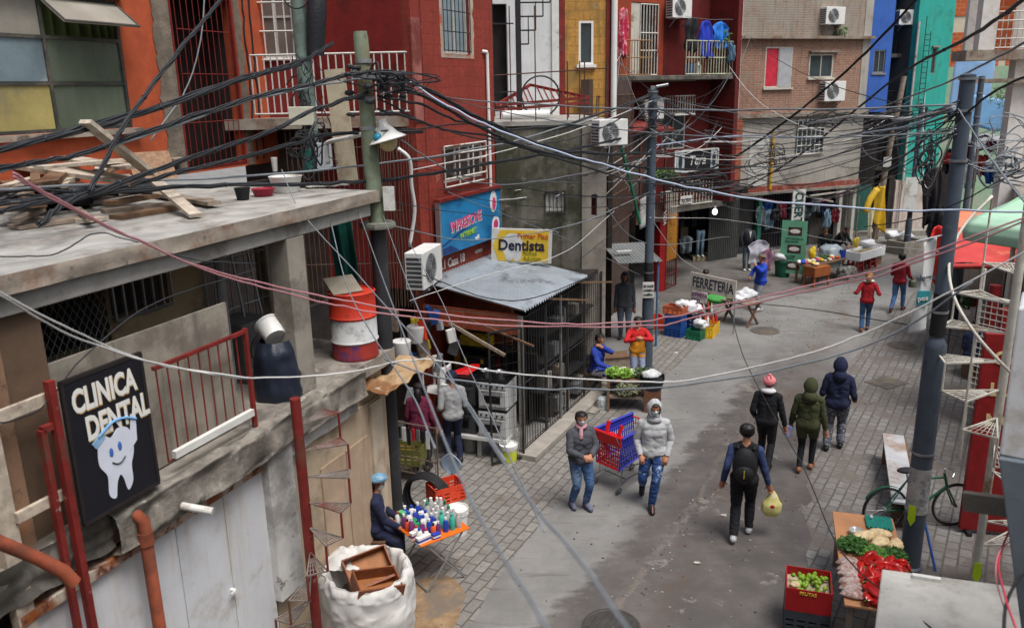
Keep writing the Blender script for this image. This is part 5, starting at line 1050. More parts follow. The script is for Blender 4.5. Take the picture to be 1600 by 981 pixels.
def bottle(col, cap, r, h, pump=False):
    t = thing('bottle', 'x', 'bottle', (0, 0, -50), 0, bt_g)
    MB().lathe([(r, 0), (r*1.02, h*.05), (r, h*.68), (r*.5, h*.82), (r*.42, h*.84)], n=12).obj('body', col, t, smooth=50)
    b = MB(); b.cyl((0, 0, h*.84), (0, 0, h), r*.5, n=10)
    if pump: b.cyl((0, 0, h), (0, 0, h*1.12), r*.18, n=6); b.bar((0, 0, h*1.12), (r*1.3, 0, h*1.1), r*.4)
    b.obj('cap', cap, t, smooth=50); return t
cgreen = mat('cap_green', S(40, 140, 96), .4); cblue = mat('cap_blue', S(40, 70, 170), .4); cred = mat('cap_red', S(190, 44, 60), .4); cteal = mat('bottle_teal', S(60, 170, 150), .4); corg = mat('bottle_orange', S(216, 90, 40), .4); cblk = mat('cap_black', S(40, 40, 44), .4); cpur = mat('bottle_purple', S(120, 50, 110), .4)
kinds = [('clear bottle with white cap', clearp, white_plastic, .032, .17, False), ('clear bottle with green pump', clearp, cgreen, .034, .18, True), ('white bottle with blue cap', white_plastic, cblue, .032, .16, False), ('blue bottle with white cap', cblue, white_plastic, .03, .17, False), ('teal bottle with teal cap', cteal, cteal, .03, .18, False), ('orange bottle with black cap', corg, cblk, .028, .14, False), ('purple bottle with white cap', cpur, white_plastic, .028, .17, False), ('white bottle with red cap', white_plastic, cred, .028, .14, False)]
protos = {}
rr = random.Random(11); ordn = ['first', 'second', 'third', 'fourth', 'fifth', 'sixth', 'seventh', 'eighth']
lay = [[0, 4, 3, 6, 5, 7, 2], [0, 0, 4, 2, 3, 6, 7], [1, 0, 0, 3, 2, 5, 6], [1, 0, 0, 2, 3, 7, 5], [0, 0, 1, 2, 3, 2, 6], [0, 0, 0, 3, 2, 3, 7]]
for i, row in enumerate(lay):
    for j, k in enumerate(row):
        nm, c1, c2, r_, h_, pm = kinds[k]
        if k not in protos: protos[k] = bottle(c1, c2, r_, h_, pm); o = protos[k]
        else: o = copy_tree(protos[k])
        o.location = ot_pt(-.29+.088*i+rr.uniform(-.012, .012) if False else .27-.10*j+rr.uniform(-.014, .014), -.30+.112*i+rr.uniform(-.014, .014)); o.rotation_euler = (0, 0, rr.uniform(0, 6)); s_ = rr.uniform(1.12, 1.42); o.scale = (s_, s_, s_)
        o['label'] = f'{nm}, {ordn[j]} from the street side in the {ordn[i]} row of toiletries'
def carton(x, y, w, d, h, rz, m, m2, label, tilt=0):
    t = thing('carton', label, 'box', ot_pt(x, y), R(36)+rz, 'boxes on the orange table')
    MB().box(-w/2, w/2, -d/2, d/2, 0, h).obj('box', m, t, bevel=.003); MB().box(-w/2-.001, w/2+.001, -d/2-.001, d/2+.001, h*.3, h*.62).obj('printed_band', m2, t)
carton(-.30, -.33, .20, .08, .09, .1, white_plastic, cblue, 'white and blue soap carton on the near left table corner')
carton(-.33, -.18, .16, .07, .10, .2, white_plastic, cpur, 'white and purple carton on the left edge of the orange table')
carton(-.25, -.05, .07, .18, .16, -.2, cgreen, white_plastic, 'green and white carton standing among the bottles')
carton(-.30, .22, .07, .1, .2, .3, mat('carton_green', S(90, 170, 110), .5), white_plastic, 'tall pale green carton at the back of the orange table')
carton(-.12, -.35, .11, .07, .07, 0, cblue, white_plastic, 'small blue tin-like box at the front of the orange table')

# ================================================================ big white sack with wooden drawers
bagm = mat('white_woven_sack', S(204, 203, 200), .7, .05, 6, stain=S(176, 168, 156), stain_amt=.15, bump=.15)
bc = (-1.80, 8.62)
def sackf(u, v):
    a = u*2*math.pi
    if v < .72: z = v/.72*.93; r = .53+.05*math.sin(z*3)
    elif v < .86: s_ = (v-.72)/.14; z = .93+.05*math.sin(s_*math.pi); r = .55-.10*s_
    else: s_ = (v-.86)/.14; z = .93-.35*s_; r = .45-.06*s_
    n_ = noise.noise(Vector((math.cos(a)*1.5, math.sin(a)*1.5, v*4)))+.5*noise.noise(Vector((math.cos(a)*4, math.sin(a)*4, v*9)))
    r *= 1+.05*n_; z += .05*noise.noise(Vector((math.cos(a)*2, math.sin(a)*2, 5)))*(v > .5)+.02*math.sin(a*2)
    r -= .035*abs(noise.noise(Vector((math.cos(a)*3+v*3, math.sin(a)*3, v*6))))**.6*(v < .78)+.012*abs(noise.noise(Vector((a*5, v*7, 2))))+.016*math.sin(a*15+v*6+3*n_)*(v > .66)
    return (r*math.cos(a), r*math.sin(a)*.98, z)
sk = thing('builders_sack', 'bulging white woven builders sack holding old wooden drawers', 'sack', (bc[0], bc[1], 0))
MB().grid(sackf, 110, 70).obj('bag', bagm, sk, smooth=True)
b = MB(); b.grid(lambda u, v: (.30*u-.25+.05*noise.noise(Vector((u*4, v*4, 8))), .28+.14*v, .93+.14*math.sin(u*3.14)*math.sin(v*3)+.05*noise.noise(Vector((u*6, v*6, 3)))), 14, 8); b.obj('rim_flap', bagm, sk, smooth=True)
b = MB(); b.grid(lambda u, v: (-.5+.42*u, .0+.5*v, .95+.10*math.sin(u*3.1)*math.sin(v*3.1)+.05*noise.noise(Vector((u*5, v*5, 1)))), 20, 20); b.obj('rim_flap', bagm, sk, smooth=True)
MB().lathe([(.44, .60), (.001, .62)], n=24, cap=False).obj('rubble', mat('rubble', S(128, 116, 100), .95, .3, 20), sk)
def drawer(name, loc, rot, w, d, h, m, label):
    t = thing(name, label, 'drawer', loc, 0, 'wooden drawers in the white sack'); t.rotation_euler = rot
    MB().box(-w/2, w/2, -d/2, d/2, 0, .012).obj('base', mat('drawer_base', S(150, 96, 54), .6, .2, 6), t)
    b = MB(); b.box(-w/2, w/2, -d/2, -d/2+.018, .012, h); b.box(-w/2, w/2, d/2-.018, d/2, .012, h); b.box(-w/2, -w/2+.018, -d/2+.018, d/2-.018, .012, h); b.box(w/2-.018, w/2, -d/2+.018, d/2-.018, .012, h); b.obj('sides', m, t, bevel=.003)
    MB().box(-w/2-.02, w/2+.02, -d/2-.022, -d/2-.001, -.02, h+.02).obj('front', m, t, bevel=.004)
drm = mat('drawer_wood', S(124, 70, 42), .5, .2, 7, stain=S(96, 52, 34), stain_amt=.3)
drawer('drawer', (-1.78, 8.66, .90), (R(38), R(-6), R(28)), .54, .40, .14, drm, 'upper wooden drawer lying tilted open in the white sack')
drawer('drawer', (-1.66, 8.40, .84), (R(14), R(10), R(28)), .52, .34, .16, drm, 'lower wooden drawer nearest the street in the white sack')

# ================================================================ spiral stairs
def spiral(name, label, loc, r, z0, rise, n, a0, da, m, pr_=.045, top=None, bw=.02, tm=None, hand=True):
    t = thing(name, label, 'spiral stair', loc)
    MB().cyl((0, 0, 0), (0, 0, top or z0+rise*n+.6), pr_, n=14).obj('centre_post', m, t, smooth=40)
    prev = None; rail = []
    for k in range(n):
        z = z0+rise*k; a, c = R(a0+da*k), R(a0+da*(k+1))
        P = Vector((math.cos(a)*r, math.sin(a)*r, z)); Q = Vector((math.cos(c)*r, math.sin(c)*r, z)); O = Vector((math.cos((a+c)/2)*.04, math.sin((a+c)/2)*.04, z))
        b = MB(); b.bar(O, P, bw, bw); b.bar(O, Q, bw, bw); b.bar(P, Q, bw, bw)
        for w in range(1, 6): b.cyl(O.lerp(P, .3).lerp(O.lerp(Q, .3), w/6), P.lerp(Q, w/6), .006, n=5)
        for w in (.45, .62, .8): b.cyl(O.lerp(P, w), O.lerp(Q, w), .005, n=5)
        b.obj('tread', tm or m, t)
        if prev is not None: MB().cyl(prev, P+Vector((0, 0, 0)), .013, n=6).obj('stringer_rod', m, t)
        prev = Q; rail += [P+Vector((0, 0, .85))]
        if k % 2 == 0 and hand: MB().cyl(P, P+Vector((0, 0, .85)), .012, n=6).obj('baluster', m, t)
    if hand: MB().tube(spline(rail, 5), .018, 8).obj('handrail', m, t, smooth=True)
    return t
stair_white = mat('chipped_white_steel', S(206, 202, 190), .6, .1, 6, stain=S(150, 124, 104), stain_amt=.3, stain2=S(110, 96, 86), stain2_amt=-.1)
spiral('spiral_stair', 'white painted steel rod spiral stair right of the bicycle', (6.02, 9.5, 0), .74, .55, .36, 11, 30, -30, stair_white, .05, 5.0)
spiral('spiral_stair', 'rusty red steel spiral stair before the beige wall and garage doors', b1pt(-1.62, -.38, 0), .50, .75, .29, 9, 205, 25, rust_red, .055, 3.38, .014, mat('grey_rod', S(120, 112, 106), .6, .2, stain=S(110, 60, 50)), False)
arrow('paper_tag', (5.98, 9.40, .10), R(-15), 'neon yellow paper arrow at the foot of the white spiral stair')

# ================================================================ bicycle
bk = thing('bicycle', 'dark green bicycle with black saddle parked behind the thick post', 'bicycle', (5.94, 10.92, 0), R(5))
gf = mat('bicycle_green', S(24, 84, 62), .4, .1)
def wheel(x):
    b = MB(); b.tube([(x+.33*math.cos(k*.1963), 0, .345+.33*math.sin(k*.1963)) for k in range(32)], .018, 7, closed=True); w = b.obj('wheel', rubber, bk, smooth=True)
    b = MB(); b.tube([(x+.305*math.cos(k*.1963), 0, .345+.305*math.sin(k*.1963)) for k in range(32)], .010, 6, closed=True); b.obj('rim', chrome, w)
    b = MB(); b.cyl((x, -.05, .345), (x, .05, .345), .022, n=10)
    for k in range(18): b.cyl((x, .03*(-1)**k, .345), (x+.3*math.cos(k*.349), 0, .345+.3*math.sin(k*.349)), .0018, n=4)
    b.obj('spokes', galv, w); return w
wheel(-.52); wheel(.55)
b = MB(); BBk = (-.05, 0, .30); SEAT = (-.22, 0, .80); HEAD = (.36, 0, .80); HB = (.40, 0, .66)
b.cyl(BBk, SEAT, .017); b.cyl(SEAT, HEAD, .017); b.cyl(BBk, HB, .018); b.cyl((.34, 0, .86), (.41, 0, .62), .02)
for s_ in (-.045, .045): b.cyl(BBk, (-.52, s_, .345), .011); b.cyl(SEAT, (-.52, s_, .345), .010); b.cyl((.41, s_*.8, .62), (.55, s_*1.1, .345), .013)
b.obj('frame', gf, bk, smooth=40)
b = MB(); b.cyl(SEAT, (-.25, 0, .92), .013); b.obj('seat_post', chrome, bk)
b = MB(); b.ball((-.26, 0, .95), (.14, .075, .04), 14, 8); b.ball((-.14, 0, .95), (.09, .03, .03), 10, 6); b.obj('saddle', rubber, bk, smooth=True)
b = MB(); b.cyl((.34, 0, .84), (.33, 0, .95), .013); b.tube(spline([(.27, -.28, .93), (.34, -.2, .99), (.36, 0, .96), (.34, .2, .99), (.27, .28, .93)], 5), .011, 7); b.obj('handlebar', chrome, bk, smooth=True)
b = MB(); b.tube([(-.05+.09*math.cos(k*.2618), .05, .30+.09*math.sin(k*.2618)) for k in range(24)], .008, 5, closed=True); b.cyl((-.05, .05, .3), (.05, .07, .17), .009); b.cyl((-.05, -.05, .3), (-.15, -.07, .43), .009)
for k in range(5): b.cyl((-.05, .05, .3), (-.05+.09*math.cos(k*1.257), .05, .3+.09*math.sin(k*1.257)), .006, n=4)
b.obj('crank', black_metal, bk)
for s_, p_ in ((1, (.05, .07, .17)), (-1, (-.15, -.07, .43))): MB().box(p_[0]-.05, p_[0]+.05, p_[1]-.0+(0 if s_ > 0 else -.08), p_[1]+(.08 if s_ > 0 else 0), p_[2]-.012, p_[2]+.012).obj('pedal', rubber, bk)
b = MB(); b.grid(lambda u, v: (-.52+.37*math.cos(1.0+1.6*u), .04*(v-.5), .345+.37*math.sin(1.0+1.6*u)), 14, 2); b.obj('mudguard', gf, bk)

# ================================================================ vegetable table, crates
vt = thing('vegetable_table', 'plywood board table with vegetables under the thick grey post', 'table', (4.38, 8.96, 0), R(72.5))
MB().box(-1.10, 1.10, -.36, .40, .72, .75).obj('top', mat('stall_plywood', S(182, 130, 92), .7, .12, 2, stain=S(150, 104, 76), stain_amt=.3), vt, bevel=.006)
for x in (-.95, .95):
    for y in (-.28, .32): MB().box(x-.03, x+.03, y-.03, y+.03, 0, .717).obj('leg', wood, vt)
def v_pt(x, y, z=.752): a = R(72.5); return Vector((4.38+x*math.cos(a)-y*math.sin(a), 8.96+x*math.sin(a)+y*math.cos(a), z))
rr = random.Random(21)
pep_m = mat('pepper_red', S(196, 30, 24), .2, .35, 3, bump=.05, spec=.6, stain=S(120, 14, 16), stain_amt=.3); stem_m = mat('stem_green', S(86, 112, 44), .6)
def pepper_proto():
    t = thing('bell_pepper', 'glossy red bell pepper in the heap at the near end of the table', 'pepper', (0, 0, -50), 0, 'red bell peppers heaped on the table')
    b = MB(); b.grid(lambda u, v: ((.043*(math.sin(math.pi*min(1, .06+v*.94))**.55)*(1+.2*math.cos(u*2*math.pi*4))*(1.1-.35*v))*math.cos(u*2*math.pi), (.043*(math.sin(math.pi*min(1, .06+v*.94))**.55)*(1+.2*math.cos(u*2*math.pi*4))*(1.1-.35*v))*math.sin(u*2*math.pi), .055-.115*v), 20, 10); b.obj('body', pep_m, t, smooth=True)
    MB().tube([(0, 0, .048), (.004, 0, .065), (.012, 0, .08)], [.008, .006, .007], 6).obj('stem', stem_m, t); return t
pp = pepper_proto(); n_ = 0
for lay_, x0, x1, y0, y1 in ((0, -1.03, -.16, -.31, .19), (1, -.97, -.26, -.26, .12), (2, -.85, -.45, -.18, .02)):
    for ix in range(int((x1-x0)/.115)+1):
        for iy in range(int((y1-y0)/.115)+1):
            o = pp if n_ == 0 else copy_tree(pp); n_ += 1; s_ = rr.uniform(1.2, 1.6)
            o.location = v_pt(x0+.115*ix+rr.uniform(-.03, .03), y0+.115*iy+rr.uniform(-.03, .03), .81+.075*lay_+rr.uniform(-.01, .015))
            o.rotation_euler = (R(90)+rr.uniform(-.5, .5), rr.uniform(-.4, .4), rr.uniform(0, 6.28)); o.scale = (s_, s_, s_*rr.uniform(1.0, 1.5))
def bunch(name, x, y, r, n, m, label, seed):
    return leafball(name, v_pt(x, y, .83), r, n, m, label, 'herb bunch', .035, seed)
herb1 = mat('herb_dark', S(60, 104, 42), .55, .4, 12, bump=0); herb2 = mat('herb_light', S(92, 140, 56), .55, .35, 12, bump=0)
bunch('herb_bunch', .12, .22, (.2, .17, .09), 620, herb1, 'bushy dark green herb bunch nearest the street side of the table', 1)
bunch('herb_bunch', -.06, -.02, (.17, .2, .09), 620, herb2, 'light green leafy bunch in the middle of the vegetable table', 2)
bunch('herb_bunch', -.02, -.24, (.16, .15, .09), 480, herb1, 'dark green leafy bunch by the roof slab edge of the vegetable table', 6)
peb = mat('peanut_bags', S(196, 176, 170), .3, .3, 30, stain=S(150, 100, 84), stain_amt=.6, stain_scale=14, bump=.6)
for k in range(6):
    b = MB(); b.grid(lambda u, v: (.085*math.sin(v*math.pi)**.6*math.cos(u*6.283)*(1+.1*noise.noise(Vector((u*9, v*9, k)))), .15*(2*v-1)*1.05, .045*math.sin(v*math.pi)**.6*(math.sin(u*6.283)+.8)*(1+.15*noise.noise(Vector((u*7, v*7, k))))), 18, 12)
    tag(b.obj('nut_bag', peb, loc=v_pt(-.92+.135*k, .29, .755+.01*(k % 2)), rot=R(72.5+rr.uniform(-12, 12)), smooth=True), 'clear bag of pink beans lying on the table, %s from the near end' % ordn[k], 'bean bag', 'clear bags of beans on the table')
corn = mat('pale_corn_bag', S(226, 202, 158), .4, .2, 18, bump=.5)
for k, (x, y, a) in enumerate(((.42, .06, .2), (.52, -.13, -.2), (.30, -.12, .6), (.28, -.29, 1.0))):
    b = MB(); b.ball((0, 0, .05), (.15, .09, .065), 18, 10, wob=.3, seed=k)
    tag(b.obj('corn_bag', corn, loc=v_pt(x, y, .755), rot=a, smooth=True), ('cream bag of peeled corn nearest the glass bowl on the table', 'cream bag of peeled corn nearest the egg tray', 'cream bag of peeled corn beside the herb bunches', 'cream bag of peeled corn nearest the roof slab')[k], 'corn bag', 'cream bags of corn on the table')
tag(MB().lathe([(.04, 0), (.08, .02), (.09, .07), (.085, .07), (.075, .025), (.01, .012)], n=18, cap=False).obj('glass_bowl', clearp, loc=v_pt(.52, .15), smooth=True), 'small clear bowl on bare board before the egg tray', 'bowl')
eg = thing('egg_tray', 'turquoise pulp egg tray at the far end of the vegetable table', 'egg tray', v_pt(.86, -.16), R(72.5))
b = MB(); b.grid(lambda u, v: (.32*u-.16, .32*v-.16, .03+.024*math.cos(u*6*2*math.pi)*math.cos(v*6*2*math.pi)+.004), 60, 60); b.obj('tray', mat('turquoise_pulp', S(44, 140, 128), .85, .15, 20), eg, smooth=True, solid=.006)
MB().ball((.06, .09, .07), (.022, .022, .028), 10, 8).obj('egg', white_plastic, eg, smooth=True)
def crate(name, loc, rz, w, d, h, m, label, lattice=True, group=None, cat='crate'):
    t = thing(name, label, cat, loc, rz, group)
    MB().box(-w/2, w/2, -d/2, d/2, .0, .015).obj('base', m, t)
    for sx, sy in ((0, -1), (0, 1), (-1, 0), (1, 0)):
        b = MB(); L_ = w if sy else d; nb = 4
        def P(a0, a1, z0, z1, t0=0):
            if sy: b.box(a0, a1, sy*d/2-(.012 if sy > 0 else -.0), sy*d/2+(.012 if sy < 0 else 0), z0, z1)
            else: b.box(sx*w/2-(.012 if sx > 0 else 0), sx*w/2+(.012 if sx < 0 else 0), a0, a1, z0, z1)
        e = L_/2-(0.0 if sy else .012)
        hs_ = [(0.015, h*.12), (h*.22, h*.34), (h*.44, h*.56), (h*.66, h)] if lattice else [(0.015, h)]
        for z0, z1 in hs_: P(-e, e, z0, z1)
        if lattice:
            for k in range(nb+1):
                x = -e+2*e*k/nb; x0 = max(-e, x-.02); x1 = min(e, x+.02)
                for q in range(len(hs_)-1): P(x0, x1, hs_[q][1], hs_[q+1][0])
        b.obj('side', m, t)
    return t
cred_ = mat('crate_red', S(166, 30, 34), .45, .1); cdark = mat('crate_charcoal', S(58, 64, 72), .55, .15); cblue_ = mat('crate_blue', S(28, 78, 150), .45, .1); cgrn = mat('crate_green', S(24, 104, 76), .45, .1); cyel = mat('crate_yellow', S(220, 176, 40), .45, .1); corg_ = mat('crate_orange', S(206, 66, 38), .5, .12)
cl = (3.52, 8.72)
cA = crate('crate', (cl[0], cl[1], 0), R(-18), .52, .50, .32, cdark, 'charcoal plastic crate at the bottom of the stack by the vegetable table', True)
cB = crate('crate', (cl[0], cl[1], .325), R(-18), .52, .50, .30, cred_, 'red plastic crate of green limes standing on a charcoal crate', False)
text('FRUTAS', .055, (-.11, -.255, .235), mat('gold_letter', S(210, 170, 60), .6, bump=0), cB, bold=.002)
lime = mat('lime_green', S(124, 160, 44), .35, .2, 8, bump=.1); lp = None; q_ = 0
for k in range(46):
    lx, ly = rr.uniform(-.2, .21), rr.uniform(-.2, .2); z = .325+.22+.035*rr.random()+.03*(k > 28)
    w = Vector((cl[0]+lx*math.cos(R(-18))-ly*math.sin(R(-18)), cl[1]+lx*math.sin(R(-18))+ly*math.cos(R(-18)), z))
    if lp is None: lp = tag(MB().ball((0, 0, 0), (.027, .027, .032), 12, 8).obj('lime', lime, loc=w, smooth=True), 'green lime among those filling the red crate', 'lime', 'limes in the red crate')
    else:
        o = lp.copy(); COL.objects.link(o); o.location = w; o.rotation_euler = (rr.uniform(0, 3), rr.uniform(0, 3), 0)
MB().box(-.24, .24, -.23, .23, .04, .19).obj('liner', mat('crate_liner', S(180, 168, 140), .9, .2), cB)
tag(MB().ball((0, 0, 0), (.07, .05, .04), 12, 8, wob=.4).obj('ginger_root', corn, loc=(cl[0]-.18, cl[1]-.06, .60), smooth=True), 'pale root lying in the left corner of the red crate', 'root')

# ================================================================ right side: kiosk roof, red wall, canopies, cabinet, bench
ks = thing('kiosk', 'low kiosk with pale grey weathered concrete roof at the lower right corner', 'kiosk', (2.96, 5.86, 0), R(-16.5))
rm_ = mat('pale_roof_concrete', S(186, 184, 178), .85, .1, 3, stain=S(150, 146, 138), stain_amt=.5, stain2=S(124, 116, 104), stain2_amt=.1)
b = MB(); kp = [G(1378, 888, 2.6), G(1592, 916, 2.6), G(1700, 1150, 2.6), G(1355, 1080, 2.6)]
ksl = [Matrix.Rotation(R(16.5), 3, 'Z') @ (p-Vector((2.96, 5.86, 0))) for p in kp]
b.prism([(p.x, p.y, 2.47) for p in ksl][::-1], (0, 0, .13)); b.obj('roof_slab', rm_, ks, bevel=.012)
b.v = []; b = MB(); cx = sum(p.x for p in ksl)/4; cy = sum(p.y for p in ksl)/4
b.prism([(cx+(p.x-cx)*.86, cy+(p.y-cy)*.86, 0) for p in ksl][::-1], (0, 0, 2.466)); b.obj('wall', concrete, ks)
tag(MB().box(-.1, .1, -.02, .02, 0, .03).obj('plastic_strip', white_paint, loc=G(1447, 905, 2.6), rot=R(-20)), 'short white strip lying on the kiosk roof edge', 'strip')
rw = thing('red_stall', 'tall red painted stall side with cream lettering behind the white spiral stair', 'stall', (6.48, 10.75, 0), R(-12))
MB().box(0, .95, 0, .08, .06, 3.05).obj('panel', red_paint, rw, bevel=.01)
b = MB(); 
for x in (.12, .82): MB().box(x-.03, x+.03, -.1, .18, 0, .057).obj('foot', black_metal, rw)
crl = mat('cream_letter', S(214, 190, 140), .7, bump=0)
for k, w_ in enumerate(('CAM', 'LUV', 'MO')): text(w_, .26, (.14, -.006, 2.62-.46*k), crl, rw, bold=.008)
rs = thing('shop_row', 'low row of shuttered grey brown shops along the right pavement', 'shop', (8.3, 11.2, 0), R(90-26.7))
b = MB(); wall_holes(b, 0, 16, 0, 3.3, -.25, 0, [(1.0, 2.6, .1, 2.4), (3.4, 4.6, .9, 2.3), (5.6, 7.4, .1, 2.4), (9, 11, .1, 2.4)]); b.obj('wall', mat('shop_plaster', S(182, 174, 164), .85, .12, 2, stain=S(146, 132, 120), stain_amt=.4), rs)
MB().box(0, 16, -.9, -.8, 0, 3.3).obj('back_wall', dark_void, rs)
MB().box(-.1, 16, -3.5, .05, 3.303, 3.42).obj('roof', concrete, rs)
b = MB(); grille(b, 1.0, 2.6, .1, 2.4, -.05, 16, .012, [k/12 for k in range(13)]); grille(b, 5.6, 7.4, .1, 2.4, -.05, 12, .014, (0, .5, 1)); b.obj('shop_grille', off_white, rs)
MB().box(2.7, 3.2, .0, .04, .2, 2.6).obj('red_shutter', red_paint, rs); MB().box(4.7, 5.4, .0, .04, .2, 2.6).obj('red_shutter', mat('maroon_shutter', S(110, 36, 36), .7), rs)
mint = mat('mint_canopy', S(168, 206, 180), .45, .06, 2, bump=.05, stain=S(150, 180, 160), stain_amt=.2)
mc = thing('mint_canopy', 'rounded pale mint green plastic awning over the right shops', 'awning', G(1512, 375, 3.5), R(-62))
def mintf(u, v):
    x = -.05+3.2*u; e = .5
    prof = [(-.06, 0), (-.10, .16), (-.06, .32), (.10, .44), (1.1, .66), (1.25, .68)]
    i = min(int(v*5), 4); f = v*5-i; y = prof[i][0]*(1-f)+prof[i+1][0]*f; z = prof[i][1]*(1-f)+prof[i+1][1]*f
    return (x+.35*max(0, (z-.2))*(1-u), y, z)
MB().grid(mintf, 24, 20).obj('cover', mint, mc, smooth=True, solid=.03)
MB().poly([(-.02, -.04, .01), (3.1, -.04, .01), (3.1, 1.2, .01), (.1, 1.2, .01)]).obj('underside', mat('canopy_underside', S(120, 108, 98), .8), mc)
MB().poly([(-.05, -.05, .02), (-.05, .0, .25), (.2, 1.2, .78), (.1, 1.2, .02)]).obj('end_cap', mint, mc)
b = MB(); b.cyl((.75, .2, 0), (.75, .2, -3.5), .04); b.obj('post', stair_white, mc)
ra = thing('red_awning', 'faded red and orange fabric awning beyond the mint canopy', 'awning', (9.7, 17.74, 2.5), 0)
rq = [Vector((0, 0, 0)), Vector((1.7, -.1, 0)), Vector((1.75, 3.5, .62)), Vector((3.4, 3.2, .62))]
rf = lambda u, v: rq[0].lerp(rq[1], u).lerp(rq[2].lerp(rq[3], u), v)+Vector((0, 0, .03*math.sin(u*9)))
MB().grid(lambda u, v: rf(u, v*.62), 16, 10).obj('cover', mat('awning_red', S(184, 62, 60), .75, .12, 1.5, stain=S(200, 104, 82), stain_amt=.35), ra, smooth=True, solid=.01)
MB().grid(lambda u, v: rf(u, .63+.37*v), 10, 6).obj('orange_panel', mat('awning_orange', S(206, 122, 92), .75, .1), ra, smooth=True, solid=.01)
MB().grid(lambda u, v: Vector((1.7*u, -.1*u-.01, -.12*v)), 30, 1).obj('valance', MATS['awning_red'], ra, smooth=True, solid=.008)
b = MB(); 
for x in (.2, .75, 1.3): b.cyl((x, .05, 0), (x, .05, -2.5), .02, n=6)
b.obj('pole', black_metal, ra)
cbx = thing('electric_cabinet', 'tall white cabinet on a blue grey steel plate at the right edge', 'cabinet', at(1580, 640, 4.3), R(-24))
cbx.location = (0, 0, 0); cbx.rotation_euler = (0, 0, 0)
def slabpoly(pts, Y0, dep): return MB().prism([at(x, y, Y0) for x, y in pts], (.66*dep, dep, 0))
slabpoly([(1591, 480), (1561, 712), (1700, 740), (1720, 480)], 4.3, .35).obj('casing', mat('cabinet_white', S(196, 198, 202), .4, .04, 2, bump=.04, stain=S(170, 168, 162), stain_amt=.2), cbx, bevel=.015)
slabpoly([(1560, 716), (1596, 985), (1720, 985), (1720, 742)], 4.27, .3).obj('plate', mat('steel_plate_blue', S(112, 122, 132), .45, .12, 2, metal=.3, stain=S(90, 94, 98), stain_amt=.3), cbx, bevel=.008)
q = at(1650, 985, 4.4); MB().cyl((q.x, q.y, 0), (q.x, q.y, q.z+.3), .08).obj('post', galv, cbx)
pkg = at(1505, 782, 4.9); pk2 = at(1640, 800, 4.6)
tag(MB().bar(pkg, pk2, .05, .13).obj('timber_board', mat('grey_timber', S(122, 114, 104), .85, .15, 8, stain=S(96, 90, 84)), bevel=.004), 'weathered grey board sticking out before the white spiral stair', 'board')
bn2 = thing('bench_board', 'worn white painted bench board standing behind the thick grey post', 'bench', (6.12, 12.0, 0), math.atan2(2.6, 1.0))
MB().box(-1.3, 1.3, -.17, .17, .45, .49).obj('seat', mat('bench_paint', S(176, 178, 182), .6, .12, 3, stain=S(146, 126, 110)), bn2, bevel=.006)
for x in (-1.1, 1.1): MB().box(x-.04, x+.04, -.15, .15, 0, .447).obj('leg', wood_brown, bn2)
MB().box(-1.3, 1.3, -.2, -.172, .30, .49).obj('apron', wood_brown, bn2)
tag(MB().cyl((0, 0, 0), (-.05, .32, .55), .018, n=8, m=0).obj('broom_handle', mat('broom_blue', S(44, 92, 170), .5), loc=G(1462, 892, 0)), 'blue pole leaning beside the base of the thick grey post', 'pole')
tag(MB().lathe([(.10, 0), (.13, .03), (.15, .35), (.16, .36), (.14, .37), (.12, .34), (.01, .33)], n=18, cap=False).obj('storage_jar', mat('jar_red', S(196, 56, 48), .4), loc=G(1521, 478, .5)), 'red pot on the shop ledge under the red awning', 'pot')
leafball('potted_plant', G(1510, 470, .7), (.2, .2, .25), 120, leaf, 'small dark plant beside the red pot on the right', seed=12)
# ================================================================ appliance shop goods
def shp(u, v, z=0): return b2pt(u, v, z)
RZ2 = F2['rz']
enamel = mat('stove_enamel', S(196, 198, 198), .35, .05, bump=.03); hob = mat('hob_black', S(24, 24, 26), .3, .1, bump=0)
def stove(loc, rz, m, label, fold=True):
    t = thing('stove', label, 'stove', loc, rz, 'stoves stacked outside the appliance shop')
    MB().box(-.27, .27, -.26, .26, .0, .50).obj('body', m, t, bevel=.008)
    MB().box(-.275, .275, -.265, .265, .502, .525).obj('hob', hob, t)
    d = MB().box(-.25, .25, -.285, -.262, .06, .36).obj('oven_door', m, t, bevel=.006)
    MB().box(-.15, .15, -.290, -.286, .12, .26).obj('oven_window', hob, d); MB().cyl((-.2, -.31, .33), (.2, -.31, .33), .012, n=8).obj('handle', chrome, d)
    b = MB(); b.box(-.25, .25, -.278, -.262, .39, .48); b.obj('control_panel', m, t)
    for k in range(5): MB().cyl((-.2+.1*k, -.279, .435), (-.2+.1*k, -.30, .435), .018, n=10).obj('knob', cblk, t)
    for x, y in ((-.12, -.12), (.12, -.12), (-.12, .12), (.12, .12)): MB().lathe([(.06, .526), (.065, .535), (.02, .54), (.001, .54)], c=(x, y, 0), n=12, cap=False).obj('burner', black_metal, t)
    return t
rz_s = R(-20)
bn3 = thing('display_bench', 'long white bench carrying the stacked stoves before the shop', 'bench', (-.46, 13.86, 0), rz_s)
MB().box(-.85, .45, -.3, .3, .36, .42).obj('top', white_paint, bn3)
for x in (-.7, -.1): MB().box(x-.04, x+.04, -.25, .25, 0, .357).obj('leg', galv, bn3)
def bn_pt(x, y, z): return Vector((-.46+x*math.cos(rz_s)-y*math.sin(rz_s), 13.86+x*math.sin(rz_s)+y*math.cos(rz_s), z))
stove(bn_pt(.17, 0, .423), rz_s, enamel, 'white stove at the bottom of the front stack on the bench')
stove(bn_pt(.18, .02, .96), rz_s, enamel, 'white stove on top of the front stack nearest the street')
dark_en = mat('stove_dark', S(66, 68, 70), .35, .1, bump=.03)
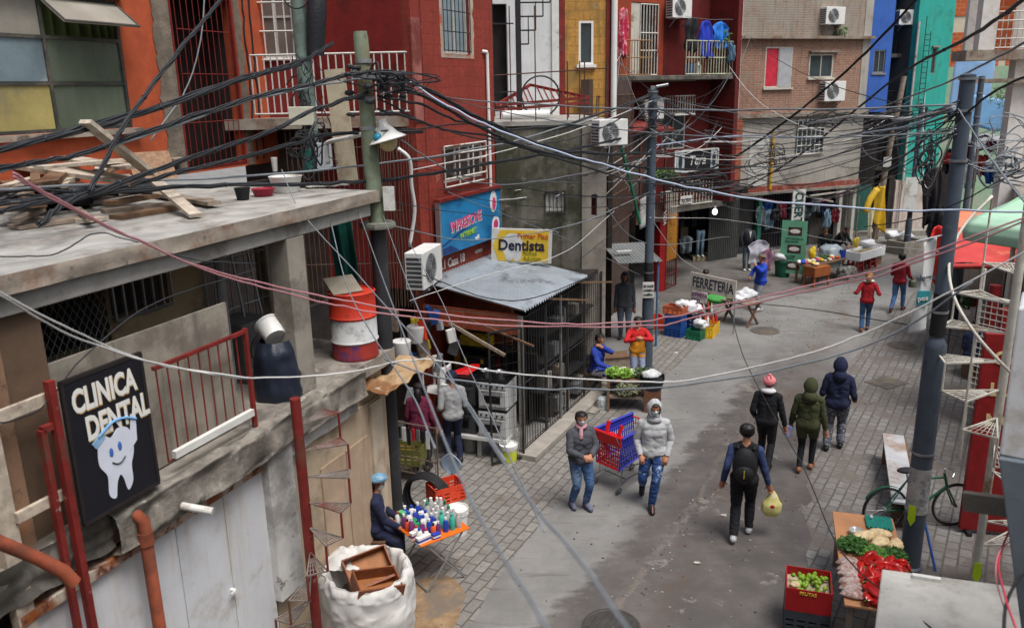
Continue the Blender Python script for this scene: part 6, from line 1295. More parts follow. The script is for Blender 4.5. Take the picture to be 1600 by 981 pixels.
stove(bn_pt(-.45, .05, .423), rz_s, dark_en, 'dark grey stove at the bottom of the left stack on the bench')
stove(bn_pt(-.45, .07, .96), rz_s, dark_en, 'dark grey stove on top of the left stack on the bench')
def bucket(loc, r, h, m, label, lid=False, m2=None):
    t = thing('bucket', label, 'bucket', loc); MB().lathe([(r*.82, 0), (r, h), (r*1.06, h), (r*1.06, h*.94), (r*.98, h*.93)] if not lid else [(r*.82, 0), (r, h)], n=20).obj('pail', m, t, smooth=40)
    b = MB(); 
    for z in (.80, .88): b.lathe([(r*(.82+.18*z), h*z), (r*(.82+.18*z)+.012, h*z), (r*(.82+.18*z)+.012, h*z+.012), (r*(.82+.18*z), h*z+.012)], n=20, cap=False)
    b.obj('rim', m, t, smooth=40)
    if m2: MB().lathe([(r*.90+.002, h*.15), (r*.955+.004, h*.7)], n=20, cap=False).obj('label', m2, t, smooth=True)
    if lid: MB().lathe([(r*1.05, h), (r*1.05, h+.02), (.001, h+.025)], n=20, cap=False).obj('lid', m, t)
    return t
bucket(G(795, 722), .155, .36, white_plastic, 'white bucket with lime green label supporting the stove bench', m2=mat('lime_label', S(186, 196, 60), .5))
bucket(G(735, 702), .15, .34, mat('grey_plastic', S(176, 178, 176), .5), 'plain grey bucket under the stove bench')
def toolbox(loc, rz, w, d, h, m, m2, label):
    t = thing('tool_box', label, 'tool box', loc, rz, 'tool boxes in the shop')
    MB().box(-w/2, w/2, -d/2, d/2, 0, h*.7).obj('body', m, t, bevel=.015); MB().box(-w/2, w/2, -d/2, d/2, h*.71, h).obj('lid', m2, t, bevel=.02)
    MB().tube([(-w*.25, 0, h), (-w*.25, 0, h+.05), (w*.25, 0, h+.05), (w*.25, 0, h)], .014, 6).obj('handle', cblk, t)
    for x in (-w*.3, w*.3): MB().box(x-.03, x+.03, -d/2-.012, -d/2-.001, h*.55, h*.8).obj('latch', mat('latch_yellow', S(226, 186, 40), .5), t)
tby = mat('tool_yellow', S(216, 190, 48), .5)
sf = thing('display_shelf', 'dark metal shelf unit of tool boxes against the shop brick partition', 'shelf', shp(.7, -.75), RZ2-R(90))
for z in (.05, .62, 1.22, 1.72): MB().box(-.6, .6, -.2, .2, z, z+.02).obj('shelf_board', black_metal, sf)
for x in (-.58, .58):
    for y in (-.18, .18): MB().box(x-.015, x+.015, y-.015, y+.015, 0, 2.1).obj('upright', black_metal, sf)
def sfp(x, z, y=-.02): a = RZ2-R(90); q = shp(.7, -.75); return Vector((q.x+x*math.cos(a)-y*math.sin(a), q.y+x*math.sin(a)+y*math.cos(a), z))
ra_ = RZ2-R(90)
toolbox(sfp(-.1, 1.745), ra_, .62, .26, .2, tby, tby, 'yellow tool box on the top shelf in the shop')
toolbox(sfp(-.1, 1.245), ra_, .6, .3, .34, cblk, cblk, 'black tool box with yellow latches below the yellow one')
toolbox(sfp(-.1, .645), ra_, .8, .34, .4, cblue_, cblue_, 'big blue tool box on the middle shelf in the shop')
toolbox(sfp(.1, .075), ra_, .6, .3, .3, cblk, tby, 'black and yellow tool box on the bottom shelf in the shop')
b = MB(); 
t = thing('jerry_can', 'ochre jerry can on the shop shelf left of the black tool box', 'can', sfp(-.5, 1.245), ra_); MB().box(-.09, .09, -.08, .08, 0, .32).obj('body', mat('ochre_can', S(190, 130, 30), .5), t, bevel=.03); MB().cyl((.04, 0, .32), (.04, 0, .37), .025).obj('cap', cblk, t)
tv = thing('television', 'black flat panel leaning on the shop brick partition', 'television', shp(.86, -1.45, 1.1), ra_); MB().box(-.38, .38, -.03, .03, 0, .56).obj('casing', cblk, tv, bevel=.01); MB().box(-.35, .35, -.034, -.031, .04, .53).obj('screen', hob, tv)
wc = thing('plastic_chair', 'white plastic chair hung upside down in the shop mouth', 'chair', shp(-.35, -.55, 1.15), RZ2+R(180))
MB().grid(lambda u, v: (.42*(u-.5), .05*math.sin(u*3.14), .5*v), 10, 10).obj('backrest', white_plastic, wc, smooth=True, solid=.015); MB().grid(lambda u, v: (.42*(u-.5), -.4*v, .03*math.sin(u*3.14)), 10, 6).obj('seat', white_plastic, wc, smooth=True, solid=.015)
for x in (-.19, .19):
    for y in (-.03, -.36): MB().bar((x, y, 0), (x*1.1, y, .42), .03).obj('leg', white_plastic, wc)
for k, (px, py, lb) in enumerate(((628, 545, 'round white enamel pot hanging left in the shop beside the black sleeve'), (650, 522, 'white square tub hanging behind the white pot in the shop'))):
    t = thing('hanging_pot', lb, 'pot', at(px, py, 13.2+.5*k)); MB().lathe([(.12, -.14), (.15, 0), (.16, .14), (.15, .15)], n=18).obj('body', white_plastic, t, smooth=40); MB().cyl((0, 0, .15), (0, 0, .5), .006, n=5).obj('hook', galv, t)
for k, (px, py, lb) in enumerate(((776, 590, 'shiny steel saucepan left of the other on the dark counter'), (797, 592, 'shiny steel saucepan right of the other by the cage corner'))):
    t = thing('saucepan', lb, 'saucepan', bn_pt(-.02+.26*k, .0, 1.495)); MB().lathe([(.09, 0), (.10, .09), (.105, .1), (.095, .09), (.085, .01), (.001, .008)], n=18, cap=False).obj('pan', chrome, t, smooth=40); MB().bar((.1, 0, .08), (.28, .05, .10), .02).obj('handle', cblk, t)
tag(MB().prism([(-.2, 0, 0), (.05, -.04, .0), (.25, 0, .12), (.1, .05, .1)], (0, .12, .03)).obj('red_tray', mat('glossy_red', S(214, 30, 34), .35), loc=bn_pt(-.40, -.05, 1.5)), 'glossy red angled tray lying on the dark stove', 'tray')
tag(MB().box(-.02, .02, -.55, .55, 0, .05, rot=Matrix.Rotation(R(28), 3, 'X')).obj('shop_beam', wood, loc=at(745, 532, 13.2), rot=R(75)), 'grey beam sloping across the shop mouth', 'beam')
# rack of hanging goods, crate, hose, big bucket left of the shop
rk = thing('goods_rack', 'metal rack hung with small tools in the alley mouth', 'rack', G(652, 770), R(-26))
b = MB(); 
for x in (-.42, .42): b.cyl((x, 0, 0), (x, 0, 1.25), .014, n=6)
for z in (.35, .62, 1.22): b.cyl((-.42, 0, z), (.42, 0, z), .013, n=6)
for k in range(9): b.cyl((-.38+.095*k, 0, .35), (-.38+.095*k, 0, 1.22), .005, n=4)
b.obj('frame', mat('rusty_rack', S(120, 104, 94), .6, .2, metal=.4), rk)
rr = random.Random(31)
for k in range(9):
    x = -.36+.09*k; b = MB(); h_ = rr.uniform(.18, .34); b.box(x-.03, x+.03, -.03, -.01, 1.15-h_, 1.15); b.obj('hanging_tool', (galv, cblk, white_plastic, cblk, cred)[k % 5], rk)
tag(MB().grid(lambda u, v: (.2*math.cos(v*3.14-1.57)*(2*u-1), .02*math.sin(u*3.14), .4*v), 10, 12).obj('ironing_board', mat('pale_blue_grey', S(140, 156, 176), .5), loc=G(705, 742, .25), rot=R(-20), smooth=True, solid=.02), 'pale blue grey rounded panel leaning by the orange red crate', 'panel')
crate('crate', G(697, 778, .42)*1, R(30), .5, .36, .26, corg_, 'orange red plastic crate standing on the white bucket in the alley mouth')
stl = thing('stool', 'low wooden stool under the orange red crate', 'stool', G(690, 800, 0), R(20)); MB().box(-.2, .2, -.15, .15, .36, .40).obj('seat', wood, stl)
for x in (-.16, .16):
    for y in (-.12, .12): MB().box(x-.02, x+.02, y-.02, y+.02, 0, .357).obj('leg', wood, stl)
hb = MB()
for k in range(7): hb.tube([((.36+.012*(k % 3))*math.cos(a*.196), -.06+.03*k+.01*math.sin(a), .40+(.36+.012*(k % 3))*math.sin(a*.196)) for a in range(32)], .02, 7, closed=True)
tag(hb.obj('hose_coil', rubber, loc=G(668, 815), rot=R(-22)), 'big coil of black hose standing behind the orange table', 'hose coil')
bucket(G(716, 832), .16, .42, white_plastic, 'tall white bucket behind the street side of the orange table')
cb = crate('crate', G(640, 720, 0), R(-10), .5, .4, .3, cyel, 'yellow slatted crate at the bottom of the alley mouth beside the beige wall')
crate('crate', G(640, 720, .31)*1, R(-12), .5, .4, .3, mat('crate_lime', S(104, 104, 54), .6), 'olive yellow crate on top of another by the beige wall'); 
for nme in ('crate',): pass
# strip of plastic on the corner
tag(MB().box(-.25, .25, -.1, .1, 0, .03).obj('flat_slab', concrete, loc=G(930, 640, .004), rot=R(60)), 'raised pale utility cover slab by the cage kerb', 'slab')

# ================================================================ greens stall on the left pavement
gs = thing('greens_stall', 'small dark wooden stall heaped with green vegetables', 'stall', (2.38, 16.05, 0), R(-8))
MB().box(-.45, .45, -.3, .35, .60, .64).obj('top', wood_brown, gs); MB().box(-.42, .42, -.32, .30, .26, .30).obj('shelf', wood, gs)
for x in (-.4, .4):
    for y, dy in ((-.3, -.08), (.3, .08)): MB().bar((x, y, .6), (x, y+dy, 0), .05).obj('leg', wood_brown, gs)
def gp_(x, y, z): a = R(-8); return Vector((2.38+x*math.cos(a)-y*math.sin(a), 16.05+x*math.sin(a)+y*math.cos(a), z))
leafball('lettuce', gp_(-.3, -.12, .76), (.16, .16, .11), 420, mat('lettuce_green', S(130, 170, 66), .5, .3, 12, bump=0), 'bright light green lettuce heap at the left of the greens stall', 'lettuce', .05, 31)
leafball('lettuce', gp_(-.05, -.1, .74), (.13, .16, .1), 320, mat('lettuce_green', S(130, 170, 66)), 'light green lettuce heap in the middle of the greens stall', 'lettuce', .05, 32)
leafball('herb_bunch', gp_(.3, .0, .72), (.26, .24, .09), 900, mat('feathery_green', S(74, 96, 54), .6, .4, 12, bump=0), 'feathery dark green herbs at the right of the greens stall', 'herb bunch', .035, 33)
leafball('herb_bunch', gp_(.0, -.3, .47), (.30, .16, .17), 700, mat('dry_herb', S(122, 124, 96), .7, .4, 12, bump=0), 'greyish drying herbs stuffed under the greens stall top', 'herb bunch', .035, 34)
caul = mat('cauliflower', S(206, 204, 190), .8, .1, 20, bump=.6)
for k, (x, y, s_) in enumerate(((-.12, .18, .10), (.05, .12, .08), (.12, -.02, .09), (.17, .2, .07))): tag(MB().ball((0, 0, 0), (s_, s_, s_*.8), 14, 10, wob=.4, seed=k).obj('cauliflower', caul, loc=gp_(x, y, .70), smooth=True), ('large white cauliflower behind the lettuce', 'small white cauliflower behind the middle lettuce', 'white cauliflower between lettuce and dark herbs', 'small white cauliflower at the back by the dark herbs')[k], 'cauliflower', 'cauliflowers on the greens stall')
tag(bagmesh(.13, .28, 8, .3).obj('plastic_bag', mat('grey_plastic_bag', S(170, 176, 178), .35, .15, bump=.5), loc=gp_(-.52, -.2, 0), smooth=True), 'grey plastic bag on the ground under the greens stall', 'bag')
bt = thing('waste_bin', 'open topped crate stand lined with black plastic beside the greens stall', 'bin', (2.83, 15.75, 0), R(-8))
MB().box(-.17, .17, -.15, .15, 0, .50).obj('stand', mat('striped_wood', S(116, 78, 60), .8, .3, 14), bt)
sq_ = lambda w: math.copysign(abs(w)**.4, w)
b = MB(); b.grid(lambda u, v: ((.17+.07*v)*sq_(math.cos(u*6.283)), (.15+.07*v)*sq_(math.sin(u*6.283)), .45+.28*v+.02*noise.noise(Vector((u*9, v*5, 0)))), 32, 6); b.obj('liner', mat('black_liner', S(40, 44, 48), .35, .15, bump=.5), bt, smooth=True); MB().lathe([(.21, .69), (.001, .70)], n=20, cap=False).obj('contents', MATS['black_liner'], bt)
tag(MB().ball((0, 0, .06), (.21, .16, .09), 18, 10, wob=.35, seed=5).obj('white_bundle', mat('white_lace_bag', S(206, 208, 210), .6, .25, 30, bump=.6), loc=(2.80, 15.78, .70), rot=R(10), smooth=True), 'white patterned plastic bundle on the black lined bin', 'bundle')
stl = thing('stool', 'wooden stool under the seated man in blue', 'stool', (1.72, 16.95, 0), R(10)); MB().box(-.18, .18, -.17, .17, .41, .45).obj('seat', wood_brown, stl)
for x in (-.15, .15):
    for y in (-.14, .14): MB().box(x-.022, x+.022, y-.022, y+.022, 0, .407).obj('leg', wood_brown, stl)
bx = thing('market_box', 'low wooden box seat behind the greens stall by the cage', 'box', (2.25, 18.0, 0), R(10)); MB().box(-.4, .4, -.2, .2, 0, .44).obj('body', wood, bx); MB().box(-.42, .42, -.22, .22, .443, .47).obj('lid', wood_brown, bx)
tp = thing('tin_porch', 'small grey tin porch roof over the doorway behind the slim post', 'awning', (2.75, 20.9, 2.35), R(10))
MB().grid(lambda u, v: (1.15*u-.3, -1.5*v+.4, .1-.22*v+.012*math.sin(u*80)), 60, 4).obj('sheet', mat('porch_tin', S(124, 128, 128), .6, .15, 3, stain=S(92, 88, 84), stain_amt=.4), tp); MB().box(-.2, .2, -.6, -.5, .06, .09).obj('white_strip', white_paint, tp); MB().cyl((.75, -1.0, -.1), (.75, -1.0, -2.35), .03).obj('post', mat('post_blue', S(70, 110, 140), .6), tp)
sd_ = thing('side_house', 'dark doorway house with rusty frame between the mossy block and the maroon house', 'house', (2.15, 20.4, 0), R(70))
MB().box(0, 5, .2, .4, 0, 6.6).obj('wall', mat('side_dark', S(78, 62, 56), .9, .25, 2), sd_)
b = MB(); grille(b, .2, 4.6, 2.7, 6.2, .05, 22, .014, (0, .25, .5, .75, 1)); b.obj('grille', MATS['rusty_bars'], sd_)
tag(MB().tube([at(970, 228, 17.6), at(985, 285, 17.8), at(1000, 350, 18.0)], .035, 10).obj('green_pipe', mat('pipe_green', S(30, 116, 84), .5), smooth=40), 'green plastic pipe slanting down below the corner air conditioner', 'pipe')
tag(MB().grid(lambda u, v: (.35*u, .02*math.sin(v*5), -.7*v+.2*u), 8, 8).obj('white_flag', white_paint, loc=at(1000, 312, 19.0), smooth=True, solid=.01), 'white cloth pennant hanging left of the slim grey post', 'flag')
tub = crate('crate', G(1020, 512, 0), R(10), .5, .38, .34, corg_, 'red orange plastic tub on the pavement left of the blue crates', False)

# ================================================================ hardware stall FERRETERIA
hz = lambda x, y, z=0: Vector((x, y, z))
fg = 'plastic crates of the hardware stall'
crate('crate', (4.33, 20.95, 0), R(-38), .48, .36, .30, cblue_, 'blue bottle crate at the bottom of the stack under the orange crate', True, fg)
crate('crate', (4.33, 20.95, .305), R(-36), .48, .36, .30, cblue_, 'blue bottle crate in the middle of the stack under the orange crate', True, fg)
crate('crate', (4.33, 20.98, .61), R(-36), .55, .40, .20, mat('crate_terracotta', S(178, 92, 60), .6, .15), 'terracotta orange crate on top of the blue crates', True, fg)
crate('crate', (4.80, 20.62, 0), R(-36), .40, .34, .26, cgrn, 'green bottle crate on the ground right of the blue crates', True, fg)
crate('crate', (5.25, 20.95, 0), R(62), .75, .34, .30, cyel, 'long yellow crate at the street side of the hardware stall', True, fg)
crate('crate', (4.85, 21.5, .0), R(-36), .48, .36, .5, cblue_, 'tall blue crate at the back holding small bottles', True, fg)
for k, (x, y, z, s_) in enumerate(((4.72, 21.15, .72, .22), (4.55, 21.2, .78, .17), (4.95, 21.3, .62, .16), (4.95, 20.75, .36, .17))):
    tag(MB().ball((0, 0, 0), (s_*1.2, s_, s_*.75), 16, 10, wob=.6, seed=k+40).obj('plastic_bag', mat('white_plastic_bag', S(214, 216, 220), .4, .08, bump=.6), loc=(x, y, z), smooth=True), ('big white plastic bag in the middle of the hardware stall', 'white plastic bag at the back of the terracotta crate', 'white plastic bag beside the small bottles', 'white plastic bag over the green crate')[k], 'bag', 'white plastic bags on the hardware stall')
bp1 = None
for i in range(4):
    for j in range(5):
        k = (i*5+j) % 4
        c1, c2 = ((cred, white_plastic), (cblk, white_plastic), (white_plastic, cblue), (corg, white_plastic))[k]
        t = tag(MB().lathe([(.035, 0), (.037, .14), (.014, .19), (.014, .24), (.001, .245)], n=9, cap=False).obj('sauce_bottle', c1, loc=(4.92+.14*j-.05*i+rr.uniform(-.02, .02), 20.85+.115*j+.13*i-.04*j, (.28 if i < 2 else .5)+rr.uniform(0, .03)), smooth=50), ('red', 'black', 'white', 'orange')[k]+' bottle, %s from the left in the %s row of the hardware stall' % (ordn[j], ordn[i]), 'bottle', 'bottles on the hardware stall')
fs = thing('hardware_sign', 'white FERRETERIA board with dark blue lettering on thin stakes', 'sign', (5.03, 21.05, 0), 0)
P_, Q_ = at(1079, 438, 21.9), at(1150, 453, 20.9); dv = Q_-P_; ang = math.atan2(dv.y, dv.x); fs.location = (P_.x, P_.y, 0); fs.rotation_euler = (0, 0, ang); L_ = dv.xy.length; zc = P_.z
tl_ = math.atan2(Q_.z-P_.z, L_)
brd = MB().box(0, L_, -.015, .015, -.24, .24, rot=Matrix.Rotation(-tl_, 3, 'Y'), piv=(0, 0, 0)).obj('board', mat('sign_cream', S(204, 200, 190), .7, .06), fs); brd.location = (0, 0, zc)
text('FERRETERIA', .40, (.07, -.02, zc-.14), mat('sign_dark_letter', S(38, 44, 66), .6, bump=0), fs, rot=(math.pi/2, -tl_*0+tl_*-1, 0), bold=.004, sx=.66*L_/1.55)
for x in (.03, L_-.03): MB().cyl((x, .02, 0), (x, .02, zc+.2+math.tan(tl_)*x), .016, n=6).obj('stake', galv, fs)
bl_ = thing('price_board', 'white board with violet lettering below the FERRETERIA board', 'sign', at(1080, 462, 21.7), ang); MB().box(0, .5, -.01, .01, -.15, .15).obj('board', white_paint, bl_)
for k, w_ in enumerate(('OFERTA', 'HOY')): text(w_, .13, (.03, -.014, .02-.14*k), cpur, bl_, bold=.003)
ft = thing('plank_table', 'rough plank table with white goods at the right of the hardware stall', 'table', (6.35, 22.0, 0), R(-50))
MB().box(-.5, .5, -.3, .3, .62, .66).obj('top', wood, ft)
for x in (-.4, .4): 
    for s_ in (-1, 1): MB().bar((x, -.26*s_, 0), (x, .26*s_, .62), .05).obj('leg', wood_brown, ft)
for k, (x, y, z, s_) in enumerate(((6.5, 22.15, .78, .22), (6.2, 21.8, .74, .15))): tag(MB().ball((0, 0, 0), (s_*1.2, s_, s_*.7), 16, 10, wob=.6, seed=k+60).obj('plastic_bag', MATS['white_plastic_bag'], loc=(x, y, z), smooth=True), ('largest white plastic bag, on the plank table beside the boy in blue', 'white plastic bag at the near end of the plank table')[k], 'bag', 'white plastic bags on the hardware stall')
tag(MB().box(-.25, .25, -.15, .15, 0, .08, rot=Matrix.Rotation(R(14), 3, 'Y')).obj('carton_flat', corn, loc=(6.25, 22.05, .67), rot=R(-30)), 'beige flattened carton on the plank table', 'carton')
tag(MB().ball((0, 0, 0), (.35, .28, .12), 16, 8, wob=.3).obj('green_sheet', mat('bright_green_cloth', S(66, 150, 70), .7), loc=(5.75, 22.4, .62), smooth=True), 'bright green cloth bundle behind the FERRETERIA board', 'cloth bundle')

# ================================================================ far market before the brick house
sn = thing('banner_stand', 'green poster banner with three tooth pictures on a metal stand', 'banner', (9.18, 27.5, 0), math.atan2(-.74, .55)+R(26))
sgm = mat('poster_green', S(106, 170, 136), .6, .1, 2, bump=0)
MB().box(0, .82, -.01, .01, .18, 1.98).obj('poster', sgm, sn)
for k, z in enumerate((1.62, 1.02, .45)):
    MB().box(.22, .66, -.016, -.011, z-.14, z+.14).obj('picture', mat('photo_dark2', S(70, 44, 46), .5, .3, 12), sn); b = MB(); b.ball((.44, -.018, z), (.17, .004, .075), 14, 8); b.obj('teeth', mat('teeth_white', S(226, 222, 214), .4, .08, 20), sn)
for z, w_ in ((1.34, 'ORTODONCIA'), (1.24, 'IMPLANTES'), (.74, 'PROTESIS'), (.66, 'DENTAL')): text(w_, .085, (.14, -.014, z), mat('poster_letter', S(36, 84, 66), .6, bump=0), sn, bold=.001)
b = MB(); b.cyl((.06, .03, 0), (.06, .03, 1.9), .015, n=6); b.cyl((.76, .03, 0), (.76, .03, 1.9), .015, n=6); b.cyl((.06, .03, .02), (.06, .5, .02), .015, n=6); b.cyl((.76, .03, .02), (.76, .5, .02), .015, n=6); b.obj('stand', black_metal, sn)
vs2 = thing('vertical_sign', 'tall white sign with dark green downward lettering behind the green poster', 'sign', (10.12, 29.35, 0), R(12))
MB().box(0, .5, 0, .05, .9, 2.75).obj('panel', white_paint, vs2); text('CUERT', .46, (.10, -.006, 2.66), mat('sign_dark_green', S(20, 74, 66), .6, bump=0), vs2, rot=(math.pi/2, R(90), 0), bold=.012, sx=.78)
MB().cyl((.25, .02, 0), (.25, .02, .9), .03).obj('post', galv, vs2)
mt = thing('market_table', 'long low market table heaped with small goods behind the green poster', 'table', (10.35, 26.9, 0), R(38))
MB().box(-1.0, 1.0, -.35, .35, .64, .68).obj('top', wood_brown, mt)
for x in (-.9, .9):
    for y in (-.3, .3): MB().box(x-.03, x+.03, y-.03, y+.03, 0, .637).obj('leg', wood_brown, mt)
def mp(x, y, z=.68): a = R(38); return Vector((10.35+x*math.cos(a)-y*math.sin(a), 26.9+x*math.sin(a)+y*math.cos(a), z))
cols = [white_plastic, cblue, cred, tby, corn, white_plastic, mat('goods_grey', S(150, 156, 164), .5), corg, caul]
nmz = ['white', 'blue', 'red', 'yellow', 'cream', 'white', 'grey', 'orange', 'pale']
for k in range(28):
    x = -.92+.066*k; s_ = rr.uniform(.04, .10); tag(MB().ball((0, 0, s_*.6), (s_*1.2, s_, s_*.8), 10, 7, wob=.5, seed=k).obj('goods_packet', cols[k % 9], loc=mp(x, rr.uniform(-.22, .22)), rot=rr.uniform(0, 3), smooth=True), f'{nmz[k % 9]} packet on the long market table, number {k+1} counting from its left end', 'packet', 'small goods on the long market table')
leafball('herb_bunch', mp(.35, .1, .74), (.3, .2, .08), 260, leaf, 'low green herbs on the right half of the long market table', 'herb bunch', .05, 51)
tag(bagmesh(.42, .75, 12, .5).obj('clear_bag', mat('clear_bag', S(188, 204, 212), .25, .15, trans=.35, bump=.6), loc=mp(1.0, .25, .35), smooth=True), 'big clear plastic sack with blue tie beside the long market table', 'sack')
tag(MB().grid(lambda u, v: (.22*(u-.5), .04*math.sin(u*9), -.3*v), 8, 6).obj('blue_tie', cblue, loc=mp(.95, -.22, .95), smooth=True), 'blue plastic strip hanging on the clear sack', 'strip')
tag(bagmesh(.28, .5, 14, .6).obj('net_bag', mat('black_white_net', S(150, 148, 142), .6, .5, 30, stain=S(40, 42, 44), stain_amt=.6, stain_scale=9, bump=.6), loc=mp(.75, -.48, 0), smooth=True), 'mottled black and white sack before the long market table', 'sack')
tag(bagmesh(.25, .42, 15, .6).obj('net_bag', MATS['black_white_net'], loc=mp(1.15, -.40, 0), smooth=True), 'smaller mottled sack nearest the clear plastic sack', 'sack')
wst = thing('wooden_chest', 'orange brown wooden chest stool standing before the market table', 'stool', (10.0, 26.25, 0), R(30)); MB().box(-.38, .38, -.24, .24, .34, .66).obj('box', mat('chest_wood', S(150, 84, 44), .6, .2, 6), wst, bevel=.01)
for x in (-.32, .32):
    for y in (-.18, .18): MB().bar((x, y, .36), (x*1.1, y*1.15, 0), .05).obj('leg', mat('chest_wood', S(150, 84, 44)), wst)
tag(MB().ball((0, 0, .06), (.12, .1, .06), 10, 7, wob=.5).obj('goods_packet', corn, loc=(9.95, 26.2, .66), smooth=True), 'cream packet lying on the orange brown chest stool', 'packet')
def rstool(x, y, rz, label):
    t = thing('plastic_stool', label, 'stool', (x, y, 0), rz, 'red plastic stools under the fish box'); MB().box(-.2, .2, -.2, .2, .40, .44).obj('seat', cred_, t, bevel=.02)
    for sx in (-1, 1):
        for sy in (-1, 1): MB().bar((sx*.16, sy*.16, .40), (sx*.2, sy*.2, 0), .06).obj('leg', cred_, t)
    b = MB(); b.box(-.18, .18, -.185, -.17, .22, .28); b.box(-.18, .18, .17, .185, .22, .28); b.obj('brace', cred_, t)
rstool(12.05, 28.15, R(38), 'red plastic stool under the left end of the white fish box'); rstool(12.75, 28.75, R(38), 'red plastic stool under the right end of the white fish box')
foam = mat('foam_white', S(222, 222, 222), .7, .04, bump=.2)
fbx = thing('fish_box', 'long white foam box with fish laid on two red stools', 'box', (12.4, 28.45, .44), R(40))
b = MB(); b.box(-.75, .75, -.32, .32, 0, .03); b.box(-.75, .75, -.32, -.28, .03, .30); b.box(-.75, .75, .28, .32, .03, .30); b.box(-.75, -.71, -.28, .28, .03, .30); b.box(.71, .75, -.28, .28, .03, .30); b.obj('box', foam, fbx, bevel=.008); MB().box(-.7, .7, -.27, .27, .06, .2).obj('ice', mat('ice', S(200, 210, 214), .3, .1, 30), fbx)
for k in range(7): tag(MB().ball((0, 0, 0), (.20, .05, .035), 12, 6).obj('fish', mat('fish_skin', S(168, 150, 120), .35, .25, 8), loc=(12.02+.13*k, 28.18+.1*k, .67), rot=R(110+rr.uniform(-15, 15)), smooth=True), 'silvery brown fish lying in the foam box, %s from the left' % ordn[k], 'fish', 'fish in the foam box')
fb2 = thing('foam_box', 'empty white foam box standing upright at the end of the fish box', 'box', (13.2, 29.3, .0), R(40)); b = MB(); b.box(-.3, .3, -.25, .25, .35, .38); b.box(-.3, .3, -.25, -.21, .38, .68); b.box(-.3, .3, .21, .25, .38, .68); b.box(-.3, -.26, -.21, .21, .38, .68); b.box(.26, .3, -.21, .21, .38, .68); b.obj('box', foam, fb2); MB().box(-.22, .22, -.18, .18, 0, .347).obj('stand', wood_brown, fb2)
tag(MB().ball((0, 0, .1), (.3, .22, .14), 14, 8, wob=.5).obj('plastic_bag', MATS['white_plastic_bag'], loc=(12.85, 29.1, .72), smooth=True), 'white plastic bag bundled at the back of the fish box', 'bag')
rc = thing('raincoat', 'yellow raincoat hung on a pole before the brick house market', 'raincoat', G(1372, 352, 1.0)+Vector((-.2, -.3, 0)), R(15)); rc.location.z = 0
yel = mat('raincoat_yellow', S(206, 168, 44), .5, .15, 3, bump=.3)
MB().grid(lambda u, v: ((.42+.12*v)*(u-.3), .09*math.sin(u*8+v*3), 2.55-1.85*v*(.75+.25*u)), 16, 20).obj('coat', yel, rc, smooth=True, solid=.015); b = MB(); b.tube(spline([(-.12, 0, 2.45), (-.45, -.05, 2.05), (-.62, -.08, 1.6)], 5), [.13]*5+[.12]*6, 10); b.obj('sleeve', yel, rc, smooth=True)
MB().grid(lambda u, v: (-.36+.34*(u-.5)*(1-.75*v), -.1+.05*math.sin(u*9), 1.75-1.15*v), 12, 12).obj('white_bag', mat('cream_plastic', S(206, 202, 170), .5, .08), rc, smooth=True, solid=.02); MB().cyl((0, .05, 0), (.0, .05, 2.65), .03).obj('pole', wood, rc)
tag(MB().cyl((0, 0, 0), (0, 0, 2.1), .03, n=8).obj('timber_post', wood, loc=G(1345, 392, 0)+Vector((0, .6, 0))), 'thin wooden post behind the fish box', 'post')
tag(MB().ball((0, 0, 0), (.12, .08, .2), 12, 8, wob=.8).obj('yellow_bag', tby, loc=G(1270, 395, .95), smooth=True), 'yellow plastic bag hanging behind the market table', 'bag')
tag(MB().ball((0, 0, 0), (.12, .08, .15), 12, 8, wob=.8).obj('yellow_toy', tby, loc=G(1338, 378, 1.0), smooth=True), 'yellow inflated bag hanging beside the dark clock like disc', 'bag')
dsc = thing('spare_wheel', 'black disc with pale centre hanging at the back of the market', 'wheel', G(1322, 378, 1.0)+Vector((0, .5, 0))); MB().cyl((0, 0, 0), (0, .06, 0), .2, n=20).obj('tyre', rubber, dsc); MB().cyl((0, -.01, 0), (0, -.005, 0), .09, n=16).obj('hub', white_paint, dsc)
bucket(G(1222, 432), .28, .55, mat('bin_green', S(26, 88, 66), .5), 'dark green bin left of the green poster banner')
tag(MB().ball((0, 0, .06), (.28, .22, .16), 14, 8, wob=.5, seed=9).obj('plastic_bag', MATS['white_plastic_bag'], loc=G(1220, 405, .62), smooth=True), 'white bag heaped on the dark green bin', 'bag')
# mannequins with clothes
def mannequin(loc, rz, top_m, leg_m, label, top=True):
    t = thing('mannequin', label, 'mannequin', loc, rz, 'clothes dummies outside the shops')
    for s_ in (-1, 1): MB().tube([(s_*.09, 0, 0.05), (s_*.09, .02, .45), (s_*.085, 0, .85), (s_*.06, 0, 1.0)], [.05, .065, .085, .11], 12).obj('trouser_leg', leg_m, t, smooth=True); MB().ball((s_*.09, -.05, .04), (.045, .11, .04), 10, 6).obj('foot', white_plastic, t, smooth=True)
    if top:
        b = MB(); b.tube([(0, 0, .92), (0, 0, 1.15), (0, 0, 1.42), (0, 0, 1.5)], [.17, .16, .2, .07], 16); b.obj('jacket', top_m, t, smooth=True)
        for s_ in (-1, 1): MB().tube([(s_*.17, 0, 1.42), (s_*.25, .02, 1.15), (s_*.27, -.03, .88)], [.075, .06, .05], 10).obj('sleeve', top_m, t, smooth=True)
        MB().prism([(-.05, -.205, 1.45), (.05, -.205, 1.45), (.015, -.185, 1.2)], (0, .01, 0)).obj('shirt_front', white_plastic, t)
    return t
denim = mat('light_denim', S(126, 154, 172), .85, .15, 8); ddenim = mat('faded_denim', S(84, 100, 116), .85, .2, 6)
mannequin(G(1093, 406, .05)+Vector((0, 0, .12)), R(10), None, denim, 'headless legs dummy in light blue jeans in the dark arcade', False)
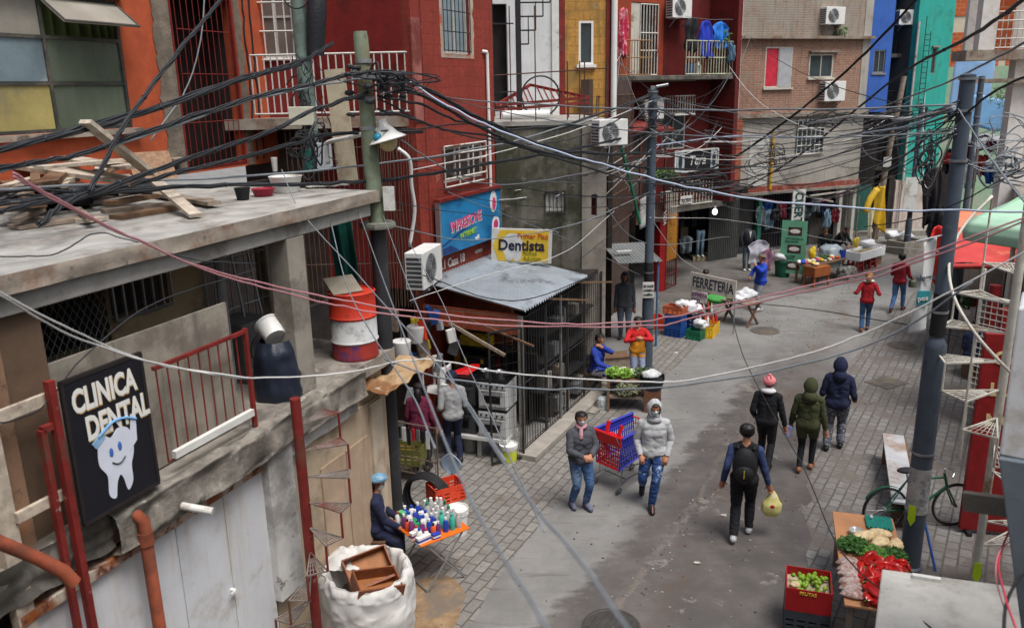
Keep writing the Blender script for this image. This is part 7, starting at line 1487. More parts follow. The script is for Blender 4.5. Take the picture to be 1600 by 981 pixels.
b = MB(); b.box(-.3, .3, -.25, .25, 0, .17); tag(b.obj('plinth', MATS['cream_wall'], loc=G(1093, 406, 0)), 'cream plinth under the jeans dummy in the arcade', 'plinth')
mannequin(G(1166, 423, 0), R(5), mat('jacket_charcoal', S(44, 46, 52), .8), ddenim, 'headless dummy in charcoal jacket and faded jeans beside the ribbed gate')
cloth('hanging_jacket', G(1186, 375, 1.45)*1, .85, .8, mat('jacket_silver', S(176, 176, 186), .6, .15), 'silver grey jacket hanging behind the boy in the blue jacket', R(20), seed=11)
cloth('hanging_jacket', G(1200, 388, 1.2)*1, .5, .75, mat('jacket_pink', S(150, 110, 130), .7, .3, 9), 'pink patterned garment hanging right of the silver jacket', R(20), seed=12)
cloth('hanging_jacket', G(1078, 372, 1.5)*1+Vector((0, .5, 0)), .5, .6, mat('jacket_grey', S(96, 106, 112), .8, .2), 'grey garment hanging left of the jeans dummy', R(10), seed=13)
# far right market clutter
for k, (px, py, Y, w_, h_, c_, lb) in enumerate(((1494, 88, 31, 1.4, 2.2, S(140, 178, 220), 'light blue tarpaulin sheet high right of the turquoise house'), (1516, 152, 29, 1.3, 1.1, S(120, 170, 216), 'sky blue tarpaulin behind the second grey post'))):
    P_ = at(px, py, Y); tag(MB().grid(lambda u, v: (w_*u, .10*math.sin(u*5+v*2), -h_*v+.08*math.sin(u*6)), 14, 10).obj('tarpaulin', mat('tarp_blue%d' % k, c_, .6, .1, 2), loc=P_, smooth=True, solid=.01), lb, 'tarpaulin')
aw = thing('market_awning', 'white sheet awning over the far right market stall', 'awning', at(1505, 212, 26.5), R(-6)); MB().grid(lambda u, v: (2.3*u, -1.1*v, -.35*v+.04*math.sin(u*7)), 12, 6).obj('cover', white_plastic, aw, smooth=True, solid=.012)
for x in (.05, .95, 2.2): MB().cyl((x, -1.05, -.35), (x, -1.05, -aw.location.z), .035, n=8).obj('pole', off_white, aw)
mk = thing('market_stall', 'far right market stall with pinkish white counter and red trim', 'stall', at(1535, 300, 24), R(-6)); mk.location.z = 0
MB().box(0, 2.2, 0, .9, 1.1, 2.55).obj('counter', mat('counter_pale', S(206, 190, 184), .6, .1), mk); MB().box(-.1, 2.4, -.15, 1.0, 0, 1.09).obj('base', mat('counter_base', S(160, 148, 138), .8, .15), mk); MB().box(.8, 1.9, -.02, -.001, 1.7, 1.82).obj('red_trim', red_paint, mk); MB().box(.8, 1.9, -.02, -.001, 1.35, 1.42).obj('shelf_edge', wood, mk)
for k in range(16):
    c_ = [cred_, cblk, cblue_, mat('goods_maroon', S(110, 30, 44), .6), white_plastic, cteal][k % 6]
    P_ = at(1484+rr.uniform(0, 66), 208+rr.uniform(0, 62), 25.2+rr.uniform(0, 1.6))
    cloth('hanging_goods', P_, rr.uniform(.25, .5), rr.uniform(.35, .8), c_, ['red', 'black', 'blue', 'maroon', 'white', 'teal'][k % 6]+' garment hanging in the far right market, one of several', 0, 'clothing', k, 'garments in the far right market')
cloth('hanging_goods', at(1462, 260, 22), .5, 1.6, cblk, 'long black cable and garment bundle hanging left of the thick post', 0, 'clothing', 77)
cloth('hanging_goods', at(1468, 352, 20), .42, 1.35, mat('umbrella_red', S(196, 40, 40), .6), 'red folded parasol cloth hanging behind the white banner', 0, 'parasol', 78)
leafball('roof_plant', at(1580, 150, 28), (.8, .5, .5), 260, leaf, 'green bush showing beyond the wires at the right edge', seed=15)
dkb = thing('dark_bundle', 'black tarpaulin covered heap beyond the far planter', 'heap', (16.9, 31.6, 0)); MB().ball((0, 0, .7), (.6, .5, 1.0), 16, 10, wob=.5, seed=4).obj('cover', mat('black_plastic_sheet', S(32, 34, 40)), dkb, smooth=True)
for k, (x, y) in enumerate(((15.6, 33.2), (16.1, 33.0))): tag(MB().ball((0, 0, .25), (.3, .25, .2), 12, 8, wob=.6, seed=k+3).obj('plastic_bag', MATS['white_plastic_bag'], loc=(x, y, .1), smooth=True), ('white bag on the raised pavement left of the black heap', 'white bag closest to the black heap on the raised pavement')[k], 'bag')
# shopping cart
ctk = thing('shopping_cart', 'blue and red plastic shopping cart on chrome legs', 'shopping cart', (1.82, 12.62, 0), math.atan2(.72, .62))
cb_ = mat('cart_blue', S(46, 54, 160), .4, .06); cr_ = mat('cart_red', S(196, 30, 36), .4, .06)
def lattice(name, fn, nu, nv, m, t_=.008):
    b = MB()
    for i in range(nu+1): b.tube([fn(i/nu, j/4) for j in range(5)], t_, 4)
    for j in range(nv+1): b.tube([fn(i/6, j/nv) for i in range(7)], t_*(1.9 if j in (0, nv) else 1), 4)
    return b.obj(name, m, ctk)
HL, HW0, HW1, ZB, ZT = .45, .22, .29, .42, .98   # x = long axis; front (+x) narrow away, handle end -x wide
w0, w1 = .30, .26
ctk.rotation_euler = (0, 0, R(41))
lattice('side_basket', lambda u, v: (-.40+.9*u, -(w0-.05*u)*(0.82+.18*v), ZB+.12*u+(ZT-ZB-.08*u)*v), 20, 4, cb_, .014); lattice('side_basket', lambda u, v: (-.40+.9*u, (w0-.05*u)*(0.82+.18*v), ZB+.12*u+(ZT-ZB-.08*u)*v), 20, 4, cb_, .014)
for s_ in (-1, 1): MB().grid(lambda u, v: (-.40+.9*u, s_*(w0-.05*u)*(0.82+.18*(v*.32+.68))+s_*.004, ZB+.12*u+(ZT-ZB-.08*u)*(v*.32+.68)), 6, 2).obj('side_band', cb_, ctk, solid=.01)
lattice('front_basket', lambda u, v: (.5, (u-.5)*2*(w0-.05)*(0.82+.18*v), ZB+.12+(ZT-.12-ZB)*v-.02*v), 8, 4, cr_); lattice('gate_basket', lambda u, v: (-.40, (u-.5)*2*w0*(0.82+.18*v), ZB+(ZT-ZB)*v), 11, 8, cr_, .013); lattice('floor_basket', lambda u, v: (-.40+.9*u, (v-.5)*2*(w0-.05*u)*.82, ZB+.12*u), 12, 5, cb_)
MB().box(-.43, -.40, -.30, .30, .82, 1.0).obj('gate_band', cr_, ctk, bevel=.008)
b = MB(); b.bar((-.35, -.12, .80), (-.22, -.14, 1.12), .07, .03); b.bar((-.35, .12, .80), (-.22, .14, 1.12), .07, .03); b.box(-.36, -.12, -.2, .2, .86, .885); b.obj('child_seat', cr_, ctk, bevel=.01)
MB().cyl((-.50, -.29, 1.03), (-.50, .29, 1.03), .02, n=10).obj('handle', cr_, ctk)
b = MB()
for s_ in (-1, 1): b.tube([(-.50, s_*.28, 1.02), (-.40, s_*.27, .85), (-.32, s_*.24, .42), (.1, s_*.22, .36)], .012, 6); b.tube([(-.42, s_*.26, .14), (-.1, s_*.24, .2), (.42, s_*.18, .16)], .014, 6); b.tube([(-.36, s_*.24, .17), (-.30, s_*.24, .42)], .012, 6); b.tube([(.1, s_*.22, .36), (.40, s_*.18, .16)], .012, 6)
b.cyl((-.2, -.24, .19), (-.2, .24, .19), .01, n=6); b.obj('chassis', chrome, ctk, smooth=40)
for x, s_ in ((-.42, -.26), (-.42, .26), (.42, -.18), (.42, .18)): w = MB().cyl((x, s_-.014, .065), (x, s_+.014, .065), .062, n=16).obj('wheel', mat('wheel_grey', S(92, 94, 98), .6), ctk); MB().box(x-.018, x+.018, s_-.022, s_+.022, .065, .15).obj('fork', galv, w)

# more goods: alley mouth, shutter fronts, right edge
blk_c = mat('cloth_black', S(36, 36, 42)); r6 = random.Random(66); gcol = [white_plastic, cblk, tby, galv, cblue_, corg_, mat('goods_grey', S(150, 156, 164)), wood]
for k in range(26):
    P_ = at(r6.uniform(612, 712), r6.uniform(482, 640), r6.uniform(13.6, 14.6)); w, h = r6.uniform(.04, .12), r6.uniform(.06, .22)
    tag(MB().box(-w, w, -.04, .04, -h, h, rot=Matrix.Rotation(r6.uniform(-.3, .3), 3, 'Y')).obj('hanging_goods', gcol[k % 8], loc=P_, rot=r6.uniform(-.6, .6), bevel=.012), 'small boxed ware hanging in the dark alley mouth beside the shop', 'ware', 'wares hanging in the alley mouth')
for k in range(16):
    P_ = b5pt(r6.uniform(1.3, 5.2), r6.uniform(-.1, .5), r6.uniform(1.5, 2.25)); cloth('hanging_garment', P_, r6.uniform(.3, .55), r6.uniform(.45, .85), [blk_c, cblue_, mat('goods_maroon', S(110, 30, 44), .6), mat('jacket_grey', S(96, 106, 112)), denim][k % 5], ['black', 'blue', 'maroon', 'grey', 'denim'][k % 5]+' garment hanging in the shop fronts under the brick house', R(22), 'clothing', k+90, 'garments under the brick house')
wm = thing('mesh_screen', 'white welded wire screen before the shuttered shops at the right edge', 'screen', at(1532, 470, 13.2), R(-62)); wm.location.z = 0
b = MB(); grille(b, 0, 1.6, 1.0, 2.9, 0, 16, .008, [k/18 for k in range(19)]); b.obj('mesh', stair_white, wm)
for x in (0, .8, 1.6): MB().cyl((x, 0, 0), (x, 0, 3.4), .03, n=8).obj('post', stair_white, wm)
MB().cyl((0, 0, 2.95), (1.6, 0, 2.95), .025, n=8).obj('rail', stair_white, wm)
for k, (px, py, Y, r_, h_) in enumerate(((1553, 470, 14.5, .10, 2.2), (1568, 500, 13.6, .08, 2.0))):
    P_ = at(px, py, Y); tag(MB().cyl((0, 0, 0), (0, 0, h_), r_, n=14).obj('red_post', red_paint, loc=(P_.x, P_.y, .6), smooth=40), ['red round post behind the white wire screen, farther of two', 'red round post behind the white wire screen, nearer of two'][k], 'post')
# ================================================================ people
import numpy as np
skin_m = mat('skin', S(176, 124, 98), .55, .06, bump=.03); skin_d = mat('skin_tan', S(150, 102, 78), .55, .06, bump=.03)
hair_m = mat('hair_black', S(28, 24, 24), .5, .2, 30, bump=.2); hair_b = mat('hair_brown', S(58, 34, 28), .5, .2, 30, bump=.2); hair_y = mat('hair_blond', S(168, 124, 78), .5, .2, 30, bump=.2)
def fab(name, c, var=.1, **k): return mat('fabric_'+name, S(*c), .92, var*.7, 4, bump=.3, bdist=.03, fine=120, **k)
jeans = fab('jeans', (62, 92, 134), .15, stain=S(112, 138, 168), stain_amt=.3, stain_scale=3); blk = fab('black', (30, 30, 34)); navy = fab('navy', (34, 40, 66)); charc = fab('charcoal', (74, 76, 84))
camo = fab('camo', (104, 110, 124), .1, stain=S(58, 64, 78), stain_amt=.9, stain_scale=9, stain2=S(150, 152, 160), stain2_amt=.8)
white_f = fab('white', (206, 206, 210)); maroon_f = fab('maroon', (132, 28, 40)); eye_m = mat('eye_dark', S(30, 24, 22), .2, bump=0)
mask_m = mat('face_mask', S(214, 220, 226), .8, .04, bump=.1)

def ik(a, c, l1, l2, pole):
    a, c = Vector(a), Vector(c); d = c-a; L = min(d.length, (l1+l2)*.998); dn = d.normalized(); c = a+dn*L
    x = (l1*l1-l2*l2+L*L)/(2*L); h = math.sqrt(max(0, l1*l1-x*x)); p = Vector(pole); p = (p-dn*p.dot(dn)).normalized()
    return a+dn*x+p*h, c
def seg_d(P, a, b, ra, rb):
    a = np.array(a); b = np.array(b); ab = b-a; t = np.clip(((P-a)@ab)/max(1e-9, ab@ab), 0, 1)
    return np.linalg.norm(P-(a+t[:, None]*ab), axis=1)-(ra+(rb-ra)*t)

def person(label, loc, yaw, h=1.68, hip=None, lean=0, ank=None, wri=None, head=(0, 0), build=1.0, skin=skin_m, jacket=None, hem=.80, legs=None, shoes=None, hair=None, hairlen=0, hood=None, cap=None, mask=False, sleeve=None, coat=.02, elbow=None, knee=None, kn=(0, 1, 0), vox=.011, loose=.012, group=None, feet_dir=None, curl=.9, apron=None, sleeve2=None, legband=None):
    s = h/1.7; t = thing('person', label, 'person', loc, yaw, group)
    hz_ = hip if hip else .925*s
    ank = ank or [(-.10, .02, .085), (.10, -.02, .085)]
    wri = wri or [(-.25, .05, .80), (.25, .05, .80)]
    Rl = Matrix.Rotation(-R(lean), 3, 'X'); pel = Vector((0, 0, hz_))
    U = lambda x, y, z: pel+Rl @ (Vector((x*build, y*build, z))*s)
    caps = []
    def C(a, b, ra, rb, tg): caps.append((Vector(a), Vector(b), ra*s, rb*s, tg))
    bw = build
    C(U(-.07, 0, .0), U(.07, 0, .0), .105*bw, .105*bw, 'T'); C(U(-.045, .0, .14), U(.045, .0, .14), .1*bw, .1*bw, 'T'); C(U(-.065, .005, .30), U(.065, .005, .30), .104*bw, .104*bw, 'T')
    C(U(-.05, 0, 0), U(-.05, 0, .15), .10*bw, .098*bw, 'T'); C(U(.05, 0, 0), U(.05, 0, .15), .10*bw, .098*bw, 'T'); C(U(-.06, 0, .15), U(-.065, 0, .32), .098*bw, .104*bw, 'T'); C(U(.06, 0, .15), U(.065, 0, .32), .098*bw, .104*bw, 'T')
    C(U(-.135, -.01, .45), U(.135, -.01, .45), .058, .058, 'T'); C(U(-.08, 0, .38), U(.08, 0, .38), .092*bw, .092*bw, 'T'); C(U(-.06, -.01, .49), U(.06, -.01, .49), .05, .05, 'T'); C(U(0, -.015, .46), U(0, .005, .60), .052, .048, 'N')
    hc = U(0, .02, .685)
    Hm = Rl @ Matrix.Rotation(R(head[0]), 3, 'Z') @ Matrix.Rotation(R(head[1]), 3, 'X')
    Hp = lambda x, y, z: hc+Hm @ (Vector((x, y, z))*s*.9)
    C(Hp(-.012, -.018, .02), Hp(.012, -.018, .02), .08, .08, 'N'); C(Hp(0, .02, .03), Hp(0, .02, -.01), .067, .063, 'N'); C(Hp(0, .03, -.02), Hp(0, .038, -.068), .054, .040, 'N'); C(Hp(0, .088, .01), Hp(0, .106, -.022), .010, .016, 'N')
    for e in (-1, 1): C(Hp(e*.084, -.005, .005), Hp(e*.086, -.012, -.03), .016, .012, 'N')
    l1, l2 = .44*s, .43*s; kp = kn if isinstance(kn, list) else [kn, kn]
    for i, e in enumerate((-1, 1)):
        hp = U(e*.088, 0, -.02); k, a = ik(hp, ank[i], l1, l2, kp[i])
        C(hp, hp.lerp(k, .5), .088*bw, .074*bw, 'L'); C(hp.lerp(k, .5), k, .074*bw, .056, 'L'); C(k, k.lerp(a, .4), .055, .054, 'L'); C(k.lerp(a, .4), a, .054, .040, 'L')
        fd = Vector(feet_dir[i] if feet_dir else (e*.12, 1, -.28)).normalized(); heel = a+Vector((0, -.035*s, -.035*s)); toe = a+fd*.165*s; toe.z = max(toe.z, .03) if a.z < .2 else toe.z
        C(a, heel, .040, .042, 'F'); C(heel, toe, .042, .034, 'F'); C(a+fd*.05*s, toe, .044, .036, 'F')
    for i, e in enumerate((-1, 1)):
        sh = U(e*.175/max(1, build*.97), -.01, .44); pole = (elbow[i] if elbow else (e*.15, -1, -.3)); el, w = ik(sh, wri[i], .285*s, .255*s, pole)
        C(sh, el, .052, .042, 'A'); C(el, w, .042, .031, 'A')
        d = (w-el).normalized(); x = d.cross(Vector((0, 1, .3)) if abs(d.y) < .8 else Vector((0, 0, 1))).normalized(); n_ = d.cross(x).normalized()
        pe = w+d*.085*s; C(w, pe, .030, .034, 'H'); C(w+x*.02*s, pe+x*.024*s, .020, .017, 'H'); C(w-x*.02*s, pe-x*.024*s, .020, .017, 'H')
        for q, (ox, ln) in enumerate(((-.033, .062), (-.011, .078), (.011, .074), (.033, .058))):
            b0 = pe+x*ox*s; b1_ = b0+(d*.9+n_*.35*curl)*ln*.55*s; b2_ = b1_+(d*.5+n_*.8*curl)*ln*.5*s; C(b0, b1_, .0095, .009, 'H'); C(b1_, b2_, .009, .008, 'H')
        th = w+d*.03*s+x*e*-.03*s; C(th, th+(d*.6-x*e*.6+n_*.3).normalized()*.05*s, .012, .010, 'H')
    mb = MB()
    for a, b, ra, rb, tg in caps:
        L = (b-a).length
        mb.ball(a, ra, 14, 9); mb.ball(b, rb, 14, 9)
        if L > 1e-4: mb.tube([a, b], [ra, rb], 14)
    o = mb.obj('tmp_body', skin, loc=(0, 0, 0)); m = o.modifiers.new('r', 'REMESH'); m.mode = 'VOXEL'; m.voxel_size = vox; m2 = o.modifiers.new('s', 'SMOOTH'); m2.factor = .5; m2.iterations = 3
    dg = bpy.context.evaluated_depsgraph_get(); me = bpy.data.meshes.new_from_object(o.evaluated_get(dg)); bpy.data.objects.remove(o)
    n = len(me.vertices); P = np.empty(n*3); me.vertices.foreach_get('co', P); P = P.reshape(-1, 3); Nn = np.empty(n*3); me.vertices.foreach_get('normal', Nn); Nn = Nn.reshape(-1, 3)
    D = np.array([seg_d(P, a, b, ra, rb) for a, b, ra, rb, tg in caps]); tags = np.array([c[4] for c in caps]); T = tags[D.argmin(0)]
    faces = [tuple(p.vertices) for p in me.polygons]
    me.materials.clear(); me.materials.append(skin); me.polygons.foreach_set('use_smooth', [True]*len(faces)); me.name = 'body'
    bo = bpy.data.objects.new('body', me); COL.objects.link(bo); bo.parent = t
    Hl = (P-np.array(hc)) @ np.array(Hm)/s/.9      # head-local coordinates
    F_ = np.array(faces)
    def shell(name, sel, off, mt, amp=.0, fr=9, slot=None):
        fs = F_[sel[F_].all(1)]
        if not len(fs): return None
        used = np.unique(fs); idx = np.full(n, -1); idx[used] = np.arange(len(used)); fs = idx[fs]
        O = off if np.ndim(off) == 0 else off[used][:, None]; nz_ = np.zeros(len(used))
        if amp: nz_ = np.array([.9-2.4*abs(noise.noise(Vector((p[0]*fr+p[2]*3, p[1]*fr, p[2]*fr*1.7+loc[0]))))-1.2*abs(noise.noise(Vector((p[0]*fr*2, p[1]*fr*2-p[2]*6, p[2]*fr*2)))) for p in P[used]])*amp
        V = P[used]+Nn[used]*(O+nz_[:, None]); mq = bpy.data.meshes.new(name); mq.from_pydata(V.tolist(), [], fs.tolist())
        for x in (mt if isinstance(mt, list) else [mt]): mq.materials.append(x)
        if slot is not None: mq.polygons.foreach_set('material_index', slot[used][fs[:, 0]].astype(int))
        mq.polygons.foreach_set('use_smooth', [True]*len(fs)); ob = bpy.data.objects.new(name, mq); COL.objects.link(ob); ob.parent = t; return ob
    up = (P-np.array(pel)) @ np.array(Rl)
    isN = T == 'N'; isT = T == 'T'; isA = T == 'A'; isL = T == 'L'; isF = T == 'F'
    if legs: shell('trousers', (isL | (isT & (up[:, 2] < .13*s))), loose*isL+.004*(~isL), legs, loose*.45, 11)
    if legband: shell('side_stripe', isL & (np.abs(P[:, 0]) > .16*s), loose+.008, legband)
    if jacket:
        hz2 = hem*s-hz_; zz = up[:, 2] if True else 0
        sel = isT & (zz > hz2) | isA | (isL & (zz > hz2)) | (isN & (up[:, 2] < .50*s))
        slot = None; mt = jacket
        if sleeve: mt = [jacket, sleeve]; slot = isA*1
        if sleeve2: mt = [jacket, sleeve2]; slot = (isA | (isT & (up[:, 2] > .30*s)))*1
        jo = shell('jacket', sel, coat*.55+.018*np.clip((.16*s-zz)/.2, 0, 1)*isT, mt, coat*.22, 7, slot); q = jo.modifiers.new('s', 'SMOOTH'); q.factor = .5; q.iterations = 3
    if shoes: shell('shoe', isF & (P[:, 0] < 0), .007, shoes); shell('shoe', isF & (P[:, 0] >= 0), .007, shoes)
    x, y, z = Hl[:, 0], Hl[:, 1], Hl[:, 2]
    if hair or hood:
        hair = hair or hair_m
        hs_ = isN & ((z > .062) | ((y < .03) & (z > -.02)) | ((y < -.02) & (z > -.075-hairlen*.3)))
        shell('hair', hs_ & (up[:, 2] > .52*s), .013+.006*(z > .05), hair, .006, 40)
        if hairlen: 
            hb_ = MB(); hb_.tube([Hp(0, -.09, .03), Hp(0, -.115, -.06), Hp(0, -.12, -.08-hairlen*.5), Hp(0, -.11, -.08-hairlen)], [.05, .07, .06, .03], 12); hb_.obj('long_hair', hair, t, smooth=True)
    if hood:
        prof = [(.058, .088, .112, -.012), (.062, .098, .124, -.012), (.02, .118, .142, -.006), (-.04, .128, .150, -.006), (-.10, .112, .128, -.02), (-.145, .07, .085, -.04), (-.165, .008, .01, -.05)]
        def hf(u, v):
            i_ = min(int(v*6), 5); f = v*6-i_; q = [prof[i_][k]*(1-f)+prof[i_+1][k]*f for k in range(4)]; a = u*6.2832
            w = 1+.05*noise.noise(Vector((math.cos(a)*2, math.sin(a)*2, v*4+loc[0])))
            return Hp(q[1]*math.sin(a)*w, q[0], q[3]+q[2]*math.cos(a)*w*(1.1 if math.cos(a) > .8 else 1))
        MB().grid(hf, 36, 18).obj('hood', hood, t, smooth=True, solid=.012)
        hb_ = MB(); hb_.tube([U(0, -.045, .60), U(0, -.04, .53), U(0, -.02, .46)], [.085, .115, .14], 18); hb_.obj('hood_neck', hood, t, smooth=True)
    if cap:
        shell('cap', isN & (z > .035+.8*(y+.02)*(y < -.02)), .022, cap, .004, 30)
    if mask: shell('mask', isN & (y > .015) & (z < .0) & (z > -.095) , .009, mask_m)
    for e in (-1, 1): MB().ball(Hp(e*.031, .088, .012), .009*s, 8, 6).obj('eye', eye_m, t, smooth=True)
    t['_'] = 0; del t['_']
    def W(v): return t.matrix_basis @ Vector(v)
    return t, W, Hp, U

yw = R(-27)
shoe_b = mat('shoe_black', S(34, 34, 38), .6, .1); shoe_w = mat('shoe_white', S(196, 198, 202), .5, .2, 20, stain=S(60, 60, 66), stain_amt=.3, stain_scale=14); shoe_br = mat('shoe_brown', S(140, 96, 66), .6, .2)
# walkers going away up the street
bpm, Wb, _, Ub = person('man in black with backpack walking away nearest the camera', (3.29, 10.76, 0), R(-18), 1.76, ank=[(-.10, -.20, .12), (.10, .16, .09)], wri=[(-.29, -.02, .90), (.36, .06, .80)], jacket=blk, sleeve=fab('slate_blue', (52, 66, 104), .2), hem=.86, legs=blk, shoes=shoe_w, hair=hair_m, coat=.022, loose=.018, head=(0, -6))
bp_ = thing('backpack', 'black backpack with front pocket worn by the man in black', 'backpack', Wb((0, -.165, 1.03)), R(-18))
MB().ball((0, -.07, .22), (.17, .12, .27), 18, 12).obj('body', mat('backpack_black', S(26, 26, 30), .7, .15, bump=.4), bp_, smooth=True)
MB().ball((0, -.16, .14), (.13, .07, .13), 14, 10).obj('pocket', MATS['backpack_black'], bp_, smooth=True)
b = MB(); b.cyl((0, -.232, .10), (0, -.236, .22), .006, n=6); b.obj('zip_pull', tby, bp_)
for e in (-1, 1): MB().tube(spline([(e*.11, -.02, .02), (e*.14, .10, .1), (e*.13, .28, .26), (e*.12, .20, .44), (e*.11, .02, .44)], 5), .02, 7).obj('strap', MATS['backpack_black'], bp_, smooth=True)
pbg = thing('carrier_bag', 'yellowish white plastic carrier bag in the hand of the man with the backpack', 'carrier bag', Wb((.40, .10, .36)), R(-10))
b = MB(); b.grid(lambda u, v: ((.14*math.sin(min(1, v*2.4+.4)*1.57)*(1-.82*max(0, v-.5)/.5))*math.cos(u*6.283)*(1+.18*noise.noise(Vector((u*8, v*4, 1)))), (.07*math.sin(min(1, v*2.4+.4)*1.57)*(1-.8*max(0, v-.5)/.5))*math.sin(u*6.283)*(1+.2*noise.noise(Vector((u*8, v*4, 4)))), .40*v), 28, 14); b.obj('bag', mat('bag_yellow', S(222, 214, 140), .4, .12, 5, bump=.4, stain=S(230, 228, 214), stain_amt=.3, stain_scale=5), pbg, smooth=True)
MB().ball((.0, -.068, .17), (.04, .012, .035), 12, 8).obj('printed_flower', cred_, pbg, smooth=True)
pk, Wp, Hpk, _ = person('woman in pink woolly hat and black coat walking away', (4.30, 13.0, 0), yw, 1.66, ank=[(-.09, .12, .09), (.09, -.2, .13)], wri=[(-.24, .12, .92), (.30, .05, .80)], jacket=blk, hem=.76, legs=blk, shoes=shoe_b, hair=hair_m, cap=fab('pink_knit', (232, 136, 142), .12), coat=.028)
MB().ball(Hpk(0, -.07, -.15), (.13, .10, .05), 14, 8).obj('white_collar', white_f, pk, smooth=True); MB().ball(Hpk(0, -.02, .15), .028, 10, 8).obj('hat_bobble', MATS['fabric_pink_knit'], pk, smooth=True)
tag(MB().box(-.06, .06, -.02, .02, -.09, .09, rot=Matrix.Rotation(R(25), 3, 'Y')).obj('leaflet', mat('leaflet_blue', S(150, 160, 210), .5, .3, 12), loc=Wp((.34, .10, .72)), bevel=.004), 'white and blue packet held by the woman in the pink hat', 'packet')
person('woman in hooded olive parka and black leggings walking away', (4.95, 12.85, 0), yw, 1.64, ank=[(-.08, -.10, .1), (.08, .14, .09)], wri=[(-.28, .06, .82), (.29, .02, .78)], jacket=fab('olive', (66, 70, 46), .15), hood=MATS['fabric_olive'], hem=.62, legs=blk, shoes=shoe_br, coat=.032, build=1.08, loose=.006)
person('man in hooded navy jacket and grey camouflage trousers walking away', (5.75, 13.65, 0), R(-22), 1.72, ank=[(-.12, -.05, .09), (.11, .14, .1)], wri=[(-.26, .20, .98), (.28, .18, .96)], jacket=navy, hood=navy, hem=.80, legs=camo, shoes=shoe_b, coat=.034, loose=.026, build=1.1)
_, Wr, Hr, _ = person('fair haired woman in red top with white collar walking away mid street', (9.39, 21.0, 0), R(-20), 1.58, ank=[(-.08, -.14, .1), (.08, .12, .09)], wri=[(-.30, .12, 1.0), (.30, .12, 1.0)], jacket=fab('red', (156, 28, 38)), hem=.84, legs=jeans, shoes=shoe_br, hair=hair_y, hairlen=.12, coat=.022, vox=.014)
MB().ball(Hr(0, -.02, -.15), (.15, .11, .04), 14, 8).obj('white_collar', white_f, _ and [o for o in COL.objects if o.get('label', '').startswith('fair haired')][0], smooth=True)
_, Wd, _, _ = person('person in maroon jumper and blue jeans walking away farthest up the street', (11.1, 22.85, 0), R(-38), 1.68, ank=[(-.09, -.28, .13), (.09, .25, .09)], wri=[(-.22, .28, 1.02), (.24, .26, .98)], jacket=maroon_f, hem=.82, legs=fab('light_jeans', (78, 112, 158), .15), shoes=fab('shoe_red', (96, 44, 44)), hair=hair_m, coat=.022, vox=.014)
tag(bagmesh(.11, .22, 21, .4).obj('shopping_bag', mat('bag_grey_green', S(92, 94, 80), .6), loc=Wd((.28, .32, .70)), smooth=True), 'grey green bag held by the person in the maroon jumper', 'bag')
# couple by the cart
pw, Ww, Hw, _ = person('woman with white face mask and grey quilted jacket standing left of the cart', (1.02, 11.72, 0), R(-160), 1.62, ank=[(-.08, .02, .085), (.10, -.12, .085)], wri=[(-.05, .25, 1.00), (.06, .26, 1.0)], elbow=[(-1, -.6, -.4), (1, -.6, -.4)], jacket=charc, hem=.84, legs=jeans, shoes=fab('shoe_grey', (100, 104, 124)), hair=hair_m, mask=True, coat=.03, build=1.08, head=(-12, -4), loose=.014)
MB().ball(Hw(0, -.12, .0), .045, 12, 8).obj('hair_bun', hair_m, pw, smooth=True)
b = MB(); b.tube([Hw(.075*math.sin(k*.524), .0+.07*math.cos(k*.524), -.135-.02*math.cos(k*.524)) for k in range(12)], .03, 8, closed=True); b.tube(spline([Hw(.02, .075, -.16), Hw(.03, .12, -.25), Hw(.035, .13, -.33)], 5), [.032]*5+[.034]*6, 8); b.obj('scarf', fab('pale_pink', (186, 140, 150), .2), pw, smooth=True)
b = MB(); b.tube([Hw(0, -.09, .02), Hw(0, -.115, -.08), Hw(0, -.12, -.20)], [.07, .075, .03], 12); b.obj('tied_hair', hair_m, pw, smooth=True)
person('man in pale grey hoodie, mask and ripped jeans standing right of the cart', (2.16, 11.78, 0), R(172), 1.74, ank=[(.02, .16, .085), (.15, -.30, .22)], kn=[(0, 1, 0), (.1, 1, .2)], wri=[(-.20, .10, .90), (.20, .10, .90)], elbow=[(-.7, -.8, 0), (.7, -.8, 0)], jacket=fab('pale_grey', (176, 178, 181), .06), hood=MATS['fabric_pale_grey'], hem=.82, legs=fab('ripped_jeans', (44, 72, 124), .2, stain=S(170, 190, 214), stain_amt=.25, stain_scale=7), shoes=shoe_b, mask=True, coat=.03, loose=.015, build=1.05, head=(10, -5), feet_dir=[(-.1, 1, -.28), (.1, .6, -1)])
# stall keepers on the left pavement
person('young man in bright blue padded jacket sitting beside the greens stall', (1.80, 16.9, 0), R(-125), 1.70, hip=.53, ank=[(-.14, .42, .085), (.14, .46, .085)], kn=(0, .4, 1), wri=[(.05, .17, 1.05), (.18, .42, .66)], elbow=[(-1, .2, -.6), (1, -.4, -.5)], jacket=fab('royal_blue', (40, 62, 150)), hem=.36, legs=blk, shoes=shoe_b, hair=hair_m, coat=.032, vox=.012, build=1.08, lean=6, head=(-25, -2), legband=white_f)
person('person in orange and red sweater holding a phone behind the greens stall', (2.72, 17.1, 0), R(180), 1.60, wri=[(-.06, .26, 1.20), (.05, .25, 1.18)], elbow=[(-1, 0, -.4), (1, 0, -.4)], jacket=fab('orange', (224, 150, 44)), sleeve2=fab('bright_red', (186, 34, 36)), hem=.78, legs=fab('pale_blue', (140, 150, 176)), shoes=shoe_b, hair=hair_m, coat=.026, vox=.012, head=(0, -20))
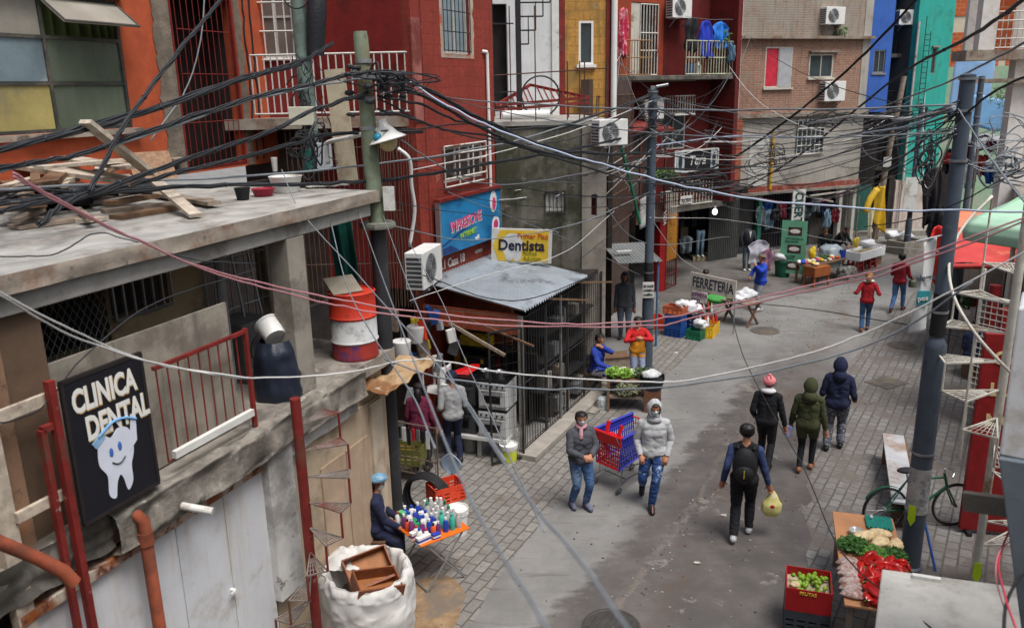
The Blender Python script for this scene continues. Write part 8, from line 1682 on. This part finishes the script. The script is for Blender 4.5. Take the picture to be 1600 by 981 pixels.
person('man in dark grey hooded jacket standing in the doorway behind the slim post', (2.95, 20.75, 0), R(170), 1.76, jacket=fab('dark_grey', (80, 84, 92)), hood=MATS['fabric_dark_grey'], hem=.72, legs=fab('blue_grey', (84, 92, 108)), shoes=shoe_b, coat=.034, vox=.014, skin=skin_d, build=1.1)
person('boy in bright blue jacket and grey trousers at the right of the hardware stall', (7.26, 23.3, 0), R(105), 1.66, wri=[(-.12, .24, 1.36), (.20, .22, .98)], elbow=[(-1, .2, -.5), (1, -.3, -.3)], jacket=fab('cobalt', (36, 70, 178)), hem=.80, legs=fab('pale_grey2', (150, 152, 164)), shoes=shoe_w, hair=hair_b, cap=fab('camo_hat', (130, 122, 100), .2, stain=S(80, 74, 60), stain_amt=.7, stain_scale=14), coat=.034, vox=.014, build=1.08)
person('woman in maroon top with black hair standing in the shop alley', (-1.62, 13.2, 0), R(-10), 1.60, jacket=fab('plum', (104, 34, 62)), hem=.80, legs=blk, shoes=shoe_b, hair=hair_m, hairlen=.22, coat=.024, vox=.012, build=1.12)
person('man in pale grey sweater and navy cap looking into the appliance shop', (-1.08, 13.5, 0), R(14), 1.70, wri=[(-.22, .16, .98), (.22, .2, 1.0)], jacket=fab('light_grey', (158, 160, 162)), hem=.84, legs=navy, shoes=shoe_b, hair=hair_m, cap=navy, coat=.026, vox=.012)
_v, Wv, Hv, _ = person('woman with shiny pale blue cap, mask and navy jacket behind the orange table', (-1.92, 10.0, 0), R(-80), 1.60, hip=.74, ank=[(-.1, .24, .085), (.1, .22, .085)], kn=(0, 1, .2), wri=[(-.2, .30, .74), (.14, .32, .76)], jacket=navy, hem=.5, legs=blk, shoes=shoe_b, hair=hair_b, hairlen=.30, mask=True, coat=.03, vox=.012, lean=6, head=(-8, -10))
MB().ball(Hv(0, -.015, .07), (.112, .112, .07), 18, 12, wob=.18).obj('shower_cap', mat('shiny_blue_cap', S(120, 166, 196), .2, .2, 14, bump=.6, spec=.7), _v, smooth=True)
t = thing('stool', 'small dark stool under the woman with the pale blue cap', 'stool', (-1.92, 9.96, 0)); MB().box(-.16, .16, -.16, .16, .56, .60).obj('seat', wood_brown, t)
for x in (-.13, .13):
    for y in (-.13, .13): MB().box(x-.02, x+.02, y-.02, y+.02, 0, .557).obj('leg', wood_brown, t)
person('dark haired seller in black jacket behind the long market table', (10.9, 28.05, 0), R(150), 1.64, lean=10, wri=[(-.16, .3, .9), (.16, .32, .9)], jacket=blk, hem=.78, legs=fab('grey_trousers', (110, 116, 126)), shoes=shoe_b, hair=hair_m, coat=.026, vox=.016, head=(30, -15))
person('seller in black leaning over the white fish box', (11.75, 29.2, 0), R(-150), 1.62, lean=38, wri=[(-.12, .62, .80), (.14, .60, .80)], jacket=blk, hem=.82, legs=blk, shoes=shoe_b, hair=hair_m, coat=.026, vox=.016, head=(0, 10))
person('person in maroon top sitting low behind the FERRETERIA board', (5.75, 23.75, 0), R(170), 1.60, hip=.48, ank=[(-.16, .4, .085), (.16, .4, .085)], kn=(0, .4, 1), wri=[(-.1, .3, .62), (.12, .32, .62)], jacket=maroon_f, hem=.34, legs=blk, shoes=shoe_b, hair=hair_m, coat=.026, vox=.016, lean=16, head=(0, -20))
t = thing('stool', 'low stool under the person behind the FERRETERIA board', 'stool', (5.75, 23.8, 0)); MB().box(-.18, .18, -.16, .16, .33, .37).obj('seat', wood, t); MB().box(-.14, .14, -.12, .12, 0, .327).obj('base', wood, t)
sg_ = G(1528, 590, .1)
person('person in navy jacket sitting with back turned beside the red stall', (sg_.x, sg_.y+.3, 0), R(-30), 1.66, hip=.52, ank=[(-.14, .42, .085), (.14, .42, .085)], kn=(0, .4, 1), wri=[(-.16, .3, .66), (.16, .3, .66)], jacket=navy, hem=.36, legs=blk, shoes=shoe_b, hair=hair_m, coat=.03, vox=.014, lean=14)
t = thing('stool', 'dark stool under the person in navy beside the red stall', 'stool', (sg_.x, sg_.y+.25, 0)); MB().box(-.18, .18, -.18, .18, .37, .41).obj('seat', wood_brown, t); MB().box(-.15, .15, -.15, .15, 0, .367).obj('base', wood_brown, t)
# ================================================================ overhead cables
wires_ = []
def wire(pts, r, m, label, group=None, n=8, name='overhead_cable'):
    P = spline(pts, n); b = MB(); k_ = len(wires_); wires_.append(1)
    P = [p+Vector((0, 0, .9*r*noise.noise(Vector((i*.9, k_, 0)))+.5*min(.05, r*4)*noise.noise(Vector((i*.31, k_*3.7, 5)))))*(1 if 0 < i < len(P)-1 else 0) for i, p in enumerate(P)]
    if r > .018:
        for q in range(4): b.tube([p+Vector((math.cos(i*.55+q*1.571), 0, math.sin(i*.55+q*1.571)))*r*.75 for i, p in enumerate(P)], r*.52, 5)
        for i in range(4, len(P)-2, 7): b.tube([P[i], P[i].lerp(P[i+1], .12)], r*1.45, 6)
    else: b.tube(P, r, 6)
    return tag(b.obj(name, m, smooth=True), label, 'cable', group)
A = lambda *q: [at(*p) for p in q]
pink = mat('pink_cable', S(176, 124, 130), .5, .08, bump=0); wht = mat('white_cable', S(200, 200, 198), .5, .08, bump=0); bluew = mat('pale_blue_cable', S(164, 176, 198), .5, .12, bump=0)
g1 = 'black cables from the left edge to the green poles'
wire(A((-80, 250, 7), (0, 232, 7.6), (200, 180, 8.8), (380, 122, 10.3), (470, 96, 11.6), (520, 68, 12.4)), .024, cable_black, 'thickest black cable sweeping up from the left edge to the far green pole', g1)
wire(A((-80, 262, 6.8), (0, 236, 7.5), (200, 184, 8.7), (380, 126, 10.2), (470, 100, 11.5)), .022, cable_black, 'black cable tied just under the thickest one at the far green pole', g1)
wire(A((-80, 300, 6.5), (0, 264, 7.3), (120, 240, 8.0), (280, 188, 9.0), (400, 150, 9.8), (500, 128, 10.2), (575, 112, 10.4)), .021, cable_black, 'black cable second from top at the left, reaching the near green pole top', g1)
wire(A((-80, 305, 6.5), (0, 268, 7.3), (120, 244, 8.0), (280, 194, 9.0), (400, 154, 9.8), (500, 134, 10.2), (575, 120, 10.4)), .014, cable_grey, 'thin grey cable bound to the second black cable from the top', g1)
wire(A((60, 350, 6.6), (120, 312, 7.2), (300, 246, 8.6), (420, 206, 9.7), (500, 168, 10.2), (575, 145, 10.4)), .022, cable_black, 'black cable rising from the timber pile to the middle of the near green pole', g1)
wire(A((-60, 340, 6.5), (60, 315, 7.2), (200, 290, 8.2), (300, 264, 9.0), (450, 226, 10.0), (520, 208, 10.6), (660, 206, 11.5)), .020, cable_black, 'black cable passing below the meter box and behind the lamp shade', g1)
wire(A((-60, 300, 7), (0, 297, 7.5), (200, 286, 8.7), (480, 268, 10.2), (700, 240, 12.5), (860, 205, 15), (1015, 150, 18.3)), .014, cable_grey, 'long grey cable crossing level over the terrace slab to the slim post', g1)
wire(A((-60, 330, 6.4), (0, 318, 7), (300, 291, 8.8), (480, 288, 9.8), (620, 279, 11), (770, 255, 13), (900, 232, 15.5), (1010, 208, 18.2)), .020, cable_black, 'heavy black cable crossing level just above the slab edge to the slim post', g1)
wire(A((350, -6, 10.8), (300, 55, 9.9), (240, 130, 9.0), (185, 210, 8.3), (140, 300, 7.3)), .020, cable_black, 'dark cable slanting down across the orange wall and window corner', g1)
wire(A((320, -5, 12), (312, 70, 11.8), (290, 140, 11.6), (235, 220, 11)), .010, cable_grey, 'thin grey cord dangling before the red grille door', g1)
g2 = 'cables from the near green pole along the street'
wire(A((575, 115, 10.4), (645, 130, 10.9), (760, 190, 12.3), (850, 228, 13.8), (930, 240, 15.5), (1018, 240, 18.2)), .024, cable_black, 'thickest black bundle from the near green pole to the slim post', g2)
wire(A((578, 120, 10.4), (660, 150, 10.9), (760, 204, 12.0), (860, 240, 13.5), (1010, 262, 18.2), (1150, 262, 24), (1250, 244, 31.8)), .022, cable_black, 'black cable from the near green pole past the slim post to the brick house', g2)
wire(A((640, 128, 10.7), (700, 165, 10.6), (780, 205, 10.5), (900, 245, 10.3), (1010, 276, 10.1), (1140, 305, 9.9), (1300, 322, 9.6), (1480, 330, 9.3), (1680, 332, 8.9)), .0125, bluew, 'thick pale blue cable sagging right across the whole street')
wire(A((590, 150, 10.4), (660, 165, 11), (720, 190, 12), (800, 202, 13.5), (900, 190, 15.5), (1016, 148, 18.2)), .018, cable_black, 'black cable dipping from the near green pole up to the slim post top', g2)
wire(A((590, 155, 10.4), (700, 205, 11.6), (830, 225, 13.6), (930, 205, 15.6), (1016, 156, 18.2)), .012, cable_black, 'thinner black cable hanging lowest of those to the slim post top', g2)
wire(A((590, 170, 10.4), (640, 185, 10.8), (700, 205, 11.8), (770, 215, 13), (920, 262, 15.5), (1030, 288, 18.5), (1180, 280, 27)), .018, cable_black, 'black cable with splices running low past the corner air conditioner', g2)
wire(A((596, 205, 10.3), (660, 200, 11), (770, 190, 13)), .012, cable_black, 'short black cable from the lamp to the red brick wall', g2)
wire(A((620, 215, 10.6), (680, 255, 11.5), (740, 285, 13), (830, 285, 14.5), (950, 262, 16.5), (1080, 232, 24)), .010, cable_grey, 'thin grey cable drooping past the blue billboard', g2)
rw_ = random.Random(77)
# street mesh of thin lines between posts and house fronts
slim = [(1016, 150, 18.3), (1018, 165, 18.3), (1016, 205, 18.3), (1014, 240, 18.3)]; thick_ = [(1496, 165, 9.85), (1492, 180, 9.85), (1490, 205, 9.85)]
front = [(1150, 172, 31), (1190, 215, 31.4), (1260, 195, 32), (1290, 205, 32.2), (1330, 180, 33), (1215, 100, 31.6), (1170, 60, 31), (1400, 175, 36), (1440, 150, 36)]
dark = [(965, 90, 24.5), (960, 210, 24.5), (1040, 215, 25.5), (1100, 200, 26.5), (1140, 110, 27), (1075, 290, 26), (985, 300, 24)]
mossy_ = [(800, 290, 17.1), (870, 300, 17.15), (935, 320, 17.25), (770, 320, 16.9)]
red_ = [(700, 150, 15.2), (640, 260, 14.2), (690, 300, 15), (755, 240, 16)]
nm_t = {'s': 'the slim post', 't': 'the thick right post', 'f': 'the brick and blue fronts', 'd': 'the maroon house', 'm': 'the mossy concrete house', 'r': 'the red brick house'}
pools = {'s': slim, 't': thick_, 'f': front, 'd': dark, 'm': mossy_, 'r': red_}
plan = [('s', 't', 5), ('s', 'f', 8), ('t', 'f', 12), ('t', 'd', 7), ('s', 'd', 7), ('m', 's', 6), ('m', 'd', 4), ('r', 's', 5), ('r', 't', 3), ('m', 't', 3), ('d', 'f', 6)]
mm_ = [cable_black, cable_grey, cable_grey, cable_black, wht, cable_grey, cable_black]
for a_, c_, cnt in plan:
    for k in range(cnt):
        p = rw_.choice(pools[a_]); q = rw_.choice(pools[c_]); j = lambda v: (v[0]+rw_.uniform(-6, 6), v[1]+rw_.uniform(-9, 9), v[2])
        P0, P1 = at(*j(p)), at(*j(q)); sg = rw_.uniform(.01, .07)*(P1-P0).length; mt_ = rw_.choice(mm_); cn = {'black_cable': 'black', 'grey_cable': 'grey', 'white_cable': 'white'}[mt_.name]
        pts = [P0.lerp(P1, t_)-Vector((0, 0, 4*sg*t_*(1-t_))) for t_ in (0, .2, .4, .6, .8, 1)]
        wire(pts, rw_.choice([.005, .006, .007, .009, .013])*(1 if c_ != 'f' else 1.25), mt_, f'{cn} cable strung from {nm_t[a_]} to {nm_t[c_]}', f'cables between {nm_t[a_]} and {nm_t[c_]}', 4)
g3 = 'cables fanning from the thick right post'
wire(A((1640, -30, 8), (1520, 55, 12), (1400, 122, 18), (1250, 242, 25), (1155, 300, 29)), .022, cable_black, 'dark cable falling from the upper right corner across the turquoise house', g3)
wire(A((1450, -20, 20), (1340, 95, 22), (1240, 180, 24), (1150, 245, 26), (1080, 275, 26.5)), .028, cable_black, 'thick dark cable slanting across the brick house front', g3)
wire(A((1640, 45, 9), (1500, 120, 13), (1420, 152, 18), (1310, 190, 25), (1215, 215, 31)), .016, cable_grey, 'grey cable crossing the turquoise and blue houses to the brick house', g3)
wire(A((1490, 168, 9.8), (1420, 186, 12), (1330, 182, 16), (1250, 198, 22), (1180, 220, 27), (1100, 222, 27)), .020, wht, 'pale cable from the top of the thick post dipping to the maroon house', g3)
wire(A((1490, 172, 9.8), (1400, 200, 13), (1280, 215, 19), (1150, 212, 24), (1018, 228, 18.4)), .016, bluew, 'bluish cable from the thick post to the slim post', g3)
wire(A((1497, 170, 9.8), (1530, 220, 8.5), (1560, 265, 7.6), (1640, 360, 6)), .009, cable_grey, 'grey stay cable dropping right from the thick post', g3)
wire(A((1350, 355, 12), (1440, 340, 10), (1530, 300, 9.0), (1640, 240, 8)), .007, cable_black, 'thin black line rising to the right edge over the banner', g3)
wire(A((1140, 300, 27), (1250, 318, 26), (1330, 300, 26), (1430, 262, 20), (1490, 248, 10)), .0065, pink, 'thin pinkish line before the brick house', g3)
wire(A((1495, 190, 9.8), (1560, 140, 9.2), (1660, 100, 8.6)), .014, cable_black, 'black cable leaving the thick post for the upper right edge', g3)
g4 = 'pink cables sagging across the street'
wire(A((20, 275, 4.2), (80, 310, 4.4), (200, 370, 4.9), (340, 425, 5.5), (480, 458, 6.0), (600, 480, 6.2), (760, 498, 6.3), (900, 506, 6.2), (1020, 500, 6.1), (1100, 484, 6.0), (1300, 438, 5.7), (1400, 414, 5.5), (1680, 310, 5.0)), .0065, pink, 'upper of two pink cables sagging across the whole street', g4)
wire(A((20, 270, 4.2), (80, 306, 4.4), (200, 368, 4.9), (340, 428, 5.5), (480, 466, 6.0), (600, 490, 6.2), (760, 507, 6.3), (900, 510, 6.2), (1020, 509, 6.1), (1100, 492, 6.0), (1300, 446, 5.7), (1400, 422, 5.5), (1680, 316, 5.0)), .0065, pink, 'lower of two pink cables sagging across the whole street', g4)
wire(A((-60, 430, 3.9), (0, 462, 4.2), (150, 540, 4.9), (300, 580, 5.5), (400, 590, 5.8), (540, 583, 6.1), (640, 562, 6.2), (700, 566, 6.2), (800, 584, 6.1), (1000, 597, 5.9), (1100, 590, 5.8), (1250, 555, 5.6), (1350, 520, 5.5), (1450, 474, 5.3), (1680, 352, 4.9)), .0062, wht, 'white cable sagging across the whole street above the cart')
wire(A((-60, 425, 3.9), (0, 458, 4.2), (150, 533, 4.9), (260, 572, 5.4), (400, 591, 5.8)), .006, wht, 'thin white cord doubled along the white cable at the left')
wire(A((600, 560, 6.6), (680, 588, 6.5), (800, 604, 6.4), (900, 608, 6.3), (1050, 604, 6.1), (1250, 570, 5.8), (1400, 520, 5.6), (1520, 440, 5.3)), .0075, cable_grey, 'dark grey cable hanging just below the white one')
wire(A((1128, 440, 16), (1140, 480, 14), (1165, 565, 11), (1250, 720, 8), (1300, 835, 6.6), (1345, 895, 6.0), (1440, 970, 5.2), (1500, 1010, 4.8)), .0065, cable_black, 'thin black cable running down over the road to the kiosk roof')
wire(A((1185, 474, 17), (1300, 488, 14), (1400, 505, 11.5), (1500, 526, 9.9)), .008, cable_black, 'straight thin black cable from the hardware stall to the thick post')
g5 = 'blurred near cables dropping towards the camera'
wire(A((598, 335, 10.3), (640, 450, 7), (700, 580, 4.4), (800, 742, 2.4), (900, 868, 1.6), (1000, 1010, 1.15)), .0045, cable_grey, 'grey cable falling nearest the camera to the bottom edge, right of two', g5)
wire(A((560, 330, 10.2), (600, 440, 6.5), (660, 600, 3.6), (730, 770, 2.1), (800, 890, 1.5), (870, 1010, 1.15)), .0045, cable_grey, 'grey cable falling nearest the camera to the bottom edge, left of two', g5)
wire(A((512, 325, 9.9), (540, 440, 8.2), (580, 520, 6.8), (640, 610, 5), (680, 700, 3.6)), .006, cable_grey, 'thin grey cable hanging in front of the painted drum', g5)
wire(A((440, 265, 9.6), (470, 330, 9.2), (560, 430, 7.6), (700, 590, 5), (790, 720, 3.4)), .006, cable_grey, 'thin grey cable slanting down before the balcony column', g5)
wire(A((640, 380, 10.6), (690, 470, 9.6), (720, 545, 8.4), (790, 700, 5), (850, 830, 3)), .005, cable_grey, 'thin grey line slanting down before the air conditioner', g5)
g6 = 'thin wires over the corrugated roof'
for k, q in enumerate((((590, 310, 10.4), (700, 330, 12), (900, 345, 15.5), (1010, 320, 18.2)), ((600, 350, 10.4), (740, 375, 12.5), (900, 350, 15), (1015, 300, 18.2)), ((640, 470, 11.5), (760, 430, 12.8), (880, 395, 15), (960, 330, 17.6)), ((660, 430, 12.5), (800, 470, 13), (930, 430, 16.5)), ((700, 300, 13.2), (800, 340, 15), (900, 380, 16.5), (1000, 430, 18.2)), ((960, 260, 17.5), (1010, 330, 19), (1060, 400, 23), (1100, 425, 25)), ((900, 410, 16.2), (1000, 330, 18.5), (1100, 250, 25)), ((930, 300, 17.2), (1010, 380, 18.3), (1140, 370, 26)), ((1015, 340, 18.2), (1150, 345, 24), (1300, 375, 27), (1480, 395, 10)))):
    wire(A(*q), .006+.003*(k % 2), [cable_black, cable_grey, wht][k % 3], ('thin %s wire, %s of those looping over the corrugated roof and pavement' % (['black', 'grey', 'white'][k % 3], (ordn+['ninth'])[k])), g6)
wire(A((1590, 770, 4.6), (1588, 800, 4.5), (1572, 840, 4.4), (1560, 880, 4.2), (1570, 930, 3.6), (1590, 990, 3.2)), .006, mat('red_wire', S(190, 60, 80), .5, .05, bump=0), 'red wire hanging from the grey board over the kiosk roof', n=6, name='hanging_wire')
wire(A((1610, 780, 4.6), (1595, 830, 4.4), (1563, 860, 4.3), (1556, 900, 4.0), (1572, 960, 3.4)), .004, mat('rose_wire', S(206, 120, 130), .5, .05, bump=0), 'pale pink wire hanging from the grey board over the kiosk roof', n=6, name='hanging_wire')
wire(A((1620, 880, 4.2), (1590, 905, 3.9), (1572, 945, 3.5), (1568, 1000, 3.1)), .008, cable_black, 'black cable bending over the lower right corner', n=6, name='hanging_wire')

def tangle(px, py, Y, w, h, n, label, m=cable_black, r=.009):
    c = at(px, py, Y); b = MB(); q = random.Random(px)
    for k in range(n):
        a0 = q.uniform(0, 6.28); rw, rh_ = q.uniform(.4, 1)*w/2, q.uniform(.4, 1)*h/2; cx, cz = q.uniform(-.3, .3)*w, q.uniform(-.3, .3)*h
        b.tube(spline([Vector((cx+rw*q.uniform(.3, 1.5)*math.cos(a0+t), q.uniform(-.1, .1), cz+rh_*q.uniform(.2, 1.3)*math.sin(a0+t))) for t in (0, 1.2, 2.4, 3.6, 4.8, 5.6)], 4), q.uniform(.6, 1.5)*r, 5)
    return tag(b.obj('cable_tangle', m, loc=c), label, 'cable tangle')
tangle(1400, 190, 33, 1.6, .9, 14, 'black cable tangle before the lower turquoise wall left of the thick post', r=.018)
tangle(1300, 190, 31.2, 1.5, .6, 10, 'black cable tangle above the barred window of the brick house', r=.016)
tangle(1450, 262, 20, .45, 1.5, 14, 'hanging loops of black cable left of the thick right post', r=.014)
tangle(1085, 285, 25.2, 2.2, .7, 22, 'dense black cable tangle along the barred balcony of the maroon house', r=.014)
tangle(1575, 268, 12.5, .9, .5, 12, 'grey cable tangle at the right edge above the mint canopy', cable_grey, .012)
tangle(1200, 250, 30.6, 1.4, .9, 9, 'loose cable loops before the yellow gas pipe', r=.014)
tangle(1018, 190, 18.2, .7, .6, 10, 'black cable tangle round the top of the slim post', r=.010)
tangle(1555, 225, 14, 1.1, .8, 10, 'thin cable tangle hanging right of the thick post', cable_grey, .010)
tangle(486, 240, 11.2, .5, .7, 9, 'black cable tangle at the foot of the far green pole', r=.010)
tangle(612, 128, 10.3, .75, .3, 12, 'black cable tangle on the near green pole right side', r=.008)

for k, q in enumerate((((-20, 400, 6.0), (80, 398, 6.3), (150, 365, 6.8), (205, 376, 6.9), (300, 405, 7.2), (400, 412, 7.6)), ((0, 660, 5.2), (60, 640, 5.6), (130, 560, 6.2), (235, 478, 6.8), (400, 420, 8)))):
    wire(A(*q), .006, cable_black, ['loose black cable drooping over the slab edge at the left', 'black cable rising across the balcony behind the dental sign'][k], 'loose cables round the terrace slab')
